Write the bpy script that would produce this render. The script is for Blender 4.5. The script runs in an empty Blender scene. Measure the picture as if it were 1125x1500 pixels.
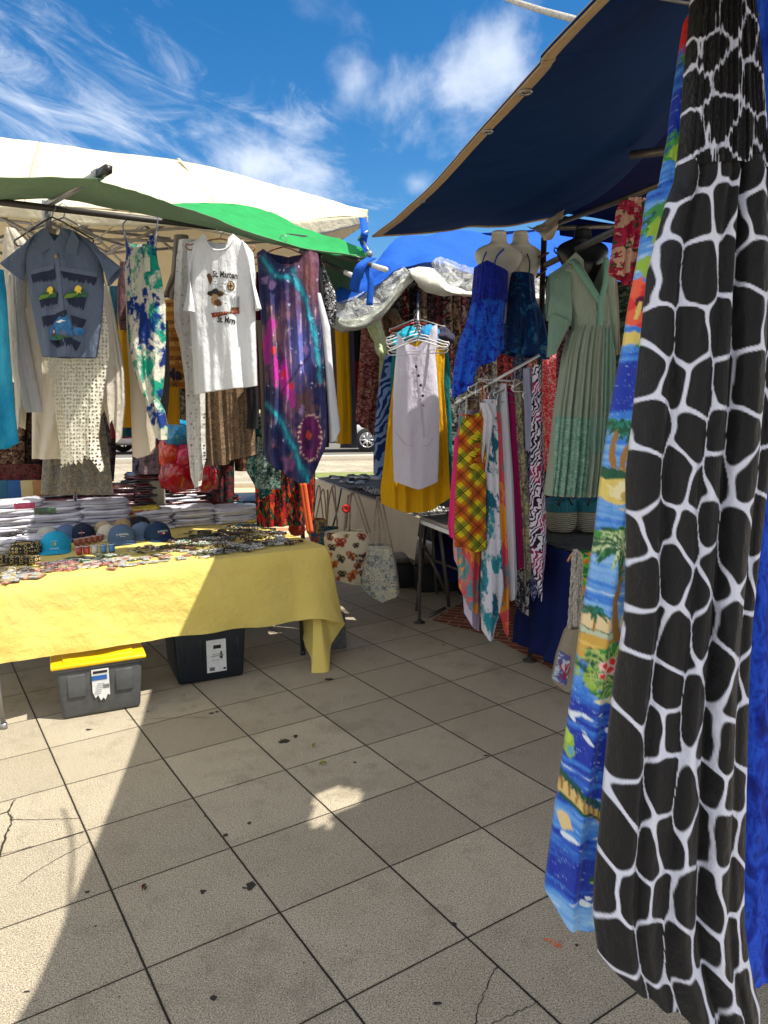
import bpy, bmesh, math, random
import numpy as np
from mathutils import Vector, Matrix, noise

# ------------------------------------------------------------------ camera
SC = bpy.context.scene
F, H, PI_, RO = 1069.54, 1.575336, .138069, -.0144825
fwd = np.array([0, math.cos(PI_), -math.sin(PI_)]); up0 = np.cross([1., 0, 0], fwd)
cc, ss = math.cos(RO), math.sin(RO)
RT = cc*np.array([1., 0, 0]) + ss*up0; UP = -ss*np.array([1., 0, 0]) + cc*up0
CO = np.array([0, 0, H])
cam_d = bpy.data.cameras.new('camera'); cam = bpy.data.objects.new('camera', cam_d)
SC.collection.objects.link(cam); SC.camera = cam
cam_d.sensor_fit = 'VERTICAL'; cam_d.sensor_height = 36; cam_d.lens = 36*F/1500
cam_d.clip_start = .05; cam_d.clip_end = 2000
cam.matrix_world = Matrix(((RT[0], UP[0], -fwd[0], 0), (RT[1], UP[1], -fwd[1], 0), (RT[2], UP[2], -fwd[2], H), (0, 0, 0, 1)))

# survey helpers: sight lines of the photograph turned into points in the place
def ray(x, y): return fwd + RT*(x-562.5)/F + UP*(750-y)/F
def G(x, y, z=0.0):                       # point of the sight line at height z
    d = ray(x, y); return CO + d*(z-H)/d[2]
def D(x, y, Y):                           # point of the sight line at distance Y
    d = ray(x, y); return CO + d*Y/d[1]
def DV(PX, PY, Y):                        # vectorised
    d = fwd + RT*((PX-562.5)/F)[..., None] + UP*((750-PY)/F)[..., None]
    return CO + d*(Y/d[..., 1])[..., None]

# ------------------------------------------------------------------ sky + sun
SX, SY = .584, -.206                      # towards the sun, per metre of height
EL = math.atan2(1, math.hypot(SX, SY)); AZ = math.atan2(SX, SY)
w = bpy.data.worlds.new('World'); SC.world = w; w.use_nodes = True
wn, wl = w.node_tree.nodes, w.node_tree.links
bg = wn['Background']; bg.inputs['Strength'].default_value = .12
def wmath(op, a, b=None, c=None):
    n = wn.new('ShaderNodeMath'); n.operation = op
    for i, v in enumerate((a, b, c)):
        if v is None: continue
        if isinstance(v, (int, float)): n.inputs[i].default_value = v
        else: wl.new(v, n.inputs[i])
    return n.outputs[0]
def wvm(op, a, b, out=0):
    n = wn.new('ShaderNodeVectorMath'); n.operation = op
    for i, v in enumerate((a, b)):
        if isinstance(v, (tuple, list, np.ndarray)): n.inputs[i].default_value = tuple(v)
        elif v is not None: wl.new(v, n.inputs[i])
    return n.outputs[out]
sky = wn.new('ShaderNodeTexSky'); sky.sky_type = 'NISHITA'; sky.sun_disc = False
sky.sun_elevation = EL; sky.sun_rotation = AZ
sky.air_density = 1.0; sky.dust_density = .3; sky.ozone_density = 2.5
hs = wn.new('ShaderNodeHueSaturation'); hs.inputs['Saturation'].default_value = 1.4; hs.inputs['Value'].default_value = .56
wl.new(sky.outputs[0], hs.inputs['Color'])
tc = wn.new('ShaderNodeTexCoord'); dirv = tc.outputs['Generated']
def cloud(px, py, rx, ry, rot, gain, scale, stretch, thr, soft, off=0):
    c = ray(px, py); c = c/np.linalg.norm(c)
    t1 = RT*math.cos(rot)+UP*math.sin(rot); t2 = -RT*math.sin(rot)+UP*math.cos(rot)
    dd = wvm('SUBTRACT', dirv, tuple(c))
    a = wvm('DOT_PRODUCT', dd, tuple(t1), 1); b = wvm('DOT_PRODUCT', dd, tuple(t2), 1)
    cb = wn.new('ShaderNodeCombineXYZ')
    wl.new(wmath('MULTIPLY', a, F/rx), cb.inputs[0]); wl.new(wmath('MULTIPLY', b, F/ry), cb.inputs[1])
    ln = wvm('LENGTH', cb.outputs[0], None, 1)
    nb = wn.new('ShaderNodeCombineXYZ')
    wl.new(wmath('MULTIPLY', a, 1.0), nb.inputs[0]); wl.new(wmath('MULTIPLY', b, stretch), nb.inputs[1]); nb.inputs[2].default_value = off
    nz = wn.new('ShaderNodeTexNoise'); nz.inputs['Scale'].default_value = scale; nz.inputs['Detail'].default_value = 9
    nz.inputs['Roughness'].default_value = .66 if stretch > 1.5 else .6; nz.inputs['Distortion'].default_value = .9 if stretch > 1.5 else .2
    wl.new(nb.outputs[0], nz.inputs['Vector'])
    v = wmath('ADD', wmath('MULTIPLY', wmath('SUBTRACT', nz.outputs[0], .5), gain), wmath('SUBTRACT', 1.0, ln))
    mr = wn.new('ShaderNodeMapRange'); mr.interpolation_type = 'SMOOTHSTEP'
    mr.inputs['From Min'].default_value = thr; mr.inputs['From Max'].default_value = thr+soft
    wl.new(v, mr.inputs['Value'])
    # only the half of the sky in front
    return mr.outputs[0]
cl = [cloud(520, 105, 66, 74, .3, 2.7, 10, 1, .25, 1.5, 3),
      cloud(655, 125, 130, 66, .25, 2.7, 9, 1, .1, 1.2, 9),
      cloud(735, 75, 66, 60, .3, 2.6, 10, 1, .1, 1.2, 5),
      cloud(170, 190, 330, 110, -.16, 4.6, 7, 3.2, .2, 1.9, 1),
      cloud(40, 130, 270, 130, -.5, 4.6, 8, 3.6, .4, 2.2, 2),
      cloud(250, 95, 90, 40, -.8, 3.2, 8, 2.2, .5, 1.9, 6),
      cloud(415, 245, 120, 62, -.1, 3.2, 9, 1.5, .1, 1.2, 4),
      cloud(450, 15, 90, 40, 0, 2.5, 8, 1.3, .5, 2.6, 7),
      cloud(612, 268, 40, 28, 0, 2.0, 12, 1, .3, 1.4, 8),
      cloud(-700, 100, 500, 200, 0, 2.6, 4, 1.6, .2, 1.6, 12),
      cloud(1800, 50, 600, 260, 0, 2.6, 4, 1.4, .2, 1.6, 15)]
acc = cl[0]
for m_ in cl[1:]:
    acc = wmath('SUBTRACT', wmath('ADD', acc, m_), wmath('MULTIPLY', acc, m_))
mx = wn.new('ShaderNodeMix'); mx.data_type = 'RGBA'
wl.new(wmath('MULTIPLY', acc, .80), mx.inputs['Factor']); wl.new(hs.outputs[0], mx.inputs['A'])
mx.inputs['B'].default_value = (3.6, 3.9, 4.4, 1)
# bright cloud added in unseen sky behind and beside the camera, lifting the shade
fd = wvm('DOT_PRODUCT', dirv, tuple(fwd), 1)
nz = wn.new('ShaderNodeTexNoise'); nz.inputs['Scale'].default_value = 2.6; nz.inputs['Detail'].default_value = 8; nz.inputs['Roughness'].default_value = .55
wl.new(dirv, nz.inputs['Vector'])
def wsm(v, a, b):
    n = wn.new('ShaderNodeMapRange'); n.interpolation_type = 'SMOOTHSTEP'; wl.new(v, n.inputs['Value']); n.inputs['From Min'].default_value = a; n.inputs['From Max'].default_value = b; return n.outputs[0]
fill_cloud = wmath('MULTIPLY', wmath('SUBTRACT', 1.0, wsm(fd, .30, .62)), wsm(nz.outputs[0], .36, .52))
mx2 = wn.new('ShaderNodeMix'); mx2.data_type = 'RGBA'; wl.new(fill_cloud, mx2.inputs['Factor']); wl.new(mx.outputs['Result'], mx2.inputs['A']); mx2.inputs['B'].default_value = (4.2, 4.15, 4.1, 1)
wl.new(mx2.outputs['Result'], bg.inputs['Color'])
sun_d = bpy.data.lights.new('sun', 'SUN'); sun_d.energy = 3.2; sun_d.angle = math.radians(.5); sun_d.color = (1, .94, .82)
sun = bpy.data.objects.new('sun', sun_d); SC.collection.objects.link(sun)
sun.rotation_euler = Vector((SX, SY, 1)).to_track_quat('Z', 'Y').to_euler(); sun.location = (4, -2, 8)
vs = SC.view_settings; vs.view_transform = 'Standard'; vs.look = 'None'; vs.gamma = 1; vs.exposure = 1.22

# ------------------------------------------------------------------ object helpers
OFF = {}
RNG = random.Random(7)
def tag(o, label=None, cat=None, group=None, kind=None):
    if label: o['label'] = label
    if cat: o['category'] = cat
    if group: o['group'] = group
    if kind: o['kind'] = kind
    return o
def thing(name, label, cat, loc, group=None):
    o = bpy.data.objects.new(name, None); SC.collection.objects.link(o)
    o.empty_display_size = .1; o.location = tuple(loc); OFF[o.name] = np.array(loc, float)
    return tag(o, label, cat, group)
def rawmesh(name, V, Fc, mats, mi=None, uv=None, col=None, smooth=True, parent=None, base=None):
    """link V/Fc (world coordinates) as ONE mesh object with its origin at its base"""
    V = np.asarray(V, float).reshape(-1, 3)
    if parent is not None:
        off = OFF[parent.name]
    elif base is not None: off = np.asarray(base, float)
    else: off = np.array([(V[:, 0].min()+V[:, 0].max())/2, (V[:, 1].min()+V[:, 1].max())/2, V[:, 2].min()])
    me = bpy.data.meshes.new(name)
    me.from_pydata((V-off).tolist(), [], Fc if isinstance(Fc, list) else Fc.tolist())
    for m in (mats if isinstance(mats, (list, tuple)) else [mats]): me.materials.append(m)
    if mi is not None: me.polygons.foreach_set('material_index', np.asarray(mi, np.int32))
    if smooth is True: me.polygons.foreach_set('use_smooth', np.ones(len(me.polygons), bool))
    elif smooth is not False: me.polygons.foreach_set('use_smooth', np.asarray(smooth, bool))
    if uv is not None:
        ul = me.uv_layers.new(name='UVMap'); li = np.zeros(len(me.loops), np.int32); me.loops.foreach_get('vertex_index', li)
        ul.data.foreach_set('uv', np.asarray(uv, np.float32)[li].ravel())
    if col is not None:
        ca = me.color_attributes.new('Col', 'FLOAT_COLOR', 'POINT')
        c4 = np.ones((len(V), 4), np.float32); c4[:, :3] = col; ca.data.foreach_set('color', c4.ravel())
    me.update()
    o = bpy.data.objects.new(name, me); SC.collection.objects.link(o)
    if parent is not None:
        o.parent = parent; OFF[o.name] = off
    else:
        o.location = tuple(off); OFF[o.name] = off
    return o
def dup(root, loc, rotz=None, label=None, scale=None):
    r = root.copy(); SC.collection.objects.link(r); r.location = tuple(loc)
    if rotz is not None: r.rotation_euler = (root.rotation_euler[0], root.rotation_euler[1], rotz)
    if scale is not None: r.scale = scale if isinstance(scale, tuple) else (scale,)*3
    if label: r['label'] = label
    for ch in list(root.children):
        c = ch.copy(); SC.collection.objects.link(c); c.parent = r
        for g in ch.children:
            d = g.copy(); SC.collection.objects.link(d); d.parent = c
    return r

class MB:
    def __init__(s): s.v = []; s.f = []; s.m = []; s.s = []
    def add(s, V, Fc, m=0, sm=True):
        k = len(s.v); s.v += [tuple(map(float, p)) for p in V]
        s.f += [tuple(int(i)+k for i in f) for f in Fc]; s.m += [m]*len(Fc); s.s += [sm]*len(Fc)
        return s
    def box(s, c, size, rz=0, m=0, bev=0, taper=1.0, M=None):
        bm = bmesh.new(); bmesh.ops.create_cube(bm, size=1)
        for v in bm.verts:
            t = taper if v.co.z < 0 else 1
            v.co = Vector((v.co.x*size[0]*t, v.co.y*size[1]*t, v.co.z*size[2]))
        if bev > 0: bmesh.ops.bevel(bm, geom=bm.edges[:], offset=bev, segments=2, affect='EDGES', profile=.6)
        R = Matrix.Rotation(rz, 4, 'Z') if M is None else M
        T = Matrix.Translation(Vector(c)) @ R
        bm.verts.ensure_lookup_table()
        s.add([T @ v.co for v in bm.verts], [[v.index for v in f.verts] for f in bm.faces], m, bev > 0.004); bm.free(); return s
    def tube(s, pts, r, n=8, m=0, closed=False, cap=True, flat=1.0):
        P = [Vector(tuple(p)) for p in pts]; N = len(P); rr = r if isinstance(r, (list, tuple)) else [r]*N
        T = []
        for i in range(N):
            a = P[(i-1) % N] if (closed or i > 0) else P[i]; b = P[(i+1) % N] if (closed or i < N-1) else P[i]
            t = b-a; T.append(t.normalized() if t.length > 1e-9 else Vector((0, 0, 1)))
        u = T[0].orthogonal().normalized(); V = []
        for i in range(N):
            u = u - T[i]*u.dot(T[i]); u = u.normalized() if u.length > 1e-6 else T[i].orthogonal().normalized()
            w_ = T[i].cross(u)
            for k in range(n):
                a = 2*math.pi*k/n; V.append(P[i]+(u*math.cos(a)+w_*math.sin(a)*flat)*rr[i])
        Fc = []
        for i in range(N if closed else N-1):
            j = (i+1) % N
            for k in range(n): Fc.append((i*n+k, i*n+(k+1) % n, j*n+(k+1) % n, j*n+k))
        if cap and not closed: Fc.append(tuple(range(n))[::-1]); Fc.append(tuple((N-1)*n+k for k in range(n)))
        return s.add(V, Fc, m, True)
    def lathe(s, prof, c, n=24, m=0, sx=1, sy=1, rz=0, capb=True, capt=True):
        V = []; c = np.asarray(c, float)
        for (r, z) in prof:
            for k in range(n):
                a = 2*math.pi*k/n; x, y = r*math.cos(a)*sx, r*math.sin(a)*sy
                V.append((c[0]+x*math.cos(rz)-y*math.sin(rz), c[1]+x*math.sin(rz)+y*math.cos(rz), c[2]+z))
        Fc = [(i*n+k, i*n+(k+1) % n, (i+1)*n+(k+1) % n, (i+1)*n+k) for i in range(len(prof)-1) for k in range(n)]
        if capb: Fc.append(tuple(range(n))[::-1])
        if capt: Fc.append(tuple((len(prof)-1)*n+k for k in range(n)))
        return s.add(V, Fc, m, True)
    def torus(s, c, R, r, n=20, k=5, m=0, sy=1.0, tilt=0, rz=0):
        pts = []
        for i in range(n):
            a = 2*math.pi*i/n; x, y = R*math.cos(a), R*sy*math.sin(a)
            x, y = x*math.cos(rz)-y*math.sin(rz), x*math.sin(rz)+y*math.cos(rz)
            pts.append((c[0]+x, c[1]+y, c[2]+tilt*x))
        return s.tube(pts, r, k, m, closed=True)
    def ball(s, c, r, m=0, n=8, sz=1):
        pr = [(r*math.sin(math.pi*i/n), -r*sz*math.cos(math.pi*i/n)) for i in range(1, n)]
        return s.lathe(pr, c, max(6, n), m)
    def poly(s, V, m=0): return s.add(V, [tuple(range(len(V)))], m, False)
    def ribbon(s, A, B, th=.002, m=0, up=(0, 1, 0)):
        """strip between two polylines, th thick along up"""
        n = len(A); u = np.asarray(up)*th; V = [*A, *B, *[np.asarray(p)+u for p in A], *[np.asarray(p)+u for p in B]]
        Fc = []
        for i in range(n-1):
            Fc += [(i, i+1, n+i+1, n+i), (2*n+i, 3*n+i, 3*n+i+1, 2*n+i+1), (i, 2*n+i, 2*n+i+1, i+1), (n+i, n+i+1, 3*n+i+1, 3*n+i)]
        Fc += [(0, n, 3*n, 2*n), (n-1, 3*n-1, 4*n-1, 2*n-1)]
        return s.add(V, Fc, m, True)
    def build(s, name, mats, parent=None, base=None):
        return rawmesh(name, s.v, s.f, mats, s.m, smooth=s.s, parent=parent, base=base)

# ------------------------------------------------------------------ materials
class NT:
    def __init__(s, name):
        s.m = bpy.data.materials.new(name); s.m.use_nodes = True; s.t = s.m.node_tree; s.n, s.l = s.t.nodes, s.t.links
        s.p = s.n['Principled BSDF']; s.out = s.n['Material Output']
    def put(s, inp, v):
        if v is None: return
        if isinstance(v, (int, float)): inp.default_value = v
        elif isinstance(v, (tuple, list)):
            v = tuple(v); inp.default_value = v if len(v) == len(inp.default_value) else v+(1,)
        else: s.l.new(v, inp)
    def math(s, op, a, b=None, c=None, clamp=False):
        n = s.n.new('ShaderNodeMath'); n.operation = op; n.use_clamp = clamp
        for i, v in enumerate((a, b, c)): s.put(n.inputs[i], v)
        return n.outputs[0]
    def mix(s, f, a, b, mode='MIX'):
        n = s.n.new('ShaderNodeMix'); n.data_type = 'RGBA'; n.blend_type = mode
        s.put(n.inputs['Factor'], f); s.put(n.inputs['A'], a); s.put(n.inputs['B'], b); return n.outputs['Result']
    def uv(s): return s.n.new('ShaderNodeTexCoord').outputs['UV']
    def obj(s): return s.n.new('ShaderNodeTexCoord').outputs['Object']
    def map(s, v, sc=(1, 1, 1), rot=(0, 0, 0), loc=(0, 0, 0)):
        n = s.n.new('ShaderNodeMapping'); s.put(n.inputs['Vector'], v); n.inputs['Scale'].default_value = sc
        n.inputs['Rotation'].default_value = rot; n.inputs['Location'].default_value = loc; return n.outputs[0]
    def noise(s, v, sc, det=4, rough=.55, dist=0, out=0):
        n = s.n.new('ShaderNodeTexNoise'); s.put(n.inputs['Vector'], v); n.inputs['Scale'].default_value = sc
        n.inputs['Detail'].default_value = det; n.inputs['Roughness'].default_value = rough; n.inputs['Distortion'].default_value = dist
        return n.outputs[out]
    def vor(s, v, sc, feat='F1', rnd=1, out='Distance'):
        n = s.n.new('ShaderNodeTexVoronoi'); n.feature = feat; s.put(n.inputs['Vector'], v); n.inputs['Scale'].default_value = sc
        n.inputs['Randomness'].default_value = rnd; return n.outputs[out]
    def wave(s, v, sc, dist=2, det=2, dsc=1, direction='X', prof='SIN'):
        n = s.n.new('ShaderNodeTexWave'); s.put(n.inputs['Vector'], v); n.inputs['Scale'].default_value = sc; n.bands_direction = direction
        n.inputs['Distortion'].default_value = dist; n.inputs['Detail'].default_value = det; n.inputs['Detail Scale'].default_value = dsc
        n.wave_profile = prof; return n.outputs[1]
    def ramp(s, f, stops, const=False):
        n = s.n.new('ShaderNodeValToRGB'); r = n.color_ramp; r.interpolation = 'CONSTANT' if const else 'LINEAR'
        while len(r.elements) > 1: r.elements.remove(r.elements[0])
        r.elements[0].position = stops[0][0]; r.elements[0].color = (*stops[0][1], 1)
        for p, c in stops[1:]:
            e = r.elements.new(p); e.color = (*c, 1)
        s.put(n.inputs[0], f); return n.outputs[0]
    def smooth(s, v, a, b):
        n = s.n.new('ShaderNodeMapRange'); n.interpolation_type = 'SMOOTHSTEP'; s.put(n.inputs['Value'], v)
        n.inputs['From Min'].default_value = a; n.inputs['From Max'].default_value = b; return n.outputs[0]
    def warp(s, v, sc, amt):
        c = s.noise(v, sc, 2, out=1); n = s.n.new('ShaderNodeVectorMath'); n.operation = 'MULTIPLY_ADD'
        s.put(n.inputs[0], c); n.inputs[1].default_value = (amt,)*3; s.put(n.inputs[2], v); return n.outputs[0]
    def bump(s, h, strength=.3, dist=.01, prev=None):
        n = s.n.new('ShaderNodeBump'); n.inputs['Strength'].default_value = strength; n.inputs['Distance'].default_value = dist
        s.put(n.inputs['Height'], h)
        if prev is not None: s.l.new(prev, n.inputs['Normal'])
        return n.outputs[0]
    def sep(s, v):
        n = s.n.new('ShaderNodeSeparateXYZ'); s.put(n.inputs[0], v); return n.outputs
    def fin(s, col, rough=.8, nrm=None, metal=0, spec=.3, sheen=0, trans=0, alpha=None):
        s.put(s.p.inputs['Base Color'], col); s.put(s.p.inputs['Roughness'], rough); s.put(s.p.inputs['Metallic'], metal)
        s.put(s.p.inputs['Specular IOR Level'], spec)
        if sheen: s.p.inputs['Sheen Weight'].default_value = sheen; s.p.inputs['Sheen Roughness'].default_value = .5
        if nrm is not None: s.l.new(nrm, s.p.inputs['Normal'])
        res = s.p.outputs[0]
        if trans:
            t = s.n.new('ShaderNodeBsdfTranslucent'); s.put(t.inputs['Color'], col)
            m = s.n.new('ShaderNodeMixShader'); m.inputs[0].default_value = trans
            s.l.new(res, m.inputs[1]); s.l.new(t.outputs[0], m.inputs[2]); res = m.outputs[0]
        if alpha is not None:
            t = s.n.new('ShaderNodeBsdfTransparent'); m = s.n.new('ShaderNodeMixShader')
            s.put(m.inputs[0], alpha); s.l.new(t.outputs[0], m.inputs[1]); s.l.new(res, m.inputs[2]); res = m.outputs[0]
        s.l.new(res, s.out.inputs['Surface']); return s.m

def C(*h):
    """sRGB 0-255 -> linear"""
    return tuple(((v/255)/12.92 if v/255 <= .04045 else ((v/255+.055)/1.055)**2.4) for v in h)
_fab = {}
def fabric(kind, cols, sc=10., an=(1, 1), rot=0, wr=.5, trans=.12, rough=.85, seed=0, dist=.03, crinkle=0, spec=.15, sheen=.1, holes=0, thr=.5):
    key = (kind, tuple(cols), sc, an, rot, wr, trans, rough, seed, dist, crinkle, holes, thr)
    if key in _fab: return _fab[key]
    t = NT('fabric_'+kind); uv = t.map(t.uv(), loc=(seed*1.37, seed*.71, seed*.13))
    u2 = t.map(uv, sc=(an[0], an[1], 1), rot=(0, 0, rot))
    if kind == 'solid':
        col = t.mix(t.math('MULTIPLY', t.noise(uv, 6, 3), .25), cols[0], tuple(c*.72 for c in cols[0]))
    elif kind == 'cells':           # flowers, leaves, paisley: warped cells each of one dye
        wv = t.warp(u2, sc*.9, dist*2.5)
        rnd = t.sep(t.vor(wv, sc, out='Color'))[0]; n = len(cols)
        col = t.ramp(rnd, [(i/n, c) for i, c in enumerate(cols)], True)
        rnd2 = t.sep(t.vor(t.warp(u2, sc*2.2, dist*1.5), sc*2.6, out='Color'))[1]
        col2 = t.ramp(rnd2, [(i/n, c) for i, c in enumerate(cols[::-1])], True)
        col = t.mix(t.smooth(t.noise(u2, sc*1.2, 3), .49, .53), col, col2)
    elif kind == 'floral':
        wv = t.warp(u2, sc*1.5, dist)
        f1 = t.vor(wv, sc, rnd=.9); cr = t.sep(t.vor(wv, sc, rnd=.9, out='Color'))
        n = len(cols)-2
        pet = t.ramp(cr[0], [(i/max(1, n), c) for i, c in enumerate(cols[2:])] or [(0, cols[1])], True)
        edge = t.math('ADD', .42, t.math('MULTIPLY', t.math('SUBTRACT', t.noise(u2, sc*4, 2), .5), .5))
        col = t.mix(t.math('LESS_THAN', f1, edge), cols[0], pet)
        col = t.mix(t.math('LESS_THAN', f1, .13), col, cols[1])
        ln = t.vor(t.warp(u2, sc*2, dist*2), sc*1.7, 'DISTANCE_TO_EDGE')
        col = t.mix(t.math('LESS_THAN', ln, .05), col, cols[1])
    elif kind == 'batik':
        nz = t.noise(u2, sc, 6, .6, dist*20)
        n = len(cols); col = t.ramp(nz, [(.32+.36*i/max(1, n-1), c) for i, c in enumerate(cols)])
    elif kind == 'tiedye':
        nz = t.noise(u2, sc, 7, .65, .4); n2 = t.noise(t.map(u2, loc=(3, 5, 1)), sc*.8, 7, .65, .4)
        sp = t.noise(u2, sc*6, 3)
        a = t.smooth(t.math('ADD', nz, t.math('MULTIPLY', sp, .12)), thr, thr+.09); b = t.smooth(t.math('ADD', n2, t.math('MULTIPLY', sp, .12)), thr+.02, thr+.08)
        col = t.mix(b, t.mix(a, cols[0], cols[1]), cols[2])
    elif kind == 'giraffe':
        wv = t.warp(u2, sc*.8, dist)
        e = t.vor(wv, sc, 'DISTANCE_TO_EDGE', rnd=.86)
        e = t.math('ADD', e, t.math('MULTIPLY', t.math('SUBTRACT', t.noise(u2, sc*2.5, 2), .5), .05))
        col = t.mix(t.smooth(e, thr, thr+.025), cols[0], cols[1])
    elif kind == 'zebra':
        wv = t.wave(u2, sc, dist*100, 2, 1.2)
        br = t.noise(u2, sc*1.3, 2)
        col = t.mix(t.smooth(t.math('ADD', wv, t.math('MULTIPLY', t.math('SUBTRACT', br, .5), .6)), .47, .53), cols[0], cols[1])
        if len(cols) > 2: col = t.mix(t.smooth(t.noise(uv, 6, 1), .52, .56), col, t.mix(t.smooth(wv, .45, .5), cols[0], cols[2]))
    elif kind == 'plaid':
        x, y, _ = t.sep(u2); col = cols[0]
        def band(c, per, o, wd): return t.math('LESS_THAN', t.math('FRACT', t.math('ADD', t.math('MULTIPLY', c, sc*per), o)), wd)
        for cx in (x, y):
            col = t.mix(t.math('MULTIPLY', band(cx, 1, .1, .36), .75), col, cols[1])
            col = t.mix(t.math('MULTIPLY', band(cx, 1, .55, .2), .6), col, cols[2])
        for cx in (x, y):
            col = t.mix(band(cx, 1, .36, .035), col, cols[3]); col = t.mix(band(cx, 1, .9, .03), col, cols[3]); col = t.mix(band(cx, 2, .9, .04), col, cols[3])
    elif kind == 'stripes':
        x = t.sep(t.warp(u2, sc*.5, dist))[0]; n = len(cols)
        f = t.math('FRACT', t.math('MULTIPLY', x, sc)); col = t.ramp(f, [(i/n, c) for i, c in enumerate(cols)], True)
        col = t.mix(t.smooth(t.noise(uv, sc*3, 3), .55, .6), col, cols[0])
    elif kind == 'paint':
        a = t.n.new('ShaderNodeVertexColor'); a.layer_name = 'Col'; col = a.outputs[0]
    wv_f = t.noise(t.map(uv, sc=(1, .35, 1)), 34, 5, .6)
    wv_c = t.noise(t.map(uv, sc=(1, .22, 1)), 9, 3, .5)
    thread = t.noise(uv, 620, 2)
    col = t.mix(.22, col, t.mix(thread, (0, 0, 0), (1, 1, 1)), 'OVERLAY') if kind != 'lace' else col
    dg = t.noise(t.map(t.warp(uv, 3, .12), sc=(1, .45, 1), rot=(0, 0, .5)), 7, 4, .55)
    nr = t.bump(t.math('ADD', t.math('MULTIPLY', t.math('ADD', wv_c, t.math('MULTIPLY', dg, .8)), 1.1), t.math('MULTIPLY', wv_f, .5)), min(1, wr*1.35), .04)
    nr = t.bump(thread, .12, .001, nr)
    if crinkle:
        x = t.map(t.warp(uv, 14, .018), sc=(1, .08, 1)); nr = t.bump(t.noise(x, crinkle, 3, .7), .9, .012, nr)
    al = None
    if holes:
        hv = t.vor(t.map(uv, sc=(1, .8, 1)), holes, rnd=.35)
        al = t.math('GREATER_THAN', hv, .34)
        nr = t.bump(hv, .5, .003, nr)
    _fab[key] = t.fin(col, rough, nr, spec=spec, sheen=sheen, trans=trans, alpha=al)
    return _fab[key]
def plain(name, col, rough=.5, metal=0, spec=.4, nsc=20, var=.12, bump=.05, trans=0, alpha=None, coat=0):
    t = NT(name); o = t.obj(); nz = t.noise(o, nsc, 5, .6)
    c = t.mix(t.math('MULTIPLY', t.smooth(nz, .35, .7), var*2), col, tuple(v*.55 for v in col))
    r = t.math('ADD', rough-.08, t.math('MULTIPLY', t.noise(o, nsc*2.3, 4), .16))
    if coat: t.p.inputs['Coat Weight'].default_value = coat; t.p.inputs['Coat Roughness'].default_value = .08
    return t.fin(c, r, t.bump(nz, bump, .01), metal, spec, trans=trans, alpha=alpha)
def plastic_film(name, op=.35):
    t = NT(name); u = t.obj(); nz = t.noise(t.warp(u, 6, .2), 14, 6, .7, .8)
    al = t.math('ADD', op*.45, t.math('MULTIPLY', t.smooth(nz, .42, .62), op))
    return t.fin((.75, .78, .78), .18, t.bump(nz, 1, .05), spec=.8, alpha=al)

GREY_STEEL = plain('grey_steel', (.32, .32, .33), .38, .75, .5, 30)
DARK_STEEL = plain('dark_steel', (.06, .055, .05), .5, .5, .4, 30)
BRONZE = plain('weathered_steel', (.16, .14, .12), .45, .7, .4, 40, .2)
WHITE_TUBE = plain('white_tube', (.72, .71, .67), .4, 0, .5, 20)
WHITE_PL = plain('white_plastic', (.78, .78, .78), .35, 0, .5, 40, .05)
BLACK_PL = plain('black_plastic', (.015, .015, .017), .4, 0, .5, 30)
TAN_WEB = plain('tan_webbing', C(176, 150, 112), .8, 0, .2, 60, .2, .3, trans=.1)
# ------------------------------------------------------------------ cloth builders
def cr(P, n):
    """Catmull-Rom through the rows of P (k,...) to n samples"""
    P = np.asarray(P, float); k = len(P)
    if k == 2:
        t = np.linspace(0, 1, n).reshape(-1, *([1]*(P.ndim-1))); return P[0]*(1-t)+P[1]*t
    E = np.concatenate([(2*P[0]-P[1])[None], P, (2*P[-1]-P[-2])[None]]); s = np.linspace(0, k-1-1e-9, n); i = s.astype(int)
    t = (s-i).reshape(-1, *([1]*(P.ndim-1)))
    a, b, c, d = E[i], E[i+1], E[i+2], E[i+3]
    return .5*((2*b)+(c-a)*t+(2*a-5*b+4*c-d)*t*t+(3*b-a-3*c+d)*t**3)
def pt(p):
    if len(p) == 4: return G(p[0], p[1], p[3])          # (px, py, 'z', height)
    return D(*p)
def gridfaces(nx, ny, o=0, flip=False):
    i, j = np.meshgrid(np.arange(nx-1), np.arange(ny-1)); a = (j*nx+i).ravel()+o
    f = np.stack([a, a+1, a+nx+1, a+nx], 1); return f[:, ::-1] if flip else f
def smooth_noise(x, y, s):
    """cheap vectorised value noise made of sines"""
    r = np.random.RandomState(s); v = 0
    for k in range(5):
        a, b, p = r.uniform(-1, 1)*2**(k*.6), r.uniform(-1, 1)*2**(k*.6), r.uniform(0, 6.28)
        v = v + np.sin(a*x+b*y+p+1.3*np.sin(b*x*.7-a*y*.6+p*2))/(1.35**k)
    return v/2.6
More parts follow.
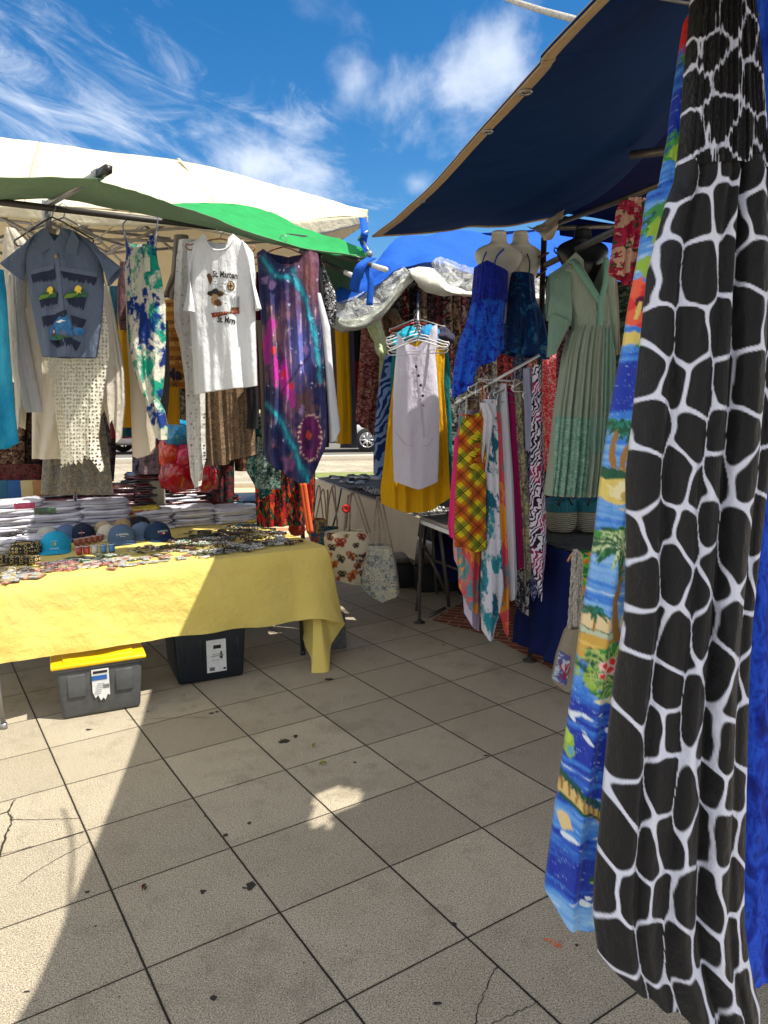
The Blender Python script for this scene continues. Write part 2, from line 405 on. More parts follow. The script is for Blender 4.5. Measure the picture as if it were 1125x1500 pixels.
def sheet(name, rows, mat, nx=60, ny=40, th=.004, wrk=.01, wsc=6, seed=1, parent=None, world=False, fold=None, cut=None, edge_m=None):
    """thick cloth through a lattice of surveyed points"""
    P = np.array([[(p if world else pt(p)) for p in r] for r in rows], float)
    S = cr(P, ny); S = np.swapaxes(cr(np.swapaxes(S, 0, 1), nx), 0, 1)          # ny,nx,3
    du = np.gradient(S, axis=1); dv = np.gradient(S, axis=0); N = np.cross(du, dv); N /= np.linalg.norm(N, axis=2, keepdims=True)+1e-9
    X, Y, Z = S[..., 0], S[..., 1], S[..., 2]
    hgt = wrk*smooth_noise(wsc*(X+Z*.6), wsc*(Y+Z*.7), seed)+wrk*.35*smooth_noise(wsc*3.1*(X-Z), wsc*2.7*(Y+Z), seed+5)
    if fold is not None: U, Vv = np.meshgrid(np.linspace(0, 1, nx), np.linspace(0, 1, ny)); hgt = hgt+fold(U, Vv)
    S = S+N*hgt[..., None]; V = np.concatenate([S.reshape(-1, 3), (S-N*th).reshape(-1, 3)])
    f1 = gridfaces(nx, ny); n = nx*ny; mi1 = np.zeros(len(f1), int)
    if cut is not None:
        U, Vv = np.meshgrid((np.arange(nx-1)+.5)/(nx-1), (np.arange(ny-1)+.5)/(ny-1)); keep = ~cut(S[:-1, :-1, 0], S[:-1, :-1, 1]).ravel(); f1 = f1[keep]; mi1 = mi1[keep]
    f2 = f1[:, ::-1]+n; loop = list(range(nx))+[j*nx+nx-1 for j in range(1, ny)]+[(ny-1)*nx+i for i in range(nx-2, -1, -1)]+[j*nx for j in range(ny-2, 0, -1)]
    rim = [(loop[(k+1) % len(loop)], loop[k], loop[k]+n, loop[(k+1) % len(loop)]+n) for k in range(len(loop))]
    Fc = f1.tolist()+f2.tolist()+rim
    L = np.zeros((ny, nx, 2)); L[..., 0] = np.concatenate([[0], np.cumsum(np.linalg.norm(np.diff(S[ny//2], axis=0), axis=1))])[None]
    L[..., 1] = -np.concatenate([[0], np.cumsum(np.linalg.norm(np.diff(S[:, nx//2], axis=0), axis=1))])[:, None]
    uv = np.concatenate([L.reshape(-1, 2)]*2)
    o = rawmesh(name, V, Fc, mat, mi=([0]*len(f1)+[1]*len(f2)+[0]*len(rim)) if isinstance(mat, list) else None, uv=uv, parent=parent)
    return o, S
class Garment: pass
def garment(name, rows, Y, mat, label=None, cat=None, group=None, parent=None, neck=None, bneck=None, hem=None, slant=0., bulge=.035,
            folds=6, amp=(.003, .02), seed=0, nx=44, ny=54, paint=None, twist=0, kind=None, bhem=None, ys=0., pleats=()):
    """a hollow hanging garment: rows = [(py, x left, x right)...] read off the photograph at distance Y"""
    r = np.random.RandomState(seed+11); rows = np.array(rows, float); yt, yb = rows[0, 0], rows[-1, 0]; pc = rows[:, 1:].mean()
    u = np.linspace(0, 1, nx); v = np.linspace(0, 1, ny)
    def offs(o): return np.interp(u, [a for a, b in o], [b for a, b in o]) if o else np.zeros(nx)
    def sheetxy(nk, hm):
        t0 = yt+offs(nk); t1 = yb+offs(hm); PY = t0[None]+(t1-t0)[None]*v[:, None]
        yy = np.clip(PY, yt, yb); XL = np.interp(yy, rows[:, 0], rows[:, 1]); XR = np.interp(yy, rows[:, 0], rows[:, 2])
        return XL+(XR-XL)*u[None], PY
    ph = r.uniform(0, 6.28, 6); fr = folds*np.array([1, 1.63, .57, 2.7])*r.uniform(.9, 1.1, 4); ww = np.array([1, .45, .7, .22])
    def fold(U, V, k=0):
        s = 0
        for i in range(4): s = s+ww[i]*np.sin(2*np.pi*fr[i]*U*.5+ph[(i+k) % 6]+k*1.7+.9*np.sin(2.2*V+ph[i])*(.5+V))
        return s/1.6
    U, Vv = np.meshgrid(u, v); A = amp[0]+(amp[1]-amp[0])*Vv**.8
    prof = np.sqrt(np.clip(1-(2*U-1)**2, 0, 1))
    W_ = np.sin(np.pi*U)
    def pl_(U, V):
        s = 0*U
        for (u0, dr, dp, wd, p) in pleats: s = s+dp*np.exp(-((U-u0-dr*(V-.5)-.012*np.sin(5*V+p))/wd)**2)
        return s
    ff = A*fold(U, Vv)+pl_(U, Vv); fb = A*((1-W_)*fold(U, Vv)+W_*fold(U, Vv, 2))
    PX, PY = sheetxy(neck, hem); PXb, PYb = sheetxy(bneck if bneck is not None else [(a, b*.3) for a, b in neck] if neck else None, bhem if bhem is not None else hem)
    Yc = Y+slant*(PX-pc)/100+ys*(PY-yt)/100; Ycb = Y+slant*(PXb-pc)/100+ys*(PYb-yt)/100
    Fp = DV(PX, PY, Yc); Bp = DV(PXb, PYb, Ycb)
    Fp[..., 1] += -bulge*prof+ff; Bp[..., 1] += bulge*prof+fb
    gx = np.gradient(ff, axis=1)*0; 
    V = np.concatenate([Fp.reshape(-1, 3), Bp.reshape(-1, 3)]); n = nx*ny
    Fc = np.concatenate([gridfaces(nx, ny), gridfaces(nx, ny, n, True)])
    mpp = Y/F
    uvF = np.stack([(PX-pc)*mpp, -(PY-yt)*mpp], 2).reshape(-1, 2); uvB = np.stack([(PXb-pc)*mpp+1.7, -(PYb-yt)*mpp], 2).reshape(-1, 2)
    col = None
    if paint is not None:
        col = np.concatenate([paint(PX.ravel(), PY.ravel()), paint(PXb.ravel(), PYb.ravel())])
    # weld the side seams by stitching faces
    stitch = []
    for j in range(ny-1):
        a, b = j*nx, (j+1)*nx; stitch.append((a, b, b+n, a+n)); a, b = a+nx-1, b+nx-1; stitch.append((b, a, a+n, b+n))
    Fc = Fc.tolist()+stitch
    o = rawmesh(name, V, Fc, mat, uv=np.concatenate([uvF, uvB]), col=col, parent=parent)
    if parent is None: tag(o, label, cat, group, kind)
    g = Garment(); g.o = o; g.Y = Y
    fr_ = lambda px, py: None
    def front(px, py, lift=.004):
        px = np.atleast_1d(np.asarray(px, float)); py = np.atleast_1d(np.asarray(py, float)); yy = np.clip(py, yt, yb)
        XL = np.interp(yy, rows[:, 0], rows[:, 1]); XR = np.interp(yy, rows[:, 0], rows[:, 2]); uu = np.clip((px-XL)/(XR-XL), 0, 1)
        t0 = yt+np.interp(uu, u, offs(neck)); t1 = yb+np.interp(uu, u, offs(hem)); vv = np.clip((py-t0)/(t1-t0), 0, 1)
        a = amp[0]+(amp[1]-amp[0])*vv**.8; P = DV(px, py, Y+slant*(px-pc)/100+ys*(py-yt)/100)
        P[:, 1] += -bulge*np.sqrt(np.clip(1-(2*uu-1)**2, 0, 1))+a*fold(uu, vv)+pl_(uu, vv)-lift; return P
    g.front = front
    return g
def decal(g, name, pts, mat, lift=.004):
    """a print: a polygon (image outline) laid on the garment's front, fan-filled so that it follows the folds"""
    pts = np.asarray(pts, float); c = pts.mean(0); rings = []
    for k in (1, .66, .33): rings.append(c+(pts-c)*k)
    A = np.concatenate(rings+[c[None]]); V = g.front(A[:, 0], A[:, 1], lift); n = len(pts); Fc = []
    for q in range(2):
        for i in range(n): Fc.append((q*n+i, q*n+(i+1) % n, (q+1)*n+(i+1) % n, (q+1)*n+i))
    for i in range(n): Fc.append((2*n+i, 2*n+(i+1) % n, 3*n))
    return rawmesh(name, V, Fc, mat, parent=g.o)
def blob(cx, cy, rx, ry, n=14, j=.15, seed=0):
    r = np.random.RandomState(seed); return [(cx+rx*math.cos(a)*(1+r.uniform(-j, j)), cy+ry*math.sin(a)*(1+r.uniform(-j, j))) for a in np.linspace(0, 2*math.pi, n, endpoint=False)]
def text2d(txt, bold=.0):
    cu = bpy.data.curves.new('lettering', 'FONT'); cu.body = txt; cu.size = 1; cu.resolution_u = 3; cu.offset = bold; cu.align_x = 'CENTER'
    ob = bpy.data.objects.new('lettering', cu); SC.collection.objects.link(ob)
    dg = bpy.context.evaluated_depsgraph_get(); me = bpy.data.meshes.new_from_object(ob.evaluated_get(dg))
    V = np.array([v.co[:2] for v in me.vertices]); Fc = [list(p.vertices) for p in me.polygons]
    bpy.data.objects.remove(ob); bpy.data.curves.remove(cu); bpy.data.meshes.remove(me); return V, Fc
def text_on(g, txt, cx, cy, wpx, mat, rot=0, hs_=1.0, lift=.006, bold=.015, name='lettering', arc=0):
    V, Fc = text2d(txt, bold); V = V-[(V[:, 0].min()+V[:, 0].max())/2, V[:, 1].mean()]; s = wpx/np.ptp(V[:, 0]); V = V*s
    V[:, 1] *= hs_; V[:, 1] -= arc*(V[:, 0]/wpx*2)**2
    X = cx+V[:, 0]*math.cos(rot)+V[:, 1]*math.sin(rot); Y = cy-(V[:, 1]*math.cos(rot)-V[:, 0]*math.sin(rot))
    return rawmesh(name, g.front(X, Y, lift), Fc, mat, parent=g.o, smooth=False)
def flat_text(txt, O, ex, ey, size, mat, parent, nrm, lift=.002, bold=.01):
    V, Fc = text2d(txt, bold); V = V-[(V[:, 0].min()+V[:, 0].max())/2, V[:, 1].mean()]; O, ex, ey, nrm = map(np.asarray, (O, ex, ey, nrm))
    W3 = [O+ex*a*size+ey*b*size+nrm*lift for a, b in V]; return rawmesh('lettering', W3, Fc, mat, parent=parent, smooth=False)

# paint toolkit (dyes printed on a cloth, addressed in the garment's own plane)
class Paint:
    def __init__(s, x, y, col, wob=0): s.x, s.y = x+wob*smooth_noise(x*.31, y*.27, 91)+wob*.6*smooth_noise(x*.9, y*.8, 92), y+wob*smooth_noise(x*.29, y*.33, 93)+wob*.6*smooth_noise(x*.8, y*1.0, 94); s.c = np.tile(np.array(col, float), (len(x), 1))
    def over(s, m, col): m = np.clip(m, 0, 1)[:, None]; s.c = s.c*(1-m)+np.array(col)*m
    def nz(s, a, b, seed): return smooth_noise(s.x*a, s.y*b, seed)
    def ell(s, cx, cy, rx, ry, col, soft=.15, jag=0, seed=1, rot=0):
        dx, dy = s.x-cx, s.y-cy; c_, s_ = math.cos(rot), math.sin(rot); d = np.sqrt(((dx*c_+dy*s_)/rx)**2+((-dx*s_+dy*c_)/ry)**2)
        if jag: d = d+jag*smooth_noise(s.x*.35, s.y*.35, seed)
        s.over((1-d)/soft+.5, col)
    def seg(s, x0, y0, x1, y1, wd, col, w1=None, wob=0, sf=1.0):
        dx, dy = x1-x0, y1-y0; t = np.clip(((s.x-x0)*dx+(s.y-y0)*dy)/(dx*dx+dy*dy), 0, 1)
        d = np.hypot(s.x-x0-dx*t+wob*np.sin(t*3.14), s.y-y0-dy*t); wdt = wd+((w1 if w1 is not None else wd)-wd)*t
        s.over((wdt-d)/sf+.5, col)
    def palm(s, cx, cy, R, c1, c2, n=11, seed=0, wd=None):
        r = np.random.RandomState(seed); wd = wd or R*.13
        for k in range(n):
            a = 2*math.pi*k/n+r.uniform(-.2, .2); L = R*r.uniform(.8, 1.1); col = c1 if k % 2 else c2
            ex, ey = cx+L*math.cos(a), cy+L*.75*math.sin(a)+L*.25
            mx_, my = (cx+ex)/2, (cy+ey)/2-L*.13
            s.seg(cx, cy, mx_, my, wd, col); s.seg(mx_, my, ex, ey, wd, col, .3)
            for q in (.3, .55, .8):
                bx, by = cx+(ex-cx)*q, cy+(ey-cy)*q-L*.1*(1-q); s.seg(bx, by, bx+(ex-cx)*.12, by+L*.22, wd*.5, c1, .2)

# ------------------------------------------------------------------ ground
def gz(Y): t = np.clip((np.asarray(Y, float)-9)/8, 0, 1); return .45*t*t*(3-2*t)
def paving_mat():
    t = NT('stone_paving'); o = t.obj(); T = .42; ya = .575929
    # frame of the tile grid
    m = t.map(o, rot=(0, 0, -ya), loc=(0, 0, 0)); x, y, _ = t.sep(m); ox, oy = -3.84893*T, 7.867868*T
    c_, s_ = math.cos(-ya), math.sin(-ya); gx, gy = c_*ox-s_*oy, s_*ox+c_*oy
    X = t.math('DIVIDE', t.math('SUBTRACT', x, gx), T); Yy = t.math('DIVIDE', t.math('SUBTRACT', y, gy), T)
    wob = t.math('MULTIPLY', t.math('SUBTRACT', t.noise(o, 22, 5, .7), .5), .010)
    def line(v, wd):
        f = t.math('FRACT', t.math('ADD', t.math('ADD', v, wob), .5)); d = t.math('ABSOLUTE', t.math('SUBTRACT', f, .5))
        return t.math('SUBTRACT', 1.0, t.smooth(d, wd, wd+.006))
    g = t.math('MAXIMUM', line(X, .0048), line(Yy, .003))
    cv = t.n.new('ShaderNodeCombineXYZ'); t.put(cv.inputs[0], t.math('FLOOR', X)); t.put(cv.inputs[1], t.math('FLOOR', Yy))
    wn_ = t.n.new('ShaderNodeTexWhiteNoise'); t.put(wn_.inputs[0], cv.outputs[0]); rnd = wn_.outputs[0]
    sp = t.noise(o, 210, 4, .8); sp2 = t.noise(o, 55, 4, .6); big = t.noise(o, 1.6, 5, .6); mid = t.noise(o, 7, 6, .65)
    col = t.mix(rnd, C(164, 154, 136), C(194, 183, 161))
    col = t.mix(t.math('MULTIPLY', t.smooth(big, .4, .7), .55), col, C(156, 144, 122))
    col = t.mix(t.math('MULTIPLY', t.smooth(mid, .5, .75), .5), col, C(136, 126, 108))
    col = t.mix(t.math('MULTIPLY', t.smooth(sp, .46, .6), .95), col, C(84, 77, 68))
    col = t.mix(t.math('MULTIPLY', t.smooth(t.noise(o, 260, 2, .6), .54, .7), .8), col, C(232, 222, 200))
    col = t.mix(t.smooth(t.noise(o, 95, 1, .5), .745, .77), col, C(52, 46, 40))
    col = t.mix(t.math('MULTIPLY', t.smooth(t.noise(t.warp(o, 2, .3), 3.2, 6, .7), .56, .66), .28), col, C(104, 94, 80))
    # grime along the joints
    col = t.mix(t.math('MULTIPLY', t.math('MAXIMUM', line(X, .014), line(Yy, .014)), .22), col, C(110, 98, 82))
    col = t.mix(g, col, C(24, 22, 20))
    h = t.math('SUBTRACT', t.math('MULTIPLY', sp, .12), g)
    return t.fin(col, t.math('ADD', .62, t.math('MULTIPLY', mid, .25)), t.bump(h, .6, .004), spec=.35)
PAVE = paving_mat()
STAIN = plain('dark_stain', (.03, .028, .026), .55, 0, .3, 60)
def ground():
    ys = np.concatenate([np.linspace(-14, 8, 12), np.linspace(9, 18, 24), [25, 40, 70, 120]]); xs = np.linspace(-110, 110, 23)
    V = [(x, y, gz(y)) for y in ys for x in xs]; m = MB(); m.add(V, gridfaces(len(xs), len(ys)).tolist(), 0, True)
    Z = .0015
    def bl(px, py, rx, ry, seed, n=13):       # grime spots on the paving, dropped where they lie
        c = G(px, py); r = np.random.RandomState(seed); a = np.linspace(0, 2*math.pi, n, endpoint=False)
        m.poly([(c[0]+rx*math.cos(t)*r.uniform(.6, 1.2), c[1]+ry*math.sin(t)*r.uniform(.6, 1.2), Z) for t in a], 1)
    for i, (px, py, rx, ry) in enumerate([(367, 1298, .018, .022), (358, 1301, .012, .005), (330, 1224, .012, .014), (365, 1206, .009, .01), (297, 1306, .011, .012), (128, 1307, .009, .008),
            (665, 1354, .008, .01), (213, 1301, .004, .012), (130, 1069, .015, .012), (483, 995, .03, .022), (416, 1086, .028, .028), (433, 1079, .014, .02), (505, 1023, .008, .006), (300, 1196, .005, .005),
            (310, 1045, .014, .012), (318, 1043, .01, .014), (313, 1462, .012, .01), (140, 1357, .005, .005), (845, 1385, .006, .005), (350, 1113, .004, .004), (520, 1117, .008, .008),
            (445, 1411, .003, .003), (650, 945, .012, .012), (712, 1107, .014, .008), (640, 1470, .012, .006), (270, 1018, .008, .006), (39, 1453, .01, .004), (217, 1043, .01, .006)]):
        bl(px, py, rx, ry, i)
    def crack(P, wd=.0016, seed=0):
        r = np.random.RandomState(seed); Q = [G(*p) for p in P]; out = []
        for a, b in zip(Q[:-1], Q[1:]):
            k = 7
            for i in range(k): out.append(a+(b-a)*i/k+np.array([r.uniform(-1, 1), r.uniform(-1, 1), 0])*.0035)
        out.append(Q[-1]); A = []; B = []
        for i, p in enumerate(out):
            t = out[min(i+1, len(out)-1)]-out[max(i-1, 0)]; n = np.array([-t[1], t[0], 0]); n /= np.linalg.norm(n)+1e-9; wv = wd*r.uniform(.4, 1.5)
            A.append((p+n*wv)*[1, 1, 0]+[0, 0, Z]); B.append((p-n*wv)*[1, 1, 0]+[0, 0, Z])
        n = len(A); m.add([*A, *B], [(i, i+1, n+i+1, n+i) for i in range(n-1)], 1, False)
    crack([(22, 1172), (12, 1190), (18, 1202), (10, 1220), (0, 1255)], .0035, 1); crack([(0, 1193), (16, 1188)], .003, 2); crack([(16, 1201), (60, 1201), (116, 1199)], .0016, 3)
    crack([(130, 1233), (95, 1253), (50, 1278), (28, 1295)], .0015, 4); crack([(0, 1253), (60, 1237), (122, 1220)], .0014, 5)
    crack([(728, 1414), (715, 1440), (700, 1480), (694, 1510)], .0014, 6); crack([(788, 1468), (760, 1482), (720, 1500)], .0012, 7); crack([(185, 1055), (250, 1052), (340, 1051)], .001, 8)
    o = m.build('ground', [PAVE, STAIN], base=(0, 0, 0)); tag(o, kind='structure')
ground()
def bands():
    def strip(name, y0, y1, mat, lift, x0=-100, x1=100):
        V = []; n = 6
        for i in range(n+1):
            y = y0+(y1-y0)*i/n
            for x in (x0, x1): V.append((x, y, gz(y)+lift))
        m = MB().add(V, gridfaces(2, n+1).tolist(), 0, True); tag(m.build(name, mat, base=(0, (y0+y1)/2, gz(y0))), kind='structure')
    t = NT('pale_concrete'); o = t.obj(); col = t.mix(t.noise(o, 3, 6, .6), C(206, 186, 152), C(178, 156, 126)); col = t.mix(t.math('LESS_THAN', t.math('FRACT', t.math('MULTIPLY', t.sep(o)[1], .7)), .16), col, C(176, 122, 92))
    strip('pavement', 8.8, 13.2, t.fin(col, .85), .004)
    t = NT('grass_verge'); o = t.obj(); col = t.mix(t.noise(o, 4, 6, .7), C(110, 128, 62), C(160, 162, 104)); strip('grass_verge', 13.3, 14.6, t.fin(col, .9, t.bump(t.noise(o, 40, 5), 1, .05)), .01, -1.7, 4)
    t = NT('asphalt'); o = t.obj(); strip('road', 17.2, 26, t.fin(t.mix(t.noise(o, 30, 5), C(120, 116, 110), C(92, 90, 88)), .85), .008)
    m = MB(); m.box((0, 16.9, gz(16.9)+.05), (160, .22, .14), bev=.01); tag(m.build('kerb', plain('kerb_stone', C(200, 192, 178), .8), base=(0, 16.9, .4)), kind='structure')
    m = MB(); m.box((0, 13.15, gz(13.15)+.03), (160, .16, .12), bev=.01); tag(m.build('kerb', plain('kerb_stone_low', C(190, 180, 160), .8), base=(0, 13.1, .1)), kind='structure')
    # red brick paving on the right, and the cobbled ring on it
    t = NT('red_brick_paving'); o = t.obj(); mp = t.map(o, rot=(0, 0, .45)); bt = t.n.new('ShaderNodeTexBrick'); t.put(bt.inputs['Vector'], mp)
    bt.inputs['Scale'].default_value = 1; bt.inputs['Brick Width'].default_value = .21; bt.inputs['Row Height'].default_value = .075; bt.inputs['Mortar Size'].default_value = .004
    bt.inputs['Color1'].default_value = (*C(150, 84, 62), 1); bt.inputs['Color2'].default_value = (*C(126, 66, 50), 1); bt.inputs['Mortar'].default_value = (*C(196, 180, 160), 1)
    col = t.mix(t.math('MULTIPLY', t.noise(o, 20, 5), .3), bt.outputs[0], C(90, 60, 50))
    V = [G(716, 932), G(826, 990), G(905, 1035), (3.5, 3.2, 0), (4.2, 7.2, 0), (1.6, 7.6, 0), (.35, 5.35, 0)]
    o_ = MB().poly([(p[0], p[1], .004) for p in V]).build('brick_pavement', t.fin(col, .8, t.bump(bt.outputs[1], .4, .003)), base=(1.5, 5, 0)); tag(o_, kind='structure')
    t = NT('pale_cobbles'); o = t.obj(); e = t.vor(o, 28, 'DISTANCE_TO_EDGE'); col = t.mix(t.smooth(e, .03, .09), C(70, 64, 60), t.mix(t.noise(o, 12), C(176, 168, 158), C(130, 122, 114)))
    c = G(838, 918); a = np.linspace(0, 2*math.pi, 28, endpoint=False)
    o_ = MB().poly([(c[0]+.1+.34*math.cos(x), c[1]+.1+.34*math.sin(x), .008) for x in a]).build('cobble_ring', t.fin(col, .8, t.bump(e, .5, .01)), base=(c[0], c[1], 0)); tag(o_, kind='structure')
bands()
# ------------------------------------------------------------------ canopies, awnings and frames
def canvas(name, col, trans=.25, wv=.25, nsc=2.5, var=.3, rough=.8, col2=None, spec=.2):
    t = NT(name); o = t.obj(); n = t.noise(o, nsc, 5, .6); c2 = col2 or tuple(v*.7 for v in col)
    c = t.mix(t.math('MULTIPLY', n, var), col, c2); c = t.mix(t.math('MULTIPLY', t.smooth(t.noise(t.map(o, sc=(1, 1, .3)), 9, 6, .7), .58, .75), .35), c, tuple(v*.5 for v in c2))
    th = t.noise(o, 420, 2)
    nr = t.bump(t.noise(t.warp(o, 2, .3), 4, 4), wv, .05); nr = t.bump(th, .15, .002, nr); return t.fin(c, rough, nr, spec=spec, trans=trans)
NAVY = canvas('navy_tarpaulin', (.001, .020, .088), .02, .3, var=.3, spec=.04)
NAVY2 = canvas('deep_navy_canvas', (.001, .005, .055), .02, .2, var=.2, spec=.04)
CREAM = canvas('cream_canvas', C(226, 218, 192), .2, .9, 1.6, .5, col2=C(196, 188, 162))
ROYAL = canvas('royal_blue_canvas', (.015, .12, .62), .18, .5, var=.4, col2=(.01, .07, .42))
MESHG = canvas('green_shade_net', (.025, .36, .10), .03, .9, 9, .9, col2=(.012, .17, .045)); MESHB = canvas('green_net_shaded_side', C(112, 142, 114), .03, .6, 6, .4)  # one net in two tones: lit top, and underside with shade in its colour
MESHD = canvas('dull_green_tarp', (.05, .12, .07), .12, .4, 5, .5)

# big dark blue awning with its tan hem
E_ = [(545, 347, 4.3), (613, 292, 3.0), (680, 220, 2.15), (745, 147, 1.65), (800, 85, 1.32), (870, 0, 1.06)]
R_ = [(822, 318, 'z', 2.72), (872, 292, 'z', 2.72), (915, 258, 'z', 2.72), (975, 195, 'z', 2.70), (1050, 90, 'z', 2.68), (1180, -130, 'z', 2.66)]
L = [pt(p) for p in E_]; R = [pt(p) for p in R_]
L.append(L[-1]+(L[-1]-L[0])*.75); R.append(R[-1]+(R[-1]-R[-3])*1.6)
L = cr(np.array(L), 12); R = cr(np.array(R), 12)
rows = []
for a, b in zip(L, R):
    q = []
    for k in (0, .33, .66, 1):
        p = a*(1-k)+b*k; p = p+np.array([0, 0, -.015*math.sin(math.pi*k)]); q.append(p)
    rows.append(q)
aw, AWS = sheet('blue_awning', rows, NAVY, 70, 110, .004, .006, 2.2, 3, world=True,
        fold=lambda U, V: -.012*np.exp(-((U-.5-.25*V)/.07)**2)+.01*np.exp(-((U-.72-.1*V)/.1)**2))
tag(aw, 'large dark blue tarpaulin awning with a tan hem, stretched overhead on the right', 'awning')
def hem(S_edge, inward, name, w, mat, parent, th=.004, lift=.004):
    n = len(S_edge); m = MB(); A = [S_edge[i]-np.array([0, 0, lift]) for i in range(n)]; B = [S_edge[i]+inward[i]*w-np.array([0, 0, lift]) for i in range(n)]
    m.ribbon(A, B, th+lift+.003, 0, (0, 0, 1)); return m.build(name, mat, parent)
def inw(S, ax):
    v = (S[:, 1]-S[:, 0]) if ax == 0 else (S[1]-S[0]); return v/(np.linalg.norm(v, axis=1, keepdims=True)+1e-9)
hem(AWS[:, 0], inw(AWS, 0), 'hem', .05, TAN_WEB, aw); hem(AWS[0, :], inw(AWS, 1), 'hem', .045, TAN_WEB, aw)
for k in (18, 44, 60):
    p = AWS[k, 0]+inw(AWS, 0)[k]*.028; m = MB().torus(p-np.array([0, 0, .008]), .011, .003, 16, 6); m.build('grommet', GREY_STEEL, aw)
# main tent roof on the right
c0 = pt(R_[0]); seam = [R[0], R[3], R[6], R[9], R[11]]
rows = [[p+np.array([-.02, .02, .03]), p+np.array([.9, .56, .03+.30*q]), p+np.array([1.8, 1.1, .03+.6*q]), p+np.array([3.1, 1.9, .03+.3*q])] for p, q in zip(seam, (0, .55, 1, .8, .5))]
rf, _ = sheet('tent_roof', rows, NAVY2, 110, 150, .004, .012, 2, 5, world=True,
        cut=lambda X, Y: (((X-1.45)/.105)**2+((Y-2.24)/.10)**2 < 1) | ((abs(X-1.37) < .05) & (abs(Y-2.16) < .12)))
tag(rf, 'deep navy market tent roof seen from beneath behind the blue awning', 'tent roof')
far = [R[0]+np.array([-.02, .02, .02]), R[0]+np.array([.55, .36, .02]), R[0]+np.array([1.6, 1.0, .02]), R[0]+np.array([2.6, 1.6, 0])]
vl, _ = sheet('valance', [far, [p+np.array([.02, .01, -.12]) for p in far]], NAVY2, 40, 8, .004, .008, 9, 6, world=True, parent=None); tag(vl, 'short dark blue valance along the far edge of the right tent', 'valance')
# steel of the right-hand tent
def bar(name, P, r, mat, label, cat='pole', parts=None, group=None, n=10):
    o = MB().tube([p if len(p) == 3 and not isinstance(p, tuple) else pt(p) for p in P], r, n).build(name, mat); return tag(o, label, cat, group)
bar('tent_bar', [(800, 388, 4.3), (940, 317, 3.3), (1010, 270, 2.75)], .017, GREY_STEEL, 'long diagonal grey steel strut crossing in front of the green dress', 'strut')
bar('tent_bar', [(820, 326, 4.3), (900, 297, 3.9), (985, 262, 3.3)], .014, BRONZE, 'tan steel rafter just under the deep navy roof', 'rafter')
bar('tent_bar', [(815, 334, 4.36), (905, 331, 4.6), (985, 322, 4.8)], .014, BRONZE, 'horizontal steel eave bar above the black mannequin', 'eave bar')
bar('tent_bar', [(925, 227, 3.0), (990, 219, 2.85)], .016, BRONZE, 'short tan bar end peeping out beside the palm print dress', 'bar')
p0 = G(776, 968); p1 = D(797, 346, 4.43)
post = thing('tent_post', 'thin steel tent post standing on a round foot beside the brick paving', 'post', p0)
MB().tube([p0, p0+(p1-p0)*.35], .013, 12).tube([p0+(p1-p0)*.33, p1], .017, 12).build('tube', DARK_STEEL, post)
MB().lathe([(.045, 0), (.045, .006), (.02, .012), (.016, .03)], p0, 20).build('foot', DARK_STEEL, post)
m = MB()
for i, (dx, dz) in enumerate([(.0, 0), (.02, -.05), (-.01, -.1), (.015, -.16)]): m.torus(D(795, 375, 4.4)+np.array([dx, -.02, dz]), .028, .006, 14, 5, tilt=.4+.2*i)
tag(m.build('rope_tie', plain('rust_brown_rope', (.10, .05, .03), .9)), 'knotted brown cord wound round the top of the tent post', 'rope')
# grey leg of the right-hand table, seen behind the rack
bar('tent_bar', [(795, 838, 4.75), (818, 928, 4.55)], .012, BRONZE, 'slanting grey table leg in front of the blue cloth skirt', 'table leg')
# torn plastic tied at the awning corner
pl_, _ = sheet('plastic_tie', [[(772, 335, 4.38), (800, 326, 4.38), (828, 306, 4.34)], [(788, 340, 4.34), (803, 338, 4.33), (822, 320, 4.3)], [(796, 352, 4.34), (801, 352, 4.34), (808, 350, 4.32)]],
        plain('yellowed_film', C(206, 196, 176), .35, spec=.6, bump=.6, trans=.2), 30, 24, .003, .02, 20, 8)
tag(pl_, 'torn piece of yellowed plastic knotted at the corner of the blue awning', 'plastic sheet')
# white rope at the top
rp = MB().tube(cr(np.array([D(700, -20, 2.2), D(745, -1, 2.0), D(790, 14, 1.75), D(829, 25, 1.55), D(860, 34, 1.4)]), 40), .0065, 8)
tag(rp.build('rope', plain('white_rope', (.6, .58, .52), .9, nsc=120, var=.5, bump=.8)), 'white rope running from the edge of the blue awning up into the sky', 'rope')

# cream tent on the left
peak = [(-260, 172, 7.0), (-120, 188, 6.9), (0, 203, 6.75), (130, 219, 6.6), (262, 235, 6.35), (400, 272, 6.1), (500, 300, 5.85), (540, 310, 5.75)]
eav = [(-260, 300, 4.7), (-120, 306, 4.75), (0, 300, 4.85), (130, 306, 4.95), (262, 318, 5.05), (400, 324, 5.3), (500, 318, 5.6), (538, 316, 5.72)]
P1 = [pt(p) for p in peak]; P2 = [pt(p) for p in eav]; mid = [(a*.5+b*.5)+np.array([0, 0, .03]) for a, b in zip(P1, P2)]
ct, S1 = sheet('cream_tent_roof', [P1, mid, P2], CREAM, 120, 40, .004, .012, 3.5, 11, world=True)
tag(ct, 'cream canvas roof of the left market tent with sagging wrinkled eave', 'tent roof')
for a, b in (((262, 236, 6.33), (330, 322, 5.2)), ((60, 212, 6.65), (40, 303, 4.88))):
    i0 = np.array([pt(a)+(pt(b)-pt(a))*k/14+[0, -.02, .014+.02*math.sin(k*.22)] for k in range(15)]); MB().ribbon(i0-[.012, 0, 0], i0+[.012, 0, 0], .003, 0, (0, 0, 1)).build('seam', plain('seam_tape', C(196, 186, 158), .8), ct)
back = [(-260, 430, 9.2), (-120, 440, 9.2), (0, 448, 9.1), (130, 452, 9.0), (262, 452, 8.9), (380, 430, 8.4), (470, 372, 7.3), (530, 332, 6.2)]
P3 = [pt(p) for p in back]
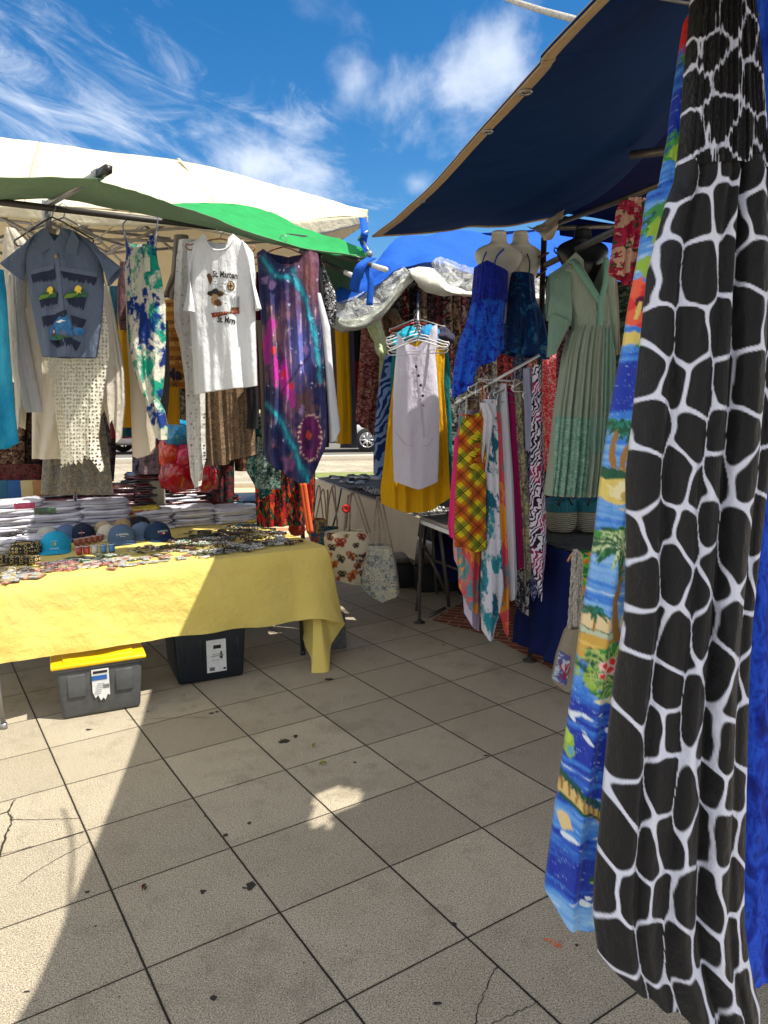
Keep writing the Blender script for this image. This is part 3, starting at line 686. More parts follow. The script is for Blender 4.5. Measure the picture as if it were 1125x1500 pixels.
bk, _ = sheet('back_slope', [P1, [(a*.5+b*.5)+np.array([0, 0, .05]) for a, b in zip(P1, P3)], P3], CREAM, 90, 30, .004, .012, 3, 12, world=True, parent=ct)
sag = [0, .0, .02, .05, .01, .09, .03, 0]
vv, _ = sheet('valance', [P2, [p+np.array([0, .02, -.05-s]) for p, s in zip(P2, sag)]], CREAM, 90, 6, .004, .008, 8, 13, world=True, parent=ct)
# scissor frame under the cream roof
fr = thing('scissor_frame', 'folding steel scissor frame under the cream roof of the left tent', 'tent frame', D(80, 420, 7))
def mbars(name, L_, r, mat):
    for a, b in L_: MB().tube([pt(a), pt(b)], r, 8).build(name, mat, fr)
mbars('crossbar', [((-90, 340, 5.6), (95, 402, 6.6)), ((-90, 372, 5.8), (130, 312, 6.8)), ((0, 318, 5.6), (80, 360, 5.6)), ((60, 365, 6.6), (170, 308, 5.8)), ((25, 300, 5.6), (160, 372, 6.8)),
   ((100, 350, 6.4), (310, 354, 6.4)), ((95, 330, 6.0), (215, 372, 6.6)), ((125, 388, 6.6), (250, 325, 6.2)), ((0, 322, 6.3), (250, 350, 6.5)), ((150, 372, 6.8), (270, 362, 6.8)),
   ((90, 300, 5.9), (200, 405, 7.4)), ((0, 355, 6.7), (70, 320, 5.9)), ((165, 340, 6.5), (350, 330, 6.3)), ((100, 375, 7.2), (440, 350, 6.6)), ((190, 310, 6.3), (290, 400, 7.2))], .013, GREY_STEEL)
mbars('rafter', [((75, 390, 7.2), (-60, 250, 6.0)), ((70, 352, 6.9), (165, 235, 6.5)), ((110, 400, 7.8), (300, 270, 6.4))], .018, GREY_STEEL)
MB().tube([D(75, 335, 6.2), D(75, 405, 6.2)], .035, 10).build('hub', GREY_STEEL, fr)
for (x, y, Yd, xx, yy, Y2) in [(-20, 420, 9, -20, 960, 9), (196, 410, 8.4, 196, 640, 8.4)]: MB().tube([D(x, y, Yd), D(x, y+250, Yd)], .022, 8).build('leg', GREY_STEEL, fr)
for i, (a, b, c_) in enumerate([((40, 318), (78, 350), (115, 318)), ((0, 352), (40, 338), (78, 352)), ((100, 345), (135, 352), (175, 325))]):
    w_ = MB().tube(cr(np.array([D(*a, 5.7), D(*b, 5.6), D(*c_, 5.7)]), 16), .006, 5); w_.build('cable', WHITE_TUBE, fr)
# hanging rail of the left stall
ra, rb = D(-60, 289, 3.45), D(475, 352, 4.9)
rail = bar('hanging_rail', [np.array(ra), np.array(rb)], .016, DARK_STEEL, 'long dark steel rail carrying the clothes over the yellow table', 'rail')
tb = thing('steel_arm', 'square grey steel tube jutting out above the denim shirt', 'tube', D(75, 300, 3.75))
q0, q1 = D(68, 300, 3.75), D(156, 249, 3.0)
MB().tube([q0, q1], .017, 4).build('tube', GREY_STEEL, tb); MB().tube([q0+(q1-q0)*.86, q0+(q1-q0)*.9], .024, 10).build('clamp', GREY_STEEL, tb); MB().tube([q0+(q1-q0)*.9, q1+(q1-q0)*.03], .0195, 4).build('end_sleeve', BLACK_PL, tb)
MB().tube([q0+np.array([0, 0, .02]), D(70, 345, 3.78)], .022, 8).build('bracket', GREY_STEEL, tb)
# green shade cloth; the lip's duller colour holds the shade of its underside
up = [(-110, 258, 3.0), (0, 259, 3.05), (130, 261, 3.0), (150, 266, 3.05), (210, 284, 3.4), (262, 301, 3.75), (310, 318, 3.95), (350, 334, 4.1), (400, 350, 4.3), (450, 364, 4.45), (520, 374, 4.6)]
lo = [(-110, 290, 3.5), (0, 293, 3.6), (100, 292, 3.75), (150, 302, 3.85), (220, 315, 3.95), (290, 330, 4.05), (350, 343, 4.2), (400, 357, 4.35), (440, 364, 4.5), (500, 372, 4.6), (543, 376, 4.7)]
gn, _ = sheet('shade_net', [up, [((a[0]+b[0])/2, (a[1]+b[1])/2+2, (a[2]+b[2])/2) for a, b in zip(up, lo)], lo], MESHB, 150, 26, .003, .006, 9, 21)
tag(gn, 'shaded green lip of the shade net over the hanging rail of the left stall', 'shade net')
up = [(238, 297, 4.6), (300, 299, 4.75), (350, 301, 4.85), (400, 313, 4.95), (440, 333, 4.95), (500, 354, 4.85), (541, 368, 4.72)]; lo = [(252, 301, 3.8), (310, 322, 4.0), (350, 338, 4.15), (400, 354, 4.35), (450, 368, 4.5), (500, 375, 4.6), (545, 377, 4.7)]
gb, _ = sheet('shade_net', [up, [((a[0]+b[0])/2, (a[1]+b[1])/2+1, (a[2]+b[2])/2) for a, b in zip(up, lo)], lo], MESHG, 110, 26, .003, .010, 9, 27)
tag(gb, 'bright green sunlit shade net sloping down to the corner of the left tent', 'shade net')
up = [(455, 368, 4.95), (500, 374, 4.9), (543, 378, 4.85)]; lo = [(452, 440, 5.6), (490, 452, 5.4), (530, 408, 5.0)]
g2, _ = sheet('green_tarp', [up, [(455, 400, 5.3), (497, 410, 5.2), (537, 390, 4.95)], lo], MESHD, 50, 40, .003, .015, 9, 22); tag(g2, 'dull green tarpaulin hanging below the end of the bright shade net', 'tarpaulin')
for (a, b, lb) in [((440, 368, 4.9), (521, 406, 4.6), 'lower white-ended tube poking through the blue ribbon'), ((470, 366, 4.9), (565, 395, 4.45), 'upper white-ended tube poking through the blue ribbon')]:
    o = thing('awning_tube', lb, 'tube', pt(a)); MB().tube([pt(a), pt(b)], .014, 10).build('tube', DARK_STEEL, o); d = pt(b)-pt(a); MB().tube([pt(a)+d*.82, pt(b)+d*.01], .0155, 10).build('white_end', WHITE_TUBE, o)
m = MB().torus(D(532, 345, 4.7), .03, .008, 14, 6, tilt=.8).ball(D(541, 372, 4.6), .022).tube([D(530, 350, 4.7), D(543, 372, 4.62)], .006, 6)
tag(m.build('clamp', GREY_STEEL), 'small steel clamp and ring where the net meets the cream tent corner', 'clamp')
BL = ROYAL
def rib(name, P, w, lb, yd=0):
    Q = cr(np.array([pt(p) for p in P]), 24); A = [q+np.array([-w/2, 0, 0]) for q in Q]; B = [q+np.array([w/2, yd, 0]) for q in Q]
    tag(MB().ribbon(A, B, .002).build(name, BL), lb, 'ribbon')
rib('blue_strap', [(531, 318, 4.8), (534, 340, 4.65), (532, 355, 4.7), (541, 372, 4.6)], .045, 'blue strap tying the cream tent corner to the net', .03)
rib('blue_strap', [(540, 378, 4.58), (537, 392, 4.56), (543, 412, 4.55), (541, 447, 4.55)], .04, 'blue strap tail hanging straight down in front of the clear plastic', .01)
rib('blue_strap', [(545, 376, 4.58), (528, 390, 4.5), (519, 420, 4.55), (524, 428, 4.6)], .06, 'wide loop of blue strap bulging left of the hanging tail', .04)

# centre stall: blue roof, rolled plastic, white roll
t1 = [(480, 438, 5.2), (520, 405, 5.3), (548, 388, 5.4), (575, 366, 5.6), (602, 350, 5.9), (650, 346, 6.1), (720, 341, 6.5), (800, 336, 6.8), (900, 330, 7.1), (1000, 326, 7.4)]
t2 = [(478, 446, 5.1), (520, 436, 5.1), (545, 420, 5.1), (575, 398, 5.15), (602, 392, 5.2), (640, 386, 5.2), (700, 396, 5.2), (800, 405, 5.3), (900, 410, 5.4), (1000, 412, 5.5)]
mid = [((a[0]+b[0])/2, (a[1]+b[1])/2, (a[2]+b[2])/2-.03) for a, b in zip(t1, t2)]
br_, SB = sheet('blue_tent_roof', [t1, mid, t2], ROYAL, 130, 44, .004, .045, 4, 31); tag(br_, 'bright blue canvas roof of the middle stall with a scalloped front edge', 'tent roof')
lo3 = [(p[0], p[1]+(8 if i in (2, 5) else 24), p[2]+.02) for i, p in enumerate(t2)]
lo3[0] = (478, 450, 5.1); lo3[1] = (520, 442, 5.1); lo3[4] = (602, 402, 5.2); lo3[5] = (650, 372, 5.22); lo3[6] = (700, 402, 5.2)
back = [(p[0]+60, p[1]+60, p[2]+2.6) for p in t1]
bb, _ = sheet('back_slope', [t1, [((a[0]+b[0])/2, (a[1]+b[1])/2-8, (a[2]+b[2])/2) for a, b in zip(t1, back)], back], ROYAL, 60, 20, .004, .02, 3, 34, parent=br_)
FILM = plastic_film('clear_film', .55); FILM2 = plastic_film('cloudy_film', .42)
f1, _ = sheet('clear_plastic_curtain', [[(480, 446, 5.12), (515, 436, 5.12), (550, 418, 5.14), (590, 392, 5.2)], [(478, 462, 5.1), (512, 458, 5.1), (556, 440, 5.12), (600, 398, 5.18)], [(474, 470, 5.06), (510, 474, 5.04), (560, 452, 5.06), (606, 396, 5.14)]], FILM, 60, 24, .002, .03, 14, 41)
tag(f1, 'crumpled clear plastic curtain gathered under the left of the blue roof', 'plastic curtain')
def roll(name, P, r, mat, lb, seed, cat='rolled sheet'):
    Q = cr(np.array([pt(p) for p in P]), 60); rr_ = np.random.RandomState(seed); m = MB(); n = 16; V = []
    for i, q in enumerate(Q):
        t = i/59
        for k in range(n):
            a = 2*math.pi*k/n; R_2 = r*(1+.25*math.sin(3*a+t*9)+.18*math.sin(5*a-t*17+seed)+.15*math.sin(t*31+2*a))
            V.append(q+np.array([0, math.cos(a)*R_2, math.sin(a)*R_2]))
    Fc = [(i*n+k, i*n+(k+1) % n, (i+1)*n+(k+1) % n, (i+1)*n+k) for i in range(59) for k in range(n)]+[tuple(range(n)), tuple(59*n+k for k in range(n))]
    return tag(m.add(V, Fc).build(name, mat), lb, cat)
WROLL = plain('white_sheeting', C(214, 212, 200), .6, nsc=14, bump=.6, var=.2, trans=.15)
roll('rolled_plastic', [(472, 464, 5.05), (510, 478, 5.0), (552, 462, 5.03), (588, 420, 5.1), (606, 402, 5.14)], .035, plain('milky_roll', C(178, 182, 172), .3, spec=.7, nsc=26, bump=1, var=.4, alpha=.9), 'milky roll of plastic sagging in a curve under the left of the blue roof', 2)
w2, _ = sheet('white_sheet', [[(598, 396, 5.1), (615, 392, 5.1), (635, 394, 5.1), (655, 414, 5.1), (682, 424, 5.1), (715, 430, 5.1), (800, 432, 5.1)],
      [(602, 402, 5.06), (618, 412, 5.04), (640, 418, 5.02), (660, 428, 5.0), (690, 432, 5.0), (722, 434, 5.0), (800, 438, 5.0)],
      [(608, 408, 5.1), (622, 424, 5.1), (648, 432, 5.1), (668, 434, 5.1), (694, 437, 5.1), (725, 440, 5.1), (800, 444, 5.1)]], WROLL, 80, 26, .003, .014, 13, 43)
tag(w2, 'white sheeting rolled up and draped under the front of the blue roof', 'rolled sheet')
f2, _ = sheet('clear_plastic_curtain', [[(632, 388, 5.18), (650, 374, 5.2), (690, 392, 5.2), (740, 400, 5.2), (800, 405, 5.2)], [(640, 402, 5.14), (662, 402, 5.14), (700, 412, 5.14), (745, 418, 5.14), (800, 420, 5.14)], [(650, 414, 5.1), (675, 424, 5.1), (712, 430, 5.1), (750, 434, 5.1), (800, 436, 5.1)]], FILM2, 60, 30, .002, .035, 16, 44)
tag(f2, 'shiny clear plastic curtain bunched above the white rolled sheeting', 'plastic curtain')
bar('hanging_rail', [(470, 462, 5.2), (650, 402, 5.3), (1010, 398, 5.6)], .014, DARK_STEEL, 'dark rail under the blue roof of the middle stall', 'rail')

# ------------------------------------------------------------------ the yellow-covered table
TA = np.array([-1.926, 3.57, 0]); TE = np.array([.852, .524, 0]); TN = np.array([-.524, .852, 0]); TZ = .735
def T_(s, t, z=TZ): return TA+TE*s+TN*t+np.array([0, 0, z])
tbl = thing('folding_table', 'long folding table hidden beneath the yellow cloth', 'table', T_(.6, .4, 0))
MB().box(T_(.53, .72, .715), (2.54, 1.40, .03), math.atan2(.524, .852), 0, .006).build('tabletop', WHITE_PL, tbl)
leg = plain('leg_paint', (.05, .055, .06), .4, .3)
for s, t in ((-.06, -.02), (-.06, 1.2), (1.30, .62), (1.70, .16)):
    a = T_(s, t, .7); b = T_(s+.02, t, .0)
    MB().tube([a, (a+b)/2, b], .013, 8).tube([b, b+np.array([0, 0, .03])], .018, 8).build('leg', GREY_STEEL if s < 0 else leg, tbl)
MB().tube([T_(1.24, .64, .66), T_(1.25, .66, .02)], .012, 8).build('leg', leg, tbl)
def yellow_cloth():
    t = NT('yellow_cotton'); uv = t.uv()
    c = t.mix(t.noise(uv, 5, 4), C(230, 210, 122), C(220, 198, 104)); c = t.mix(t.smooth(t.noise(uv, 30, 5, .7), .62, .72), c, C(205, 178, 78))
    c = t.mix(t.math('MULTIPLY', t.smooth(t.noise(t.map(uv, loc=(4, 2, 0)), 3.4, 3), .60, .68), .5), c, C(214, 196, 120)); x_, y_, _ = t.sep(uv); hm_ = t.math('LESS_THAN', t.math('FRACT', t.math('MULTIPLY', x_, 90)), .5)
    # soft creases
    vz = t.vor(t.warp(uv, 7, .12), 9, 'DISTANCE_TO_EDGE'); v2 = t.vor(t.warp(t.map(uv, rot=(0, 0, .8)), 12, .1), 19, 'DISTANCE_TO_EDGE')
    h = t.math('ADD', t.math('MULTIPLY', t.smooth(vz, 0, .3), .22), t.math('ADD', t.math('MULTIPLY', t.smooth(v2, 0, .2), .16), t.math('MULTIPLY', t.noise(uv, 26, 5, .65), .8)))
    nr = t.bump(h, .42, .012); nr = t.bump(t.noise(uv, 700, 2), .12, .001, nr); mat = t.fin(c, .85, nr, spec=.15, sheen=.1, trans=.12)
    # perimeter columns: top edge point, hem point
    cols = []
    for s in np.linspace(-.75, 1.60, 40):
        px = np.interp(s, [0, 1.7], [0, 437]); hz = np.interp(s, [0, .8, 1.3, 1.6], [.352, .337, .31, .30])+.004*math.sin(s*17)
        cols.append((T_(s, -.006), T_(s, -.04-.010*math.sin(s*7+1)-.007*math.sin(s*19), hz)))
    cz = [((1.68, -.004), (462, 904, 4.40)), ((1.76, -.004), (484, 909, 4.46)), ((1.80, -.003), (497, 912, 4.52)), ((1.822, .0), (504, 914, 4.58)), ((1.823, .05), (500, 921, 4.58)), ((1.823, .10), (490, 936, 4.52)), ((1.823, .15), (484, 950, 4.46)),
          ((1.823, .18), (483, 986, 4.28)), ((1.823, .20), (468, 988, 4.25)), ((1.823, .22), (453, 987, 4.26)), ((1.823, .25), (452, 965, 4.38)), ((1.823, .30), (444, 948, 4.50)), ((1.823, .36), (435, 925, 4.66)), ((1.823, .42), (434, 900, 4.8))]
    for a, b in cz: cols.append((T_(a[0], a[1]), D(*b)))
    for t_ in np.linspace(.50, 1.44, 14): cols.append((T_(1.822, t_), T_(1.87+.02*math.sin(t_*22), t_, .40)))
    nC = len(cols); nR = 34; V = []; UV = []
    A = np.array([c_[0] for c_ in cols]); B = np.array([c_[1] for c_ in cols]); per = np.concatenate([[0], np.cumsum(np.linalg.norm(np.diff(A+B, axis=0), axis=1)/2)])
    A = cr(A, 240); B = cr(B, 240); per = np.interp(np.linspace(0, nC-1, 240), np.arange(nC), per)
    for j in range(nR):
        v = j/(nR-1); P = A*(1-v)+B*v
        nrm = np.gradient(A+B, axis=0); nrm = np.stack([nrm[:, 1], -nrm[:, 0], 0*nrm[:, 0]], 1); nrm /= np.linalg.norm(nrm, axis=1, keepdims=True)+1e-9
        k = .016*v**1.2*(np.sin(per*6+1.5*np.sin(v*3))+.5*np.sin(per*15+2))+.010*smooth_noise(per*7, v*3+0*per, 6)*min(1, v*3)+.005*smooth_noise(per*22, v*9+0*per, 4)*min(1, v*5)+.02*math.sin(min(1, v*6)*math.pi/2)
        V.append(P+nrm*k[:, None]); UV.append(np.stack([per, -v*np.linalg.norm(A-B, axis=1)], 1))
    n = 240; V = np.concatenate(V); UV = np.concatenate(UV); Fc = gridfaces(n, nR).tolist()
    # top
    k0 = len(V); ns, nt = 60, 20; top = []
    for j in range(nt):
        for i in range(ns):
            s = -.75+2.572*i/(ns-1); t_ = 1.45*j/(nt-1); top.append(T_(s, t_-.006, TZ+.003*smooth_noise(np.array([s*9]), np.array([t_*9]), 3)[0]*(0 < j < nt-1)+(.002 if j else 0)))
    V = np.concatenate([V, np.array(top)]); UV = np.concatenate([UV, np.array([(-.75+2.51*(q % ns)/(ns-1)+5, q//ns*.044+5) for q in range(ns*nt)])]); Fc += gridfaces(ns, nt, k0).tolist()
    o = rawmesh('tablecloth', V, Fc, mat, uv=UV); tag(o, 'creased yellow cotton cloth hanging off the left table, one corner trailing to the ground', 'tablecloth')
yellow_cloth()

rt2 = thing('folding_table', 'second folding table behind the yellow one, stacked with dark wrapped shirts', 'table', T_(.4, 1.85, 0))
MB().box(T_(.38, 1.86, .715), (2.5, .72, .03), math.atan2(.524, .852), 0, .006).build('tabletop', BLACK_PL, rt2)
for s, t in ((-.7, 1.6), (-.7, 2.1), (1.5, 1.6), (1.5, 2.1)): MB().tube([T_(s, t, .7), T_(s, t, 0)], .013, 8).build('leg', leg, rt2)
# ------------------------------------------------------------------ centre table with its off-white cloth
CA, CB = G(460, 701, .80), G(612, 758, .80); ce = (CB-CA); clen = np.linalg.norm(ce); ce /= clen; cn = np.array([-ce[1], ce[0], 0]);
if cn[0] < 0: cn = -cn
def C_(s, t, z=.80): return CA*[1, 1, 0]+ce*s+cn*t+np.array([0, 0, z])
ct_ = thing('trestle_table', 'long trestle table of the middle stall under an off-white cloth', 'table', C_(1.5, .5, 0))
MB().box(C_(clen/2+.2, .55, .775), (clen+.9, 1.1, .03), math.atan2(ce[1], ce[0]), 0, .006).build('tabletop', WHITE_PL, ct_)
MB().tube([D(641, 752, 5.5), D(656, 868, 5.6), G(657, 888)], .02, 4).tube([D(632, 760, 5.7), D(640, 870, 5.7)], .012, 6).tube([D(634, 820, 5.6), D(690, 842, 5.6)], .012, 6).tube([G(622, 905), G(652, 898)+np.array([0, 0, .04])], .014, 8).tube([D(622, 800, 5.6), D(655, 870, 5.6)], .014, 6).build('trestle_leg', BRONZE, ct_)
MB().tube([G(610, 895), D(624, 770, 5.9)], .014, 6).build('trestle_leg', BRONZE, ct_)
def offwhite():
    t = NT('off_white_cotton'); uv = t.uv(); c = t.mix(t.noise(uv, 3, 5), C(214, 204, 188), C(190, 178, 160)); nr = t.bump(t.noise(t.map(uv, sc=(1, .3, 1)), 12, 5), .5, .02); mat = t.fin(c, .9, nr, spec=.1, trans=.15)
    n, k = 160, 24; V = []; UV = []
    for j in range(k):
        v = j/(k-1)
        for i in range(n):
            s = -.05+(clen+.12)*i/(n-1); f = i/(n-1); z1 = np.interp(f, [0, .5, .75, .9, 1], [.30, .33, .38, .50, .47])
            o_ = -.01-.03*v-.02*v*math.sin(s*11)-.012*v*math.sin(s*27+1); V.append(C_(s, o_, .806+(z1-.806)*v)); UV.append((s, -.5*v))
    Fc = gridfaces(n, k).tolist(); q = len(V)
    for j in range(8):
        for i in range(30): V.append(C_(-.05+(clen+.6)*i/29, -.01+1.1*j/7, .806+.003*math.sin(i*3+j))); UV.append((i*.1, 3+j*.1))
    Fc += gridfaces(30, 8, q).tolist(); o = rawmesh('tablecloth', V, Fc, mat, uv=UV); tag(o, 'off-white cloth hanging down the front of the middle stall table behind the tote bags', 'tablecloth')
offwhite()
t = NT('dark_display_cloth'); o = t.obj(); dk = t.fin(t.mix(t.noise(o, 30, 5), C(64, 62, 62), C(98, 96, 96)), .9, t.bump(t.noise(o, 18, 5), .6, .02), spec=.2)
sh_, _ = sheet('display_cloth', [[C_(-.0, .03, .812), C_(clen*.5, .03, .812), C_(clen+.45, .03, .812)], [C_(.0, 1.05, .814), C_(clen*.5, 1.05, .814), C_(clen+.45, 1.05, .814)]], dk, 60, 30, .003, .003, 8, 51, world=True)
tag(sh_, 'dark grey display cloth covering the top of the middle stall table', 'cloth')
# right stall table
KA = np.array([.86, 4.72, 0]); 
rt = thing('side_table', 'table of the right stall under a navy cloth', 'table', (1.5, 5.0, 0))
KT = .78
ka, kb, kc, kd = G(782, 792, KT), G(902, 826, KT), G(960, 770, KT), G(800, 760, KT)
MB().poly([ka-[0, 0, .01], kb-[0, 0, .01], kc-[0, 0, .01], kd-[0, 0, .01]]).build('tabletop', WHITE_PL, rt)
t = NT('navy_cotton'); uv = t.obj(); nvm = t.fin(t.mix(t.noise(uv, 4, 4), C(20, 36, 92), C(14, 22, 60)), .85, t.bump(t.noise(t.map(uv, sc=(1, 1, .3)), 14, 4), .6, .03), spec=.15)
t = NT('black_woven_mat'); uv = t.obj(); bkm = t.fin(t.mix(t.noise(uv, 40, 4), C(34, 34, 34), C(92, 94, 90)), .8, t.bump(t.noise(t.warp(uv, 20, .05), 60, 4), 1, .02), spec=.2)
sk, _ = sheet('navy_tablecloth', [[ka+[-.03, .3, 0], ka+[-.01, 0, 0], (ka+kb)/2+[-.01, -.01, 0], kb+[-.01, -.01, 0]], [ka+[-.05, .3, -.45], ka+[-.03, -.03, -.4], (ka+kb)/2+[-.03, -.03, -.4], kb+[-.02, -.03, -.4]], [ka+[-.07, .3, -.72], ka+[-.05, -.03, -.66], (ka+kb)/2+[-.06, -.02, -.66], kb+[-.03, -.03, -.66]]], nvm, 70, 30, .003, .02, 8, 52, world=True,
   fold=lambda U, V: .02*V*np.sin(U*40))
tag(sk, 'navy cloth skirt hanging around the right stall table behind the rope-handled bag', 'tablecloth')
mt_, _ = sheet('display_mat', [[ka+[0, -.02, .006], (ka+kb)/2+[0, -.02, .006], kb+[0, -.02, .006]], [kd+[0, 0, .006], (kc+kd)/2+[0, 0, .006], kc+[0, 0, .006]]], bkm, 60, 40, .003, .006, 22, 53, world=True); tag(mt_, 'dark woven mat spread under the straw baskets', 'mat')
# ------------------------------------------------------------------ foreground dresses (right edge of the picture)
FG = bar('hanging_rail', [np.array([.60, 1.55, 2.42]), np.array([1.35, .80, 2.42])], .014, GREY_STEEL, 'steel rail overhead from which the long dresses in the foreground hang', 'rail')
GR = [(244, 992, 1120), (262, 990, 1128), (300, 976, 1132), (400, 950, 1140), (500, 940, 1138), (600, 930, 1134), (700, 919, 1124), (800, 921, 1112), (900, 918, 1101), (960, 910, 1097), (1000, 903, 1095), (1100, 892, 1093), (1200, 883, 1091), (1300, 873, 1089), (1350, 872, 1090), (1400, 878, 1096), (1470, 905, 1112)]
GP = [(.20, .08, .014, .040, 1), (.44, -.09, .012, .045, 4), (.63, .10, .018, .034, 0), (.86, -.05, .013, .036, 5)]
def giraffe(sx, sy, seed, wd, gather=0):
    r = np.random.RandomState(seed); nxs, nys = 16, 34; gx0, gy0 = 780, -260
    sites = np.array([(gx0+(i+.5*(j % 2)+r.uniform(-.34, .34))*sx, gy0+(j+r.uniform(-.34, .34))*sy) for j in range(nys*2) for i in range(nxs)])
    G_ = np.array(GR)
    def f(x, y):
        yy = np.clip(y, 244, 1470); u = (x-np.interp(yy, G_[:, 0], G_[:, 1]))/(np.interp(yy, G_[:, 0], G_[:, 2])-np.interp(yy, G_[:, 0], G_[:, 1])); v = (yy-244)/1226
        X = x.copy(); Yp = y.copy()
        if not gather:
            for (u0, dr, dp, w_, p) in GP: X += 22/(1+np.exp(-(u-u0-dr*(v-.5)-.012*np.sin(5*v+p))/.006))
        else: X += 2.2*np.sin(x*1.1)
        X = X+4*smooth_noise(x*.05, y*.045, 3); Yp = Yp+4*smooth_noise(x*.045, y*.05, 5)
        out = np.zeros(len(x))
        for a in range(0, len(x), 20000):
            P = np.stack([X[a:a+20000]/sx*sy, Yp[a:a+20000]], 1); S = sites*[sy/sx, 1]
            d = np.sqrt(((P[:, None]-S[None])**2).sum(2)); k = np.argpartition(d, 5, axis=1)[:, :5]; dd = np.sort(np.take_along_axis(d, k, 1), 1)
            e = dd[:, 1:]-dd[:, :1]; q = 4.2; out[a:a+20000] = -q*np.log(np.exp(-e/q).sum(1))       # rounded corners
        m = np.clip((out-wd)/2.2+.5, 0, 1)[:, None]; return np.array(C(212, 218, 242))*(1-m)+np.array(C(20, 21, 27))*m
    return f
gd = garment('maxi_dress', GR, 1.15, fabric('paint', (0,), wr=.5, trans=.05, rough=.6, seed=21, spec=.25), 'long strapless maxi dress with black giraffe patches veined in white, nearest the camera', 'dress', bulge=.05, folds=6, amp=(.005, .012), seed=5, nx=170, ny=620,
    paint=giraffe(57, 74, 4, 5.6), pleats=GP, neck=[(0, 0), (.5, -4), (1, 0)], hem=[(0, -70), (.12, -50), (.3, -20), (.5, 10), (.62, 45), (.8, 75), (1, 80)])
top = garment('smocked_bodice', [(-190, 1022, 1098), (-60, 1016, 1096), (0, 1014, 1098), (100, 1005, 1110), (200, 998, 1118), (252, 992, 1121)], 1.15, fabric('paint', (0,), wr=.8, trans=.03, rough=.6, seed=22, crinkle=120), parent=gd.o, bulge=.05, folds=26, amp=(.003, .003), seed=6, nx=150, ny=260, paint=giraffe(32, 58, 9, 4.6, 1))
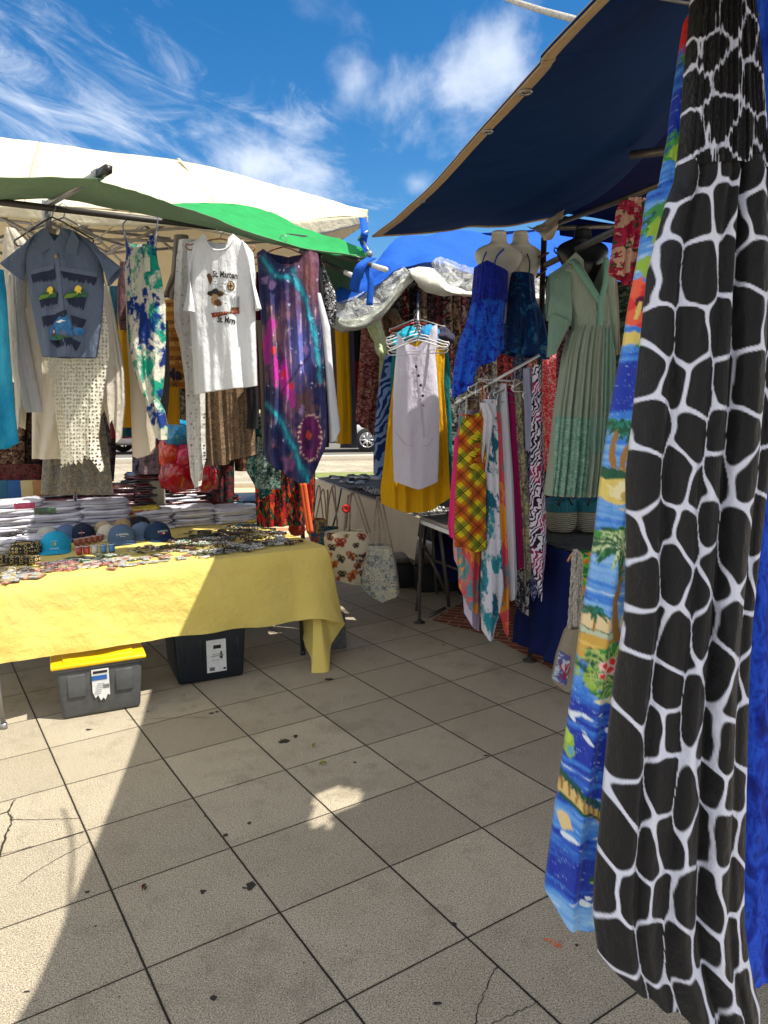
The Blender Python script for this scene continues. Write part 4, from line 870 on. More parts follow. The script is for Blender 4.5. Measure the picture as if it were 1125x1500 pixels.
# palm print dress
def palm_paint(x, y):
    p = Paint(x, y, (.05, .25, .78), .9); n1 = p.nz(.030, .21, 3); n2 = p.nz(.06, .42, 8); n3 = p.nz(.05, .07, 5); n4 = p.nz(.02, .03, 15)
    deep = np.array((.008, .035, .42)); mid = np.array((.03, .17, .72)); lt = np.array((.24, .50, .90)); wh = np.array((.75, .86, .98))
    def band(c, h): return np.exp(-((y-c)/h)**2)
    dk = .9*band(175, 60)+1.0*band(565, 45)+.35*band(1030, 40)+.8*band(1085, 35)+1.1*band(1262, 28)+.35*band(1160, 30)+.3*band(340, 30)
    lg = .9*band(370, 60)+.9*band(520, 18)+.8*band(660, 45)+.75*band(860, 75)+.6*band(1010, 18)+.7*band(1195, 14)+.8*band(1318, 22)+.6*band(20, 30)
    v = n1*.55+n2*.35+lg*.8-dk-.22+.25*n3
    p.over((v+.1)/.7, lt); p.over((.05-v)/.6, mid); p.over((-.35-v)/.5, deep); p.over((v-.85)/.35, wh*.95); p.over((n2-.85+.4*lg)/.3, wh)
    g1, g2, g3, yl = (.012, .10, .05), (.05, .28, .06), (.30, .50, .05), (.75, .60, .16); br, tan, rd = (.34, .17, .03), (.66, .45, .14), (.72, .03, .03)
    hf = p.nz(.12, 1.3, 31)*.5+p.nz(.35, 2.2, 32)*.4; p.over((hf-.35)/.3*.55, (.42, .68, .95)); p.over((-.35-hf)/.3*.5, (.01, .06, .45))
    # bodice flowers and leaves
    p.ell(1008, 62, 13, 38, rd, jag=.3); p.ell(1004, 98, 9, 16, g2, jag=.3); p.ell(1026, 25, 9, 26, g3, jag=.3, seed=3); p.ell(986, 225, 12, 24, g2, jag=.35); p.ell(982, 232, 5, 18, g3, jag=.4)
    p.palm(962, 330, 34, g1, g2, 9, 4); p.ell(962, 335, 18, 30, g2, jag=.4); p.ell(955, 345, 10, 20, g3, jag=.5)
    p.seg(958, 360, 944, 398, 4, br); p.ell(944, 395, 12, 16, g3, jag=.3)
    for k in range(6):
        a = k*1.05+.4; p.ell(932+13*math.cos(a), 448+22*math.sin(a), 11, 16, rd if k % 2 else (.85, .12, .06), jag=.3, seed=k)
    p.ell(932, 446, 5, 12, (.10, .0, .03), jag=.3); p.seg(932, 446, 926, 468, 2, yl); p.ell(938, 498, 14, 12, g2, jag=.4); p.ell(920, 495, 12, 10, yl, jag=.3)
    # leaning palms above the yellow bush
    for (cx, cy, tx, ty, R) in ((902, 622, 893, 690, 20), (917, 632, 900, 692, 20), (918, 660, 905, 700, 15)): p.seg(cx, cy, tx, ty, 2.2, br, 3, 4); p.palm(cx, cy, R, g1, (.02, .25, .18), 9, int(cx))
    p.ell(894, 712, 20, 24, yl, jag=.35); p.ell(898, 716, 10, 12, (.85, .76, .45), jag=.5, seed=4); p.ell(890, 693, 14, 8, g1, jag=.4); p.ell(905, 722, 7, 9, (.5, .34, .08), jag=.4)
    # tall palms on the beach
    p.ell(860, 905, 28, 14, (.78, .62, .36), jag=.1); p.ell(915, 905, 18, 17, (.74, .60, .36), jag=.1); p.ell(880, 922, 50, 7, g1, jag=.5); p.ell(870, 921, 30, 4, (.5, .6, .45), jag=.8)
    p.ell(868, 945, 32, 20, (.62, .38, .07), jag=.12); p.ell(866, 940, 30, 3, (.75, .52, .14), jag=.4)
    p.seg(897, 815, 889, 870, 4.5, br, 4.5, -3); p.seg(889, 870, 893, 924, 4.5, br, 6, 2); p.seg(924, 835, 910, 880, 5, br, 5, -3); p.seg(910, 880, 903, 940, 5, br, 7, -2)
    p.palm(901, 790, 52, g1, g2, 17, 9, 5.5); p.palm(903, 786, 44, (.46, .62, .30), g2, 15, 12, 2.6); p.palm(899, 792, 36, g1, (.62, .74, .42), 19, 14, 1.6); p.palm(924, 830, 30, g1, g2, 13, 13, 2.5); p.palm(926, 828, 24, (.4, .55, .2), g1, 13, 17, 1.4)
    p.seg(866, 892, 864, 918, 1.5, br); p.palm(866, 890, 16, g1, (.01, .20, .16), 9, 3)
    # bush with red flowers
    p.ell(893, 972, 42, 36, g1, jag=.35, seed=6); p.palm(893, 950, 42, g2, (.42, .55, .16), 15, 22, 4); p.palm(905, 985, 38, g1, g2, 13, 21, 5); p.ell(918, 975, 16, 20, (.45, .34, .08), jag=.4); p.ell(868, 985, 20, 14, g3, jag=.5, seed=9); p.ell(892, 1004, 30, 8, g2, jag=.5)
    for (a_, b_, R_, sd) in ((880, 958, 34, 31), (902, 962, 30, 32), (872, 980, 24, 33), (908, 992, 26, 34), (890, 990, 30, 35)): p.palm(a_, b_, R_, (.38, .52, .14), g1, 17, sd, 1.6); p.palm(a_+3, b_+2, R_*.7, g2, (.6, .68, .3), 15, sd+9, 1.1)
    for (a, b, r) in ((875, 962, 8), (886, 958, 8), (883, 969, 8), (871, 975, 6)): p.ell(a, b, r, r*.9, (.88, .55, .55), jag=.3); p.ell(a, b, r*.7, r*.6, rd, jag=.4, seed=int(a))
    p.ell(893, 1012, 34, 4, (.75, .72, .55), jag=.5)
    # surf
    for (a, b, c_, d, wd) in ((838, 1045, 870, 1030, 4), (838, 1048, 850, 1062, 2.5), (850, 1040, 885, 1045, 3), (880, 1055, 895, 1066, 4), (850, 1068, 885, 1088, 3), (826, 1090, 860, 1098, 1.5), (824, 1215, 868, 1208, 4), (845, 1300, 872, 1305, 5), (850, 1292, 880, 1296, 3)):
        p.seg(a, b, c_, d, wd, wh, wd*.4, 4)
    p.ell(833, 1090, 6, 16, g3, jag=.3); p.ell(831, 1078, 4, 10, (.45, .66, .1), jag=.3); p.ell(834, 1096, 3, 6, (.1, .4, .6))
    # island with a row of palms
    p.seg(822, 1150, 872, 1180, 12, (.70, .52, .20), 6); p.seg(822, 1162, 874, 1184, 3, g1, 2)
    for k in range(8):
        a = 824+k*7.2; b = 1133+k*4.8; p.seg(a, b, a-1, b+20, 1.2, br); p.palm(a, b, 8.5, (.006, .07, .05), (.01, .11, .07), 7, k)
    p.ell(824, 1195, 7, 12, (.78, .60, .3), jag=.3); p.ell(868, 1266, 14, 5, g1, jag=.4); p.ell(864, 1270, 10, 2.5, g3); p.ell(874, 1312, 16, 22, (.62, .68, .6), jag=.5)
    return p.c
PP = fabric('paint', (0,), wr=.3, trans=.08, rough=.6, seed=5, spec=.25)
pd = garment('maxi_dress', [(282, 950, 1050), (300, 947, 1050), (383, 935, 1040), (450, 922, 1035), (500, 915, 1020), (600, 896, 1000), (700, 882, 985), (800, 871, 975), (900, 855, 965), (1000, 842, 958), (1100, 828, 948), (1200, 813, 938), (1300, 800, 930), (1332, 799, 930)],
   1.36, PP, 'long blue maxi dress printed with palms, surf and red hibiscus', 'dress', bulge=.05, folds=5, amp=(.004, .016), seed=8, nx=120, ny=560, paint=palm_paint, hem=[(0, -24), (.18, 4), (.35, 8), (.6, 6), (1, 4)])
garment('smocked_bodice', [(-150, 1025, 1090), (0, 1019, 1085), (30, 1003, 1085), (83, 995, 1075), (160, 984, 1065), (200, 980, 1060), (262, 968, 1055), (292, 962, 1050)], 1.36, fabric('paint', (0,), wr=.5, trans=.03, seed=6, crinkle=110), parent=pd.o, bulge=.05, folds=16, amp=(.003, .003), seed=9, nx=70, ny=220, paint=palm_paint)
BATB = fabric('batik', ((.004, .012, .16), (.008, .035, .42), (.02, .10, .75), (.006, .02, .26)), 36, (1, .5), 0, .5, .05, .7, 2, .03)
bd = garment('maxi_dress', [(252, 1090, 1290), (500, 1080, 1300), (900, 1070, 1320), (1200, 1062, 1330), (1425, 1058, 1340)], 1.42, BATB, 'royal blue crinkled batik maxi dress at the right edge, behind the giraffe print', 'dress', bulge=.06, folds=8, amp=(.006, .02), seed=12, nx=70, ny=80)
garment('smocked_bodice', [(-160, 1086, 1200), (0, 1084, 1215), (100, 1094, 1230), (200, 1108, 1260), (256, 1100, 1280)], 1.42, fabric('batik', ((.01, .05, .45), (.03, .15, .85), (.01, .03, .3)), 22, (1, .3), 0, .5, .03, .8, 4, .03, crinkle=100), parent=bd.o, bulge=.05, folds=16, amp=(.003, .003), seed=13, nx=50, ny=50)
def hanger_at(c, w, ang, mat, label, group=None, r=.004, name='coat_hanger', drop=.10, hook=.055, bar_=True):
    """wire hanger: hook part + shoulder frame part; c = where the hook rests on its rail"""
    e = np.array([math.cos(ang), math.sin(ang), 0]); c = np.asarray(c, float)
    th = thing(name, label, 'hanger', c-[0, 0, hook+drop], group); nk = c-[0, 0, hook+.005]
    pts = [nk]+[c+e*(.02*math.cos(a)+0.0)+np.array([0, 0, .02*math.sin(a)-.018]) for a in np.linspace(-1.2, 3.3, 10)]
    MB().tube(pts, r*.75, 6).build('hook', GREY_STEEL, th)
    a, b = nk-e*w/2-[0, 0, drop], nk+e*w/2-[0, 0, drop]; m = MB()
    P = [nk-[0, 0, .004], nk-e*w*.12-[0, 0, drop*.2], nk-e*w*.44-[0, 0, drop*.8], a+[0, 0, .012], a-e*.004, a+e*.01-[0, 0, .016]]
    Q = [nk-[0, 0, .004], nk+e*w*.12-[0, 0, drop*.2], nk+e*w*.44-[0, 0, drop*.8], b+[0, 0, .012], b+e*.004, b-e*.01-[0, 0, .016]]
    m.tube(P, r, 6).tube(Q, r, 6)
    if bar_: m.tube([P[-1], Q[-1]], r*.8, 6)
    m.build('shoulder_frame', mat, th); return th
for (x, Y_, lb) in ((1058, 1.15, 'grey hanger above the giraffe print maxi dress'), (1052, 1.36, 'grey hanger above the palm print maxi dress')):
    p = D(x, -300, Y_); hanger_at((p[0], Y_, 2.43), .30, .3, GREY_STEEL, lb)

# ------------------------------------------------------------------ left stall, hanging clothes (front row)
def solid(r, g, b, **k): return fabric('solid', (C(r, g, b),), **k)
CH = solid(92, 104, 126, wr=.6, seed=1)
def sleeve(g, rows, Y, mat, name='sleeve', **k):
    return garment(name, rows, Y, mat, parent=g.o, **{**dict(bulge=.035, folds=3, amp=(.003, .008), nx=18, ny=18), **k})
dn = garment('denim_shirt', [(338, 62, 108), (346, 50, 122), (356, 38, 138), (370, 36, 148), (385, 37, 150), (410, 40, 153), (470, 50, 151), (523, 60, 144)], 3.62, CH, 'child-size grey-blue short-sleeved shirt with painted pockets, hanging at front left', 'shirt',
   neck=[(0, 0), (.3, 0), (.5, 20), (.7, 0), (1, 0)], bneck=[(0, 0), (.5, 2), (1, 0)], hem=[(0, -1), (.3, 1), (1, 1)], bulge=.06, folds=5, amp=(.004, .020), seed=3, nx=70, ny=70)
def quadpatch(g, P, mat, name, lift=.005, n=8): # P = 4 image corners, subdivided and laid on g
    P = np.array(P, float); V = []
    for j in range(n+1):
        for i in range(n+1):
            u, v = i/n, j/n; q = (P[0]*(1-u)+P[1]*u)*(1-v)+(P[3]*(1-u)+P[2]*u)*v; V.append(q)
    V = np.array(V); W3 = g.front(V[:, 0], V[:, 1], lift); return rawmesh(name, W3, gridfaces(n+1, n+1), mat, parent=g.o, uv=V/300)
def slv(g, P, Y, mat, name='sleeve', th=.035, seed=0):
    """sleeve from 4 image corners: shoulder top, cuff outer, cuff inner, armpit"""
    P = np.array(P, float); nx, ny = 16, 14; V = []; k = nx*ny
    for side in (-1, 1):
        for j in range(ny):
            for i in range(nx):
                u, v = i/(nx-1), j/(ny-1); q = (P[0]*(1-v)+P[1]*v)*(1-u)+(P[3]*(1-v)+P[2]*v)*u
                w_ = D(q[0], q[1], Y); w_[1] += side*th*math.sin(math.pi*u)**.6+.006*math.sin(9*u+3*v+seed)*math.sin(math.pi*u); V.append(w_)
    Fc = gridfaces(nx, ny).tolist()+gridfaces(nx, ny, k, True).tolist()
    for j in range(ny-1):
        a, b = j*nx, (j+1)*nx; Fc += [(a, b, b+k, a+k), (b+nx-1, a+nx-1, a+nx-1+k, b+nx-1+k)]
    V = np.array(V); uv = np.stack([V[:, 0], V[:, 2]], 1); return rawmesh(name, V, Fc, mat, uv=uv, parent=g.o)
slv(dn, [(60, 338), (0, 385), (36, 413), (40, 372)], 3.6, CH, seed=1); slv(dn, [(112, 340), (178, 392), (158, 420), (150, 375)], 3.6, CH, seed=2)
IN = solid(38, 44, 58, wr=.3, seed=2)
def flatpart(parent, name, poly, Y, mat, th=.004, dy=0):
    P = [D(a, b, Y)+np.array([0, dy, 0]) for a, b in poly]; n = len(P); m = MB(); Q = [p+np.array([0, th, 0]) for p in P]
    m.add([*P, *Q], [tuple(range(n)), tuple(range(2*n-1, n-1, -1))]+[(i, n+i, n+(i+1) % n, (i+1) % n) for i in range(n)], 0, False); return m.build(name, mat, parent)
flatpart(dn.o, 'collar', [(66, 335), (54, 352), (60, 371), (74, 363), (89, 375), (84, 358), (70, 340)], 3.56, CH, .006); flatpart(dn.o, 'collar', [(106, 337), (116, 352), (112, 374), (97, 371), (90, 376), (98, 356), (104, 342)], 3.56, CH, .006)
b_ = MB(); c_ = dn.front(92, 380, .008)[0]; b_.lathe([(.0085, 0), (.0085, .003), (.003, .004)], (0, 0, 0), 14); b_.v = [(x+c_[0], -z+c_[1], y+c_[2]) for x, y, z in b_.v]; b_.build('button', plain('wood_button', C(150, 122, 88), .5), dn.o)
NVY = plain('painted_navy', (.008, .014, .04), .8, nsc=90); GRN = plain('painted_green', (.03, .12, .05), .8, nsc=60, var=.5); YEL = plain('painted_sun', (.75, .55, .05), .8, nsc=90, var=.3); SEA = plain('painted_sea', (.03, .16, .38), .8, nsc=50, var=.5); PNK = plain('painted_pink', (.7, .4, .35), .8); LWH = plain('painted_white', (.75, .78, .8), .8)
PKT = solid(98, 108, 132, wr=.4, seed=4)
for (P, s) in (([(52, 405), (88, 397), (90, 412), (55, 416)], 1), ([(98, 401), (146, 408), (144, 420), (104, 413)], 2), ([(68, 466), (108, 457), (109, 472), (72, 480)], 3), ([(112, 464), (131, 470), (127, 482), (115, 480)], 4),
               ([(64, 437), (94, 432), (92, 448), (68, 452)], 5), ([(104, 436), (132, 438), (128, 456), (112, 450)], 6), ([(80, 500), (114, 496), (112, 508), (92, 510)], 7), ([(112, 497), (124, 503), (119, 516), (113, 508)], 8)):
    P = np.array(P, float); r_ = np.random.RandomState(s); n_ = 13; tp = [tuple(P[0]+(P[1]-P[0])*k/n_) for k in range(n_+1)]; bt = [tuple((P[3]+(P[2]-P[3])*k/n_)*[1, 1]-[0, (k % 2)*r_.uniform(2, 8)-r_.uniform(0, 2.5)]) for k in range(n_+1)]
    V_ = np.array(tp+bt); rawmesh('painted_fringe', dn.front(V_[:, 0], V_[:, 1], .004), [(k, k+1, n_+2+k, n_+1+k) for k in range(n_)], NVY, parent=dn.o)
for (x, y) in ((76, 431), (117, 430)):
    decal(dn, 'painted_hill', [(x-14, y+12), (x-12, y+5), (x-5, y), (x+3, y-4), (x+11, y-3), (x+16, y+2), (x+16, y+7), (x+5, y+8), (x-4, y+10)], GRN, .007); decal(dn, 'painted_slope', [(x-13, y+11), (x-9, y+5), (x-2, y+3), (x+6, y+2), (x+1, y+7), (x-6, y+10)], plain('painted_lime', (.16, .26, .04), .8, nsc=60, var=.5), .0085); decal(dn, 'painted_sun', [(x+1, y-6), (x+3, y-8), (x+5, y-9), (x+8, y-8), (x+10, y-5), (x+8, y-1), (x+9, y+3), (x+6, y+1), (x+4, y+4), (x+3, y), (x, y-1)], YEL, .010)
decal(dn, 'painted_sea', [(86, 474), (96, 466), (109, 464), (113, 478), (115, 494), (82, 500), (80, 486)], SEA, .007); decal(dn, 'painted_hut', [(82, 494), (82, 485), (85, 479), (88, 484), (89, 493)], plain('painted_hut_wall', (.10, .035, .02), .8), .0085); decal(dn, 'painted_hut', [(83.5, 492), (84, 486), (86.5, 485), (87, 491)], PNK, .009); decal(dn, 'painted_wave', [(90, 474), (100, 471), (108, 473), (98, 476)], LWH, .010)
decal(dn, 'painted_grass', [(81, 497), (90, 492), (104, 494), (113, 496), (100, 500), (86, 501)], GRN, .009)
decal(dn, 'painted_fish', blob(122, 487, 7, 6, seed=5), SEA, .008)
for q in (quadpatch(dn, [(52, 398), (88, 390), (88, 397), (52, 405)], PKT, 'pocket_flap', .004), quadpatch(dn, [(98, 394), (146, 401), (146, 408), (98, 401)], PKT, 'pocket_flap', .004), quadpatch(dn, [(70, 457), (100, 452), (103, 459), (70, 466)], PKT, 'pocket_flap', .004)): pass
quadpatch(dn, [(89, 377), (95, 377), (112, 520), (104, 520)], PKT, 'placket', .003, 10)
hanger_at(D(75, 298, 3.72), .38, 0, DARK_STEEL, 'dark wire hanger holding the grey-blue shirt with painted pockets', drop=.12)
hanger_at(D(92, 299, 3.8), .34, .5, GREY_STEEL, 'bent wire hanger beside the grey-blue shirt on the steel rail', drop=.10)

IV = dict(wr=.6, trans=.2)
garment('blue_wrap', [(395, -30, 4), (430, -30, 8), (520, -30, 13), (600, -30, 20), (650, -28, 26), (660, -20, 25)], 3.55, fabric('batik', (C(10, 90, 130), C(30, 140, 185), C(70, 180, 210)), 5, (1, .3), 0, .6, .15), 'turquoise blue beach wrap hanging at the left edge of the photograph', 'wrap', folds=3, seed=21, hem=[(0, 0), (.6, -2), (1, -12)])
g = garment('cardigan', [(335, 10, 22), (360, 4, 45), (400, 3, 58), (450, 6, 58), (520, 10, 60), (560, 18, 62), (604, 20, 62)], 3.8, solid(208, 200, 186, **IV), 'cream cardigan with lace cuff behind the grey-blue shirt, far left', 'cardigan', folds=4, seed=22, hem=[(0, 20), (.3, 26), (.4, -8), (1, -4)])
garment('lace_cuff', [(545, 24, 56), (575, 24, 58), (604, 32, 62)], 3.76, fabric('lace', (C(206, 206, 208),), 10, holes=70), parent=g.o, folds=3, seed=23, nx=30, ny=20) if False else None
garment('long_sleeve', [(400, 18, 36), (448, 22, 36), (452, 26, 34), (540, 25, 50), (604, 34, 64)], 3.74, solid(178, 176, 176, wr=.7, trans=.2, seed=3), parent=g.o, folds=3, seed=24, nx=24, ny=40)
g = garment('kimono', [(350, 60, 118), (400, 50, 150), (430, 45, 160), (500, 50, 176), (545, 48, 182), (560, 47, 181), (672, 47, 105)], 4.05, solid(214, 206, 190, **IV), 'cream kimono with wide sleeves behind the crochet top', 'kimono', folds=5, seed=25, nx=60, hem=[(0, 0), (1, 0)])
garment('wide_sleeve', [(420, 150, 158), (460, 148, 168), (545, 146, 183), (590, 148, 184), (650, 164, 177)], 4.0, solid(208, 200, 188, wr=.8, trans=.2, seed=8), parent=g.o, folds=4, seed=26, hem=[(0, -50), (.3, -20), (.5, -36), (.7, 0), (1, -8)])
LACE = fabric('solid', (C(228, 224, 208),), wr=.6, trans=.1, seed=5, holes=62)
g = garment('crochet_top', [(440, 70, 150), (480, 66, 158), (520, 66, 160), (560, 74, 154), (600, 80, 148), (640, 85, 144), (668, 88, 148), (684, 88, 152)], 3.85, LACE, 'ivory crochet lace top with scalloped hem below the grey-blue shirt', 'crochet top', folds=4, amp=(.003, .010), seed=27, nx=80, ny=80,
    hem=[(0, 2), (.04, -6), (.08, 1), (.14, -8), (.2, -1), (.26, -9), (.33, -2), (.38, -9), (.45, -3), (.52, -14), (.58, -8), (.66, -18), (.76, -14), (.82, -10), (.9, 2), (.95, 8), (1, 0)])
SPK = fabric('cells', (C(120, 112, 104), C(86, 92, 96), C(140, 126, 108), C(98, 104, 100)), 60, (1, 1), 0, .6, .08)
garment('patterned_skirt', [(600, 70, 150), (660, 64, 160), (724, 58, 168)], 4.25, SPK, 'grey-green speckled skirt below the ivory crochet top', 'skirt', folds=7, amp=(.004, .02), seed=28)
# tie-dye romper
TD = fabric('tiedye', (C(216, 212, 196), C(20, 150, 124), C(18, 52, 128)), 9, (1, .55), 0, .6, .12, thr=.53)
g = garment('tie_dye_dress', [(355, 184, 230), (372, 185, 228), (400, 182, 236), (450, 186, 243), (500, 188, 243), (545, 196, 241), (575, 207, 238), (588, 216, 233), (600, 214, 240), (625, 222, 245), (644, 228, 244)], 4.0, TD, 'white, green and navy tie-dye dress with spaghetti straps, right of the denim shirt', 'dress',
   neck=[(0, -12), (.12, 2), (.3, 10), (.7, 8), (.85, -8), (1, -14)], bneck=[(0, 0), (1, 0)], bulge=.04, folds=4, amp=(.004, .014), seed=29, nx=60, ny=90)
MB().tube(cr(np.array([D(184, 350, 4.0), D(180, 330, 4.0), D(186, 322, 4.0)]), 10), .0035, 5).build('strap', TD, g.o); MB().tube(cr(np.array([D(228, 346, 4.0), D(231, 322, 4.0), D(229, 312, 4.0)]), 10), .0035, 5).build('strap', TD, g.o)
flatpart(g.o, 'paper_tag', [(211, 378), (219, 376), (220, 397), (212, 398)], 3.94, plain('tag_paper', C(206, 206, 190), .7))
garment('linen_trousers', [(430, 184, 214), (500, 186, 215), (560, 190, 224), (600, 191, 228), (662, 194, 228)], 4.1, solid(206, 194, 176, wr=.3, trans=.15, seed=9), 'plain cream trouser leg hanging behind the tie-dye dress', 'trousers', folds=2, amp=(.002, .008), seed=30, hem=[(0, 6), (.3, 9), (.8, 3), (1, -8)])
garment('mustard_trousers', [(450, 172, 196), (500, 174, 196), (626, 181, 194)], 4.4, solid(196, 146, 24, wr=.4), 'mustard yellow trouser leg between the cream kimono and the tie-dye dress', 'trousers', folds=2, amp=(.002, .006), seed=31, nx=20)
garment('purple_top', [(385, 176, 190), (430, 170, 188), (486, 173, 186)], 4.3, fabric('batik', (C(60, 40, 50), C(110, 80, 84), C(50, 34, 44)), 40), 'dark plum speckled top left of the tie-dye dress', 'top', folds=2, seed=32, nx=20, hem=[(0, -20), (.5, 0), (1, -3)])
garment('teal_wrap', [(420, 160, 186), (560, 164, 186), (640, 178, 196)], 4.6, solid(20, 72, 92, wr=.6), 'dark teal wrap glimpsed behind the mustard trousers', 'wrap', folds=3, seed=33, nx=20)
WOOD = fabric('stripes', (C(150, 96, 40), C(176, 122, 56), C(120, 72, 32), C(186, 140, 66)), 9, (0, 1), 1.57, .3, .08, seed=2)
g = garment('printed_towel', [(440, 238, 272), (470, 238, 274), (569, 240, 275)], 4.6, WOOD, 'brown wood-look towel lettered in black beside the white lace shawl', 'towel', folds=2, amp=(.001, .004), seed=34, nx=30)
text_on(g, 'Ma', 257, 551, 24, NVY, 0, 1.2, bold=.03)
g = garment('yellow_pouch', [(567, 239, 262), (572, 239, 262), (622, 243, 264)], 4.5, solid(206, 152, 30, wr=.2), 'small yellow cloth pouch hanging under the brown lettered towel', 'pouch', folds=2, amp=(.001, .003), seed=35, nx=16, ny=16)
MB().tube(cr(np.array([D(241, 568, 4.49), D(246, 561, 4.48), D(251, 570, 4.48), D(256, 562, 4.48), D(260, 569, 4.49)]), 24), .003, 5).build('drawstring', NVY, g.o)
garment('charcoal_skirt', [(470, 234, 246), (560, 236, 248), (640, 232, 242)], 4.4, solid(92, 88, 92, wr=.4), 'narrow charcoal skirt between the tie-dye dress and the brown towel', 'skirt', folds=2, seed=36, nx=16)
# lace shawl
LA2 = fabric('solid', (C(214, 212, 208),), wr=.8, trans=.15, seed=11, holes=60)
garment('lace_shawl', [(352, 262, 290), (380, 258, 300), (440, 254, 300), (478, 255, 300), (500, 262, 300), (560, 270, 300), (640, 272, 300), (700, 278, 302), (712, 284, 298)], 4.28, LA2, 'long white lace shawl hanging behind the left of the white printed T-shirt', 'shawl', folds=4, amp=(.004, .02), seed=37, nx=50, ny=80, hem=[(0, -14), (.3, 2), (.6, 0), (.8, -24), (1, -44)])
# the printed T-shirt
TW = solid(226, 228, 232, wr=.45, trans=.15, seed=12)
ts = garment('t_shirt', [(350, 292, 350), (358, 276, 362), (372, 274, 372), (400, 275, 375), (450, 277, 374), (520, 280, 377), (578, 283, 379)], 4.1, TW, 'white T-shirt with a black and brown souvenir print on the chest', 't-shirt',
   neck=[(0, 0), (.12, -6), (.27, 2), (.4, 15), (.5, 19), (.62, 16), (.74, 2), (.88, -6), (1, 0)], bneck=[(0, 0), (.2, 0), (.5, 5), (.8, 0), (1, 0)], bulge=.045, folds=5, amp=(.0006, .028), seed=38, nx=90, ny=90, hem=[(0, 0), (.5, -8), (1, -13)])
slv(ts, [(288, 352), (268, 455), (289, 458), (276, 400)], 4.08, TW, seed=3); slv(ts, [(355, 350), (383, 452), (374, 455), (372, 400)], 4.08, TW, seed=4)
MB().tube(cr(np.array([ts.front(a, b, .004)[0] for a, b in ((303, 352), (308, 362), (316, 368), (324, 369), (333, 367), (340, 359), (344, 351))]), 30), .007, 7, flat=.5).build('neckband', TW, ts.o)
INK = plain('black_ink', (.015, .015, .015), .8, nsc=200); SEP = plain('sepia_ink', (.16, .07, .025), .8, nsc=150, var=.6); TANI = plain('tan_ink', (.45, .28, .13), .8, nsc=150, var=.5); REDI = plain('dark_red_ink', (.22, .03, .02), .8, nsc=150, var=.4); GRI = plain('grey_ink', (.35, .36, .38), .8, nsc=180, var=.5)
text_on(ts, 'St. Marten', 332, 406, 35, INK, .06, 1.5, bold=.03); text_on(ts, 'St. Mrn', 334, 471, 25, INK, .10, 1.5, bold=.03)
decal(ts, 'print_shell', [(305, 405), (309, 402), (313, 407), (314, 411), (311, 420), (308, 414)], SEP, .005)
decal(ts, 'print_compass', blob(341, 421, 5, 7, 16, .03), INK, .005); decal(ts, 'print_compass', blob(341, 421, 3.8, 5.6, 16, .1), TANI, .0065); decal(ts, 'print_compass', [(341, 415), (342, 420), (345, 421), (342, 422), (341, 427), (340, 422), (337, 421), (340, 420)], INK, .008)
for i, (x, y) in enumerate([(313, 431), (319, 429), (326, 433), (316, 443), (322, 446), (318, 436)]): decal(ts, 'print_figure', blob(x, y, 6 if i < 3 else 5, 4 if i < 3 else 6, 10, .35, i), [SEP, INK, SEP, TANI, SEP, TANI][i], .005+.0004*i)
decal(ts, 'print_figure', [(307, 431), (313, 428), (322, 430), (331, 434), (325, 435), (314, 432), (308, 434)], INK, .0085)
for i, (x, y, w_) in enumerate([(322, 419, 6), (329, 418, 5), (327, 423, 7), (320, 425, 4), (333, 429, 5), (335, 434, 6), (332, 441, 5), (334, 447, 4), (318, 415, 5), (346, 429, 5), (333, 419, 4)]):
    decal(ts, 'print_line', [(x-w_/2, y), (x, y-.7), (x+w_/2, y-.3), (x, y+.4)], INK if i % 3 else GRI, .005)
decal(ts, 'print_ship', [(341, 452), (352, 451), (351, 459), (342, 460)], SEP, .005)
for k in range(5): decal(ts, 'print_mast', [(341+k*2.2, 436+k % 2*3), (343+k*2.2, 434+k % 2*2), (343+k*2.2, 451), (342+k*2.2, 451)], GRI, .005)
decal(ts, 'print_banner', [(312, 460), (330, 459), (352, 455), (352, 460), (332, 464), (314, 467)], REDI, .006)
for k in range(8): decal(ts, 'print_banner_mark', [(318+k*4, 461.6-k*.6), (320+k*4, 461.2-k*.6), (320+k*4, 463-k*.6), (318+k*4, 463.6-k*.6)], TANI, .008)
decal(ts, 'neck_label', [(318, 371), (325, 371), (325, 376), (318, 376)], plain('label_white', (.7, .7, .7), .7), .001)
hanger_at(D(322, 333, 4.1), .36, .2, plain('wood_hanger', C(150, 104, 66), .5), 'brown hanger holding the white T-shirt with the souvenir print', drop=.05, hook=.05)
garment('brown_skirt', [(560, 286, 372), (600, 288, 374), (680, 294, 375)], 4.35, fabric('cells', (C(122, 98, 74), C(96, 78, 62), C(140, 116, 90), C(84, 70, 60)), 70, (1, 1), 0, .5, .08, seed=3), 'brown speckled pleated skirt showing below the white printed T-shirt', 'skirt', folds=12, amp=(.006, .022), seed=39, nx=90, hem=[(0, 2), (.5, 0), (.55, -6), (1, -14)])
garment('grey_cardigan', [(345, 255, 276), (400, 250, 280), (430, 240, 262)], 4.7, solid(120, 110, 96, wr=.8), 'brownish cardigan shoulder behind the lace shawl', 'cardigan', folds=3, seed=40, nx=20, hem=[(0, 0), (1, 20)])
garment('black_camisole', [(560, 360, 378), (600, 362, 380), (628, 360, 380)], 4.3, solid(22, 22, 26, wr=.4), 'black camisole end between the brown skirt and the galaxy dress', 'top', folds=2, seed=41, nx=16)
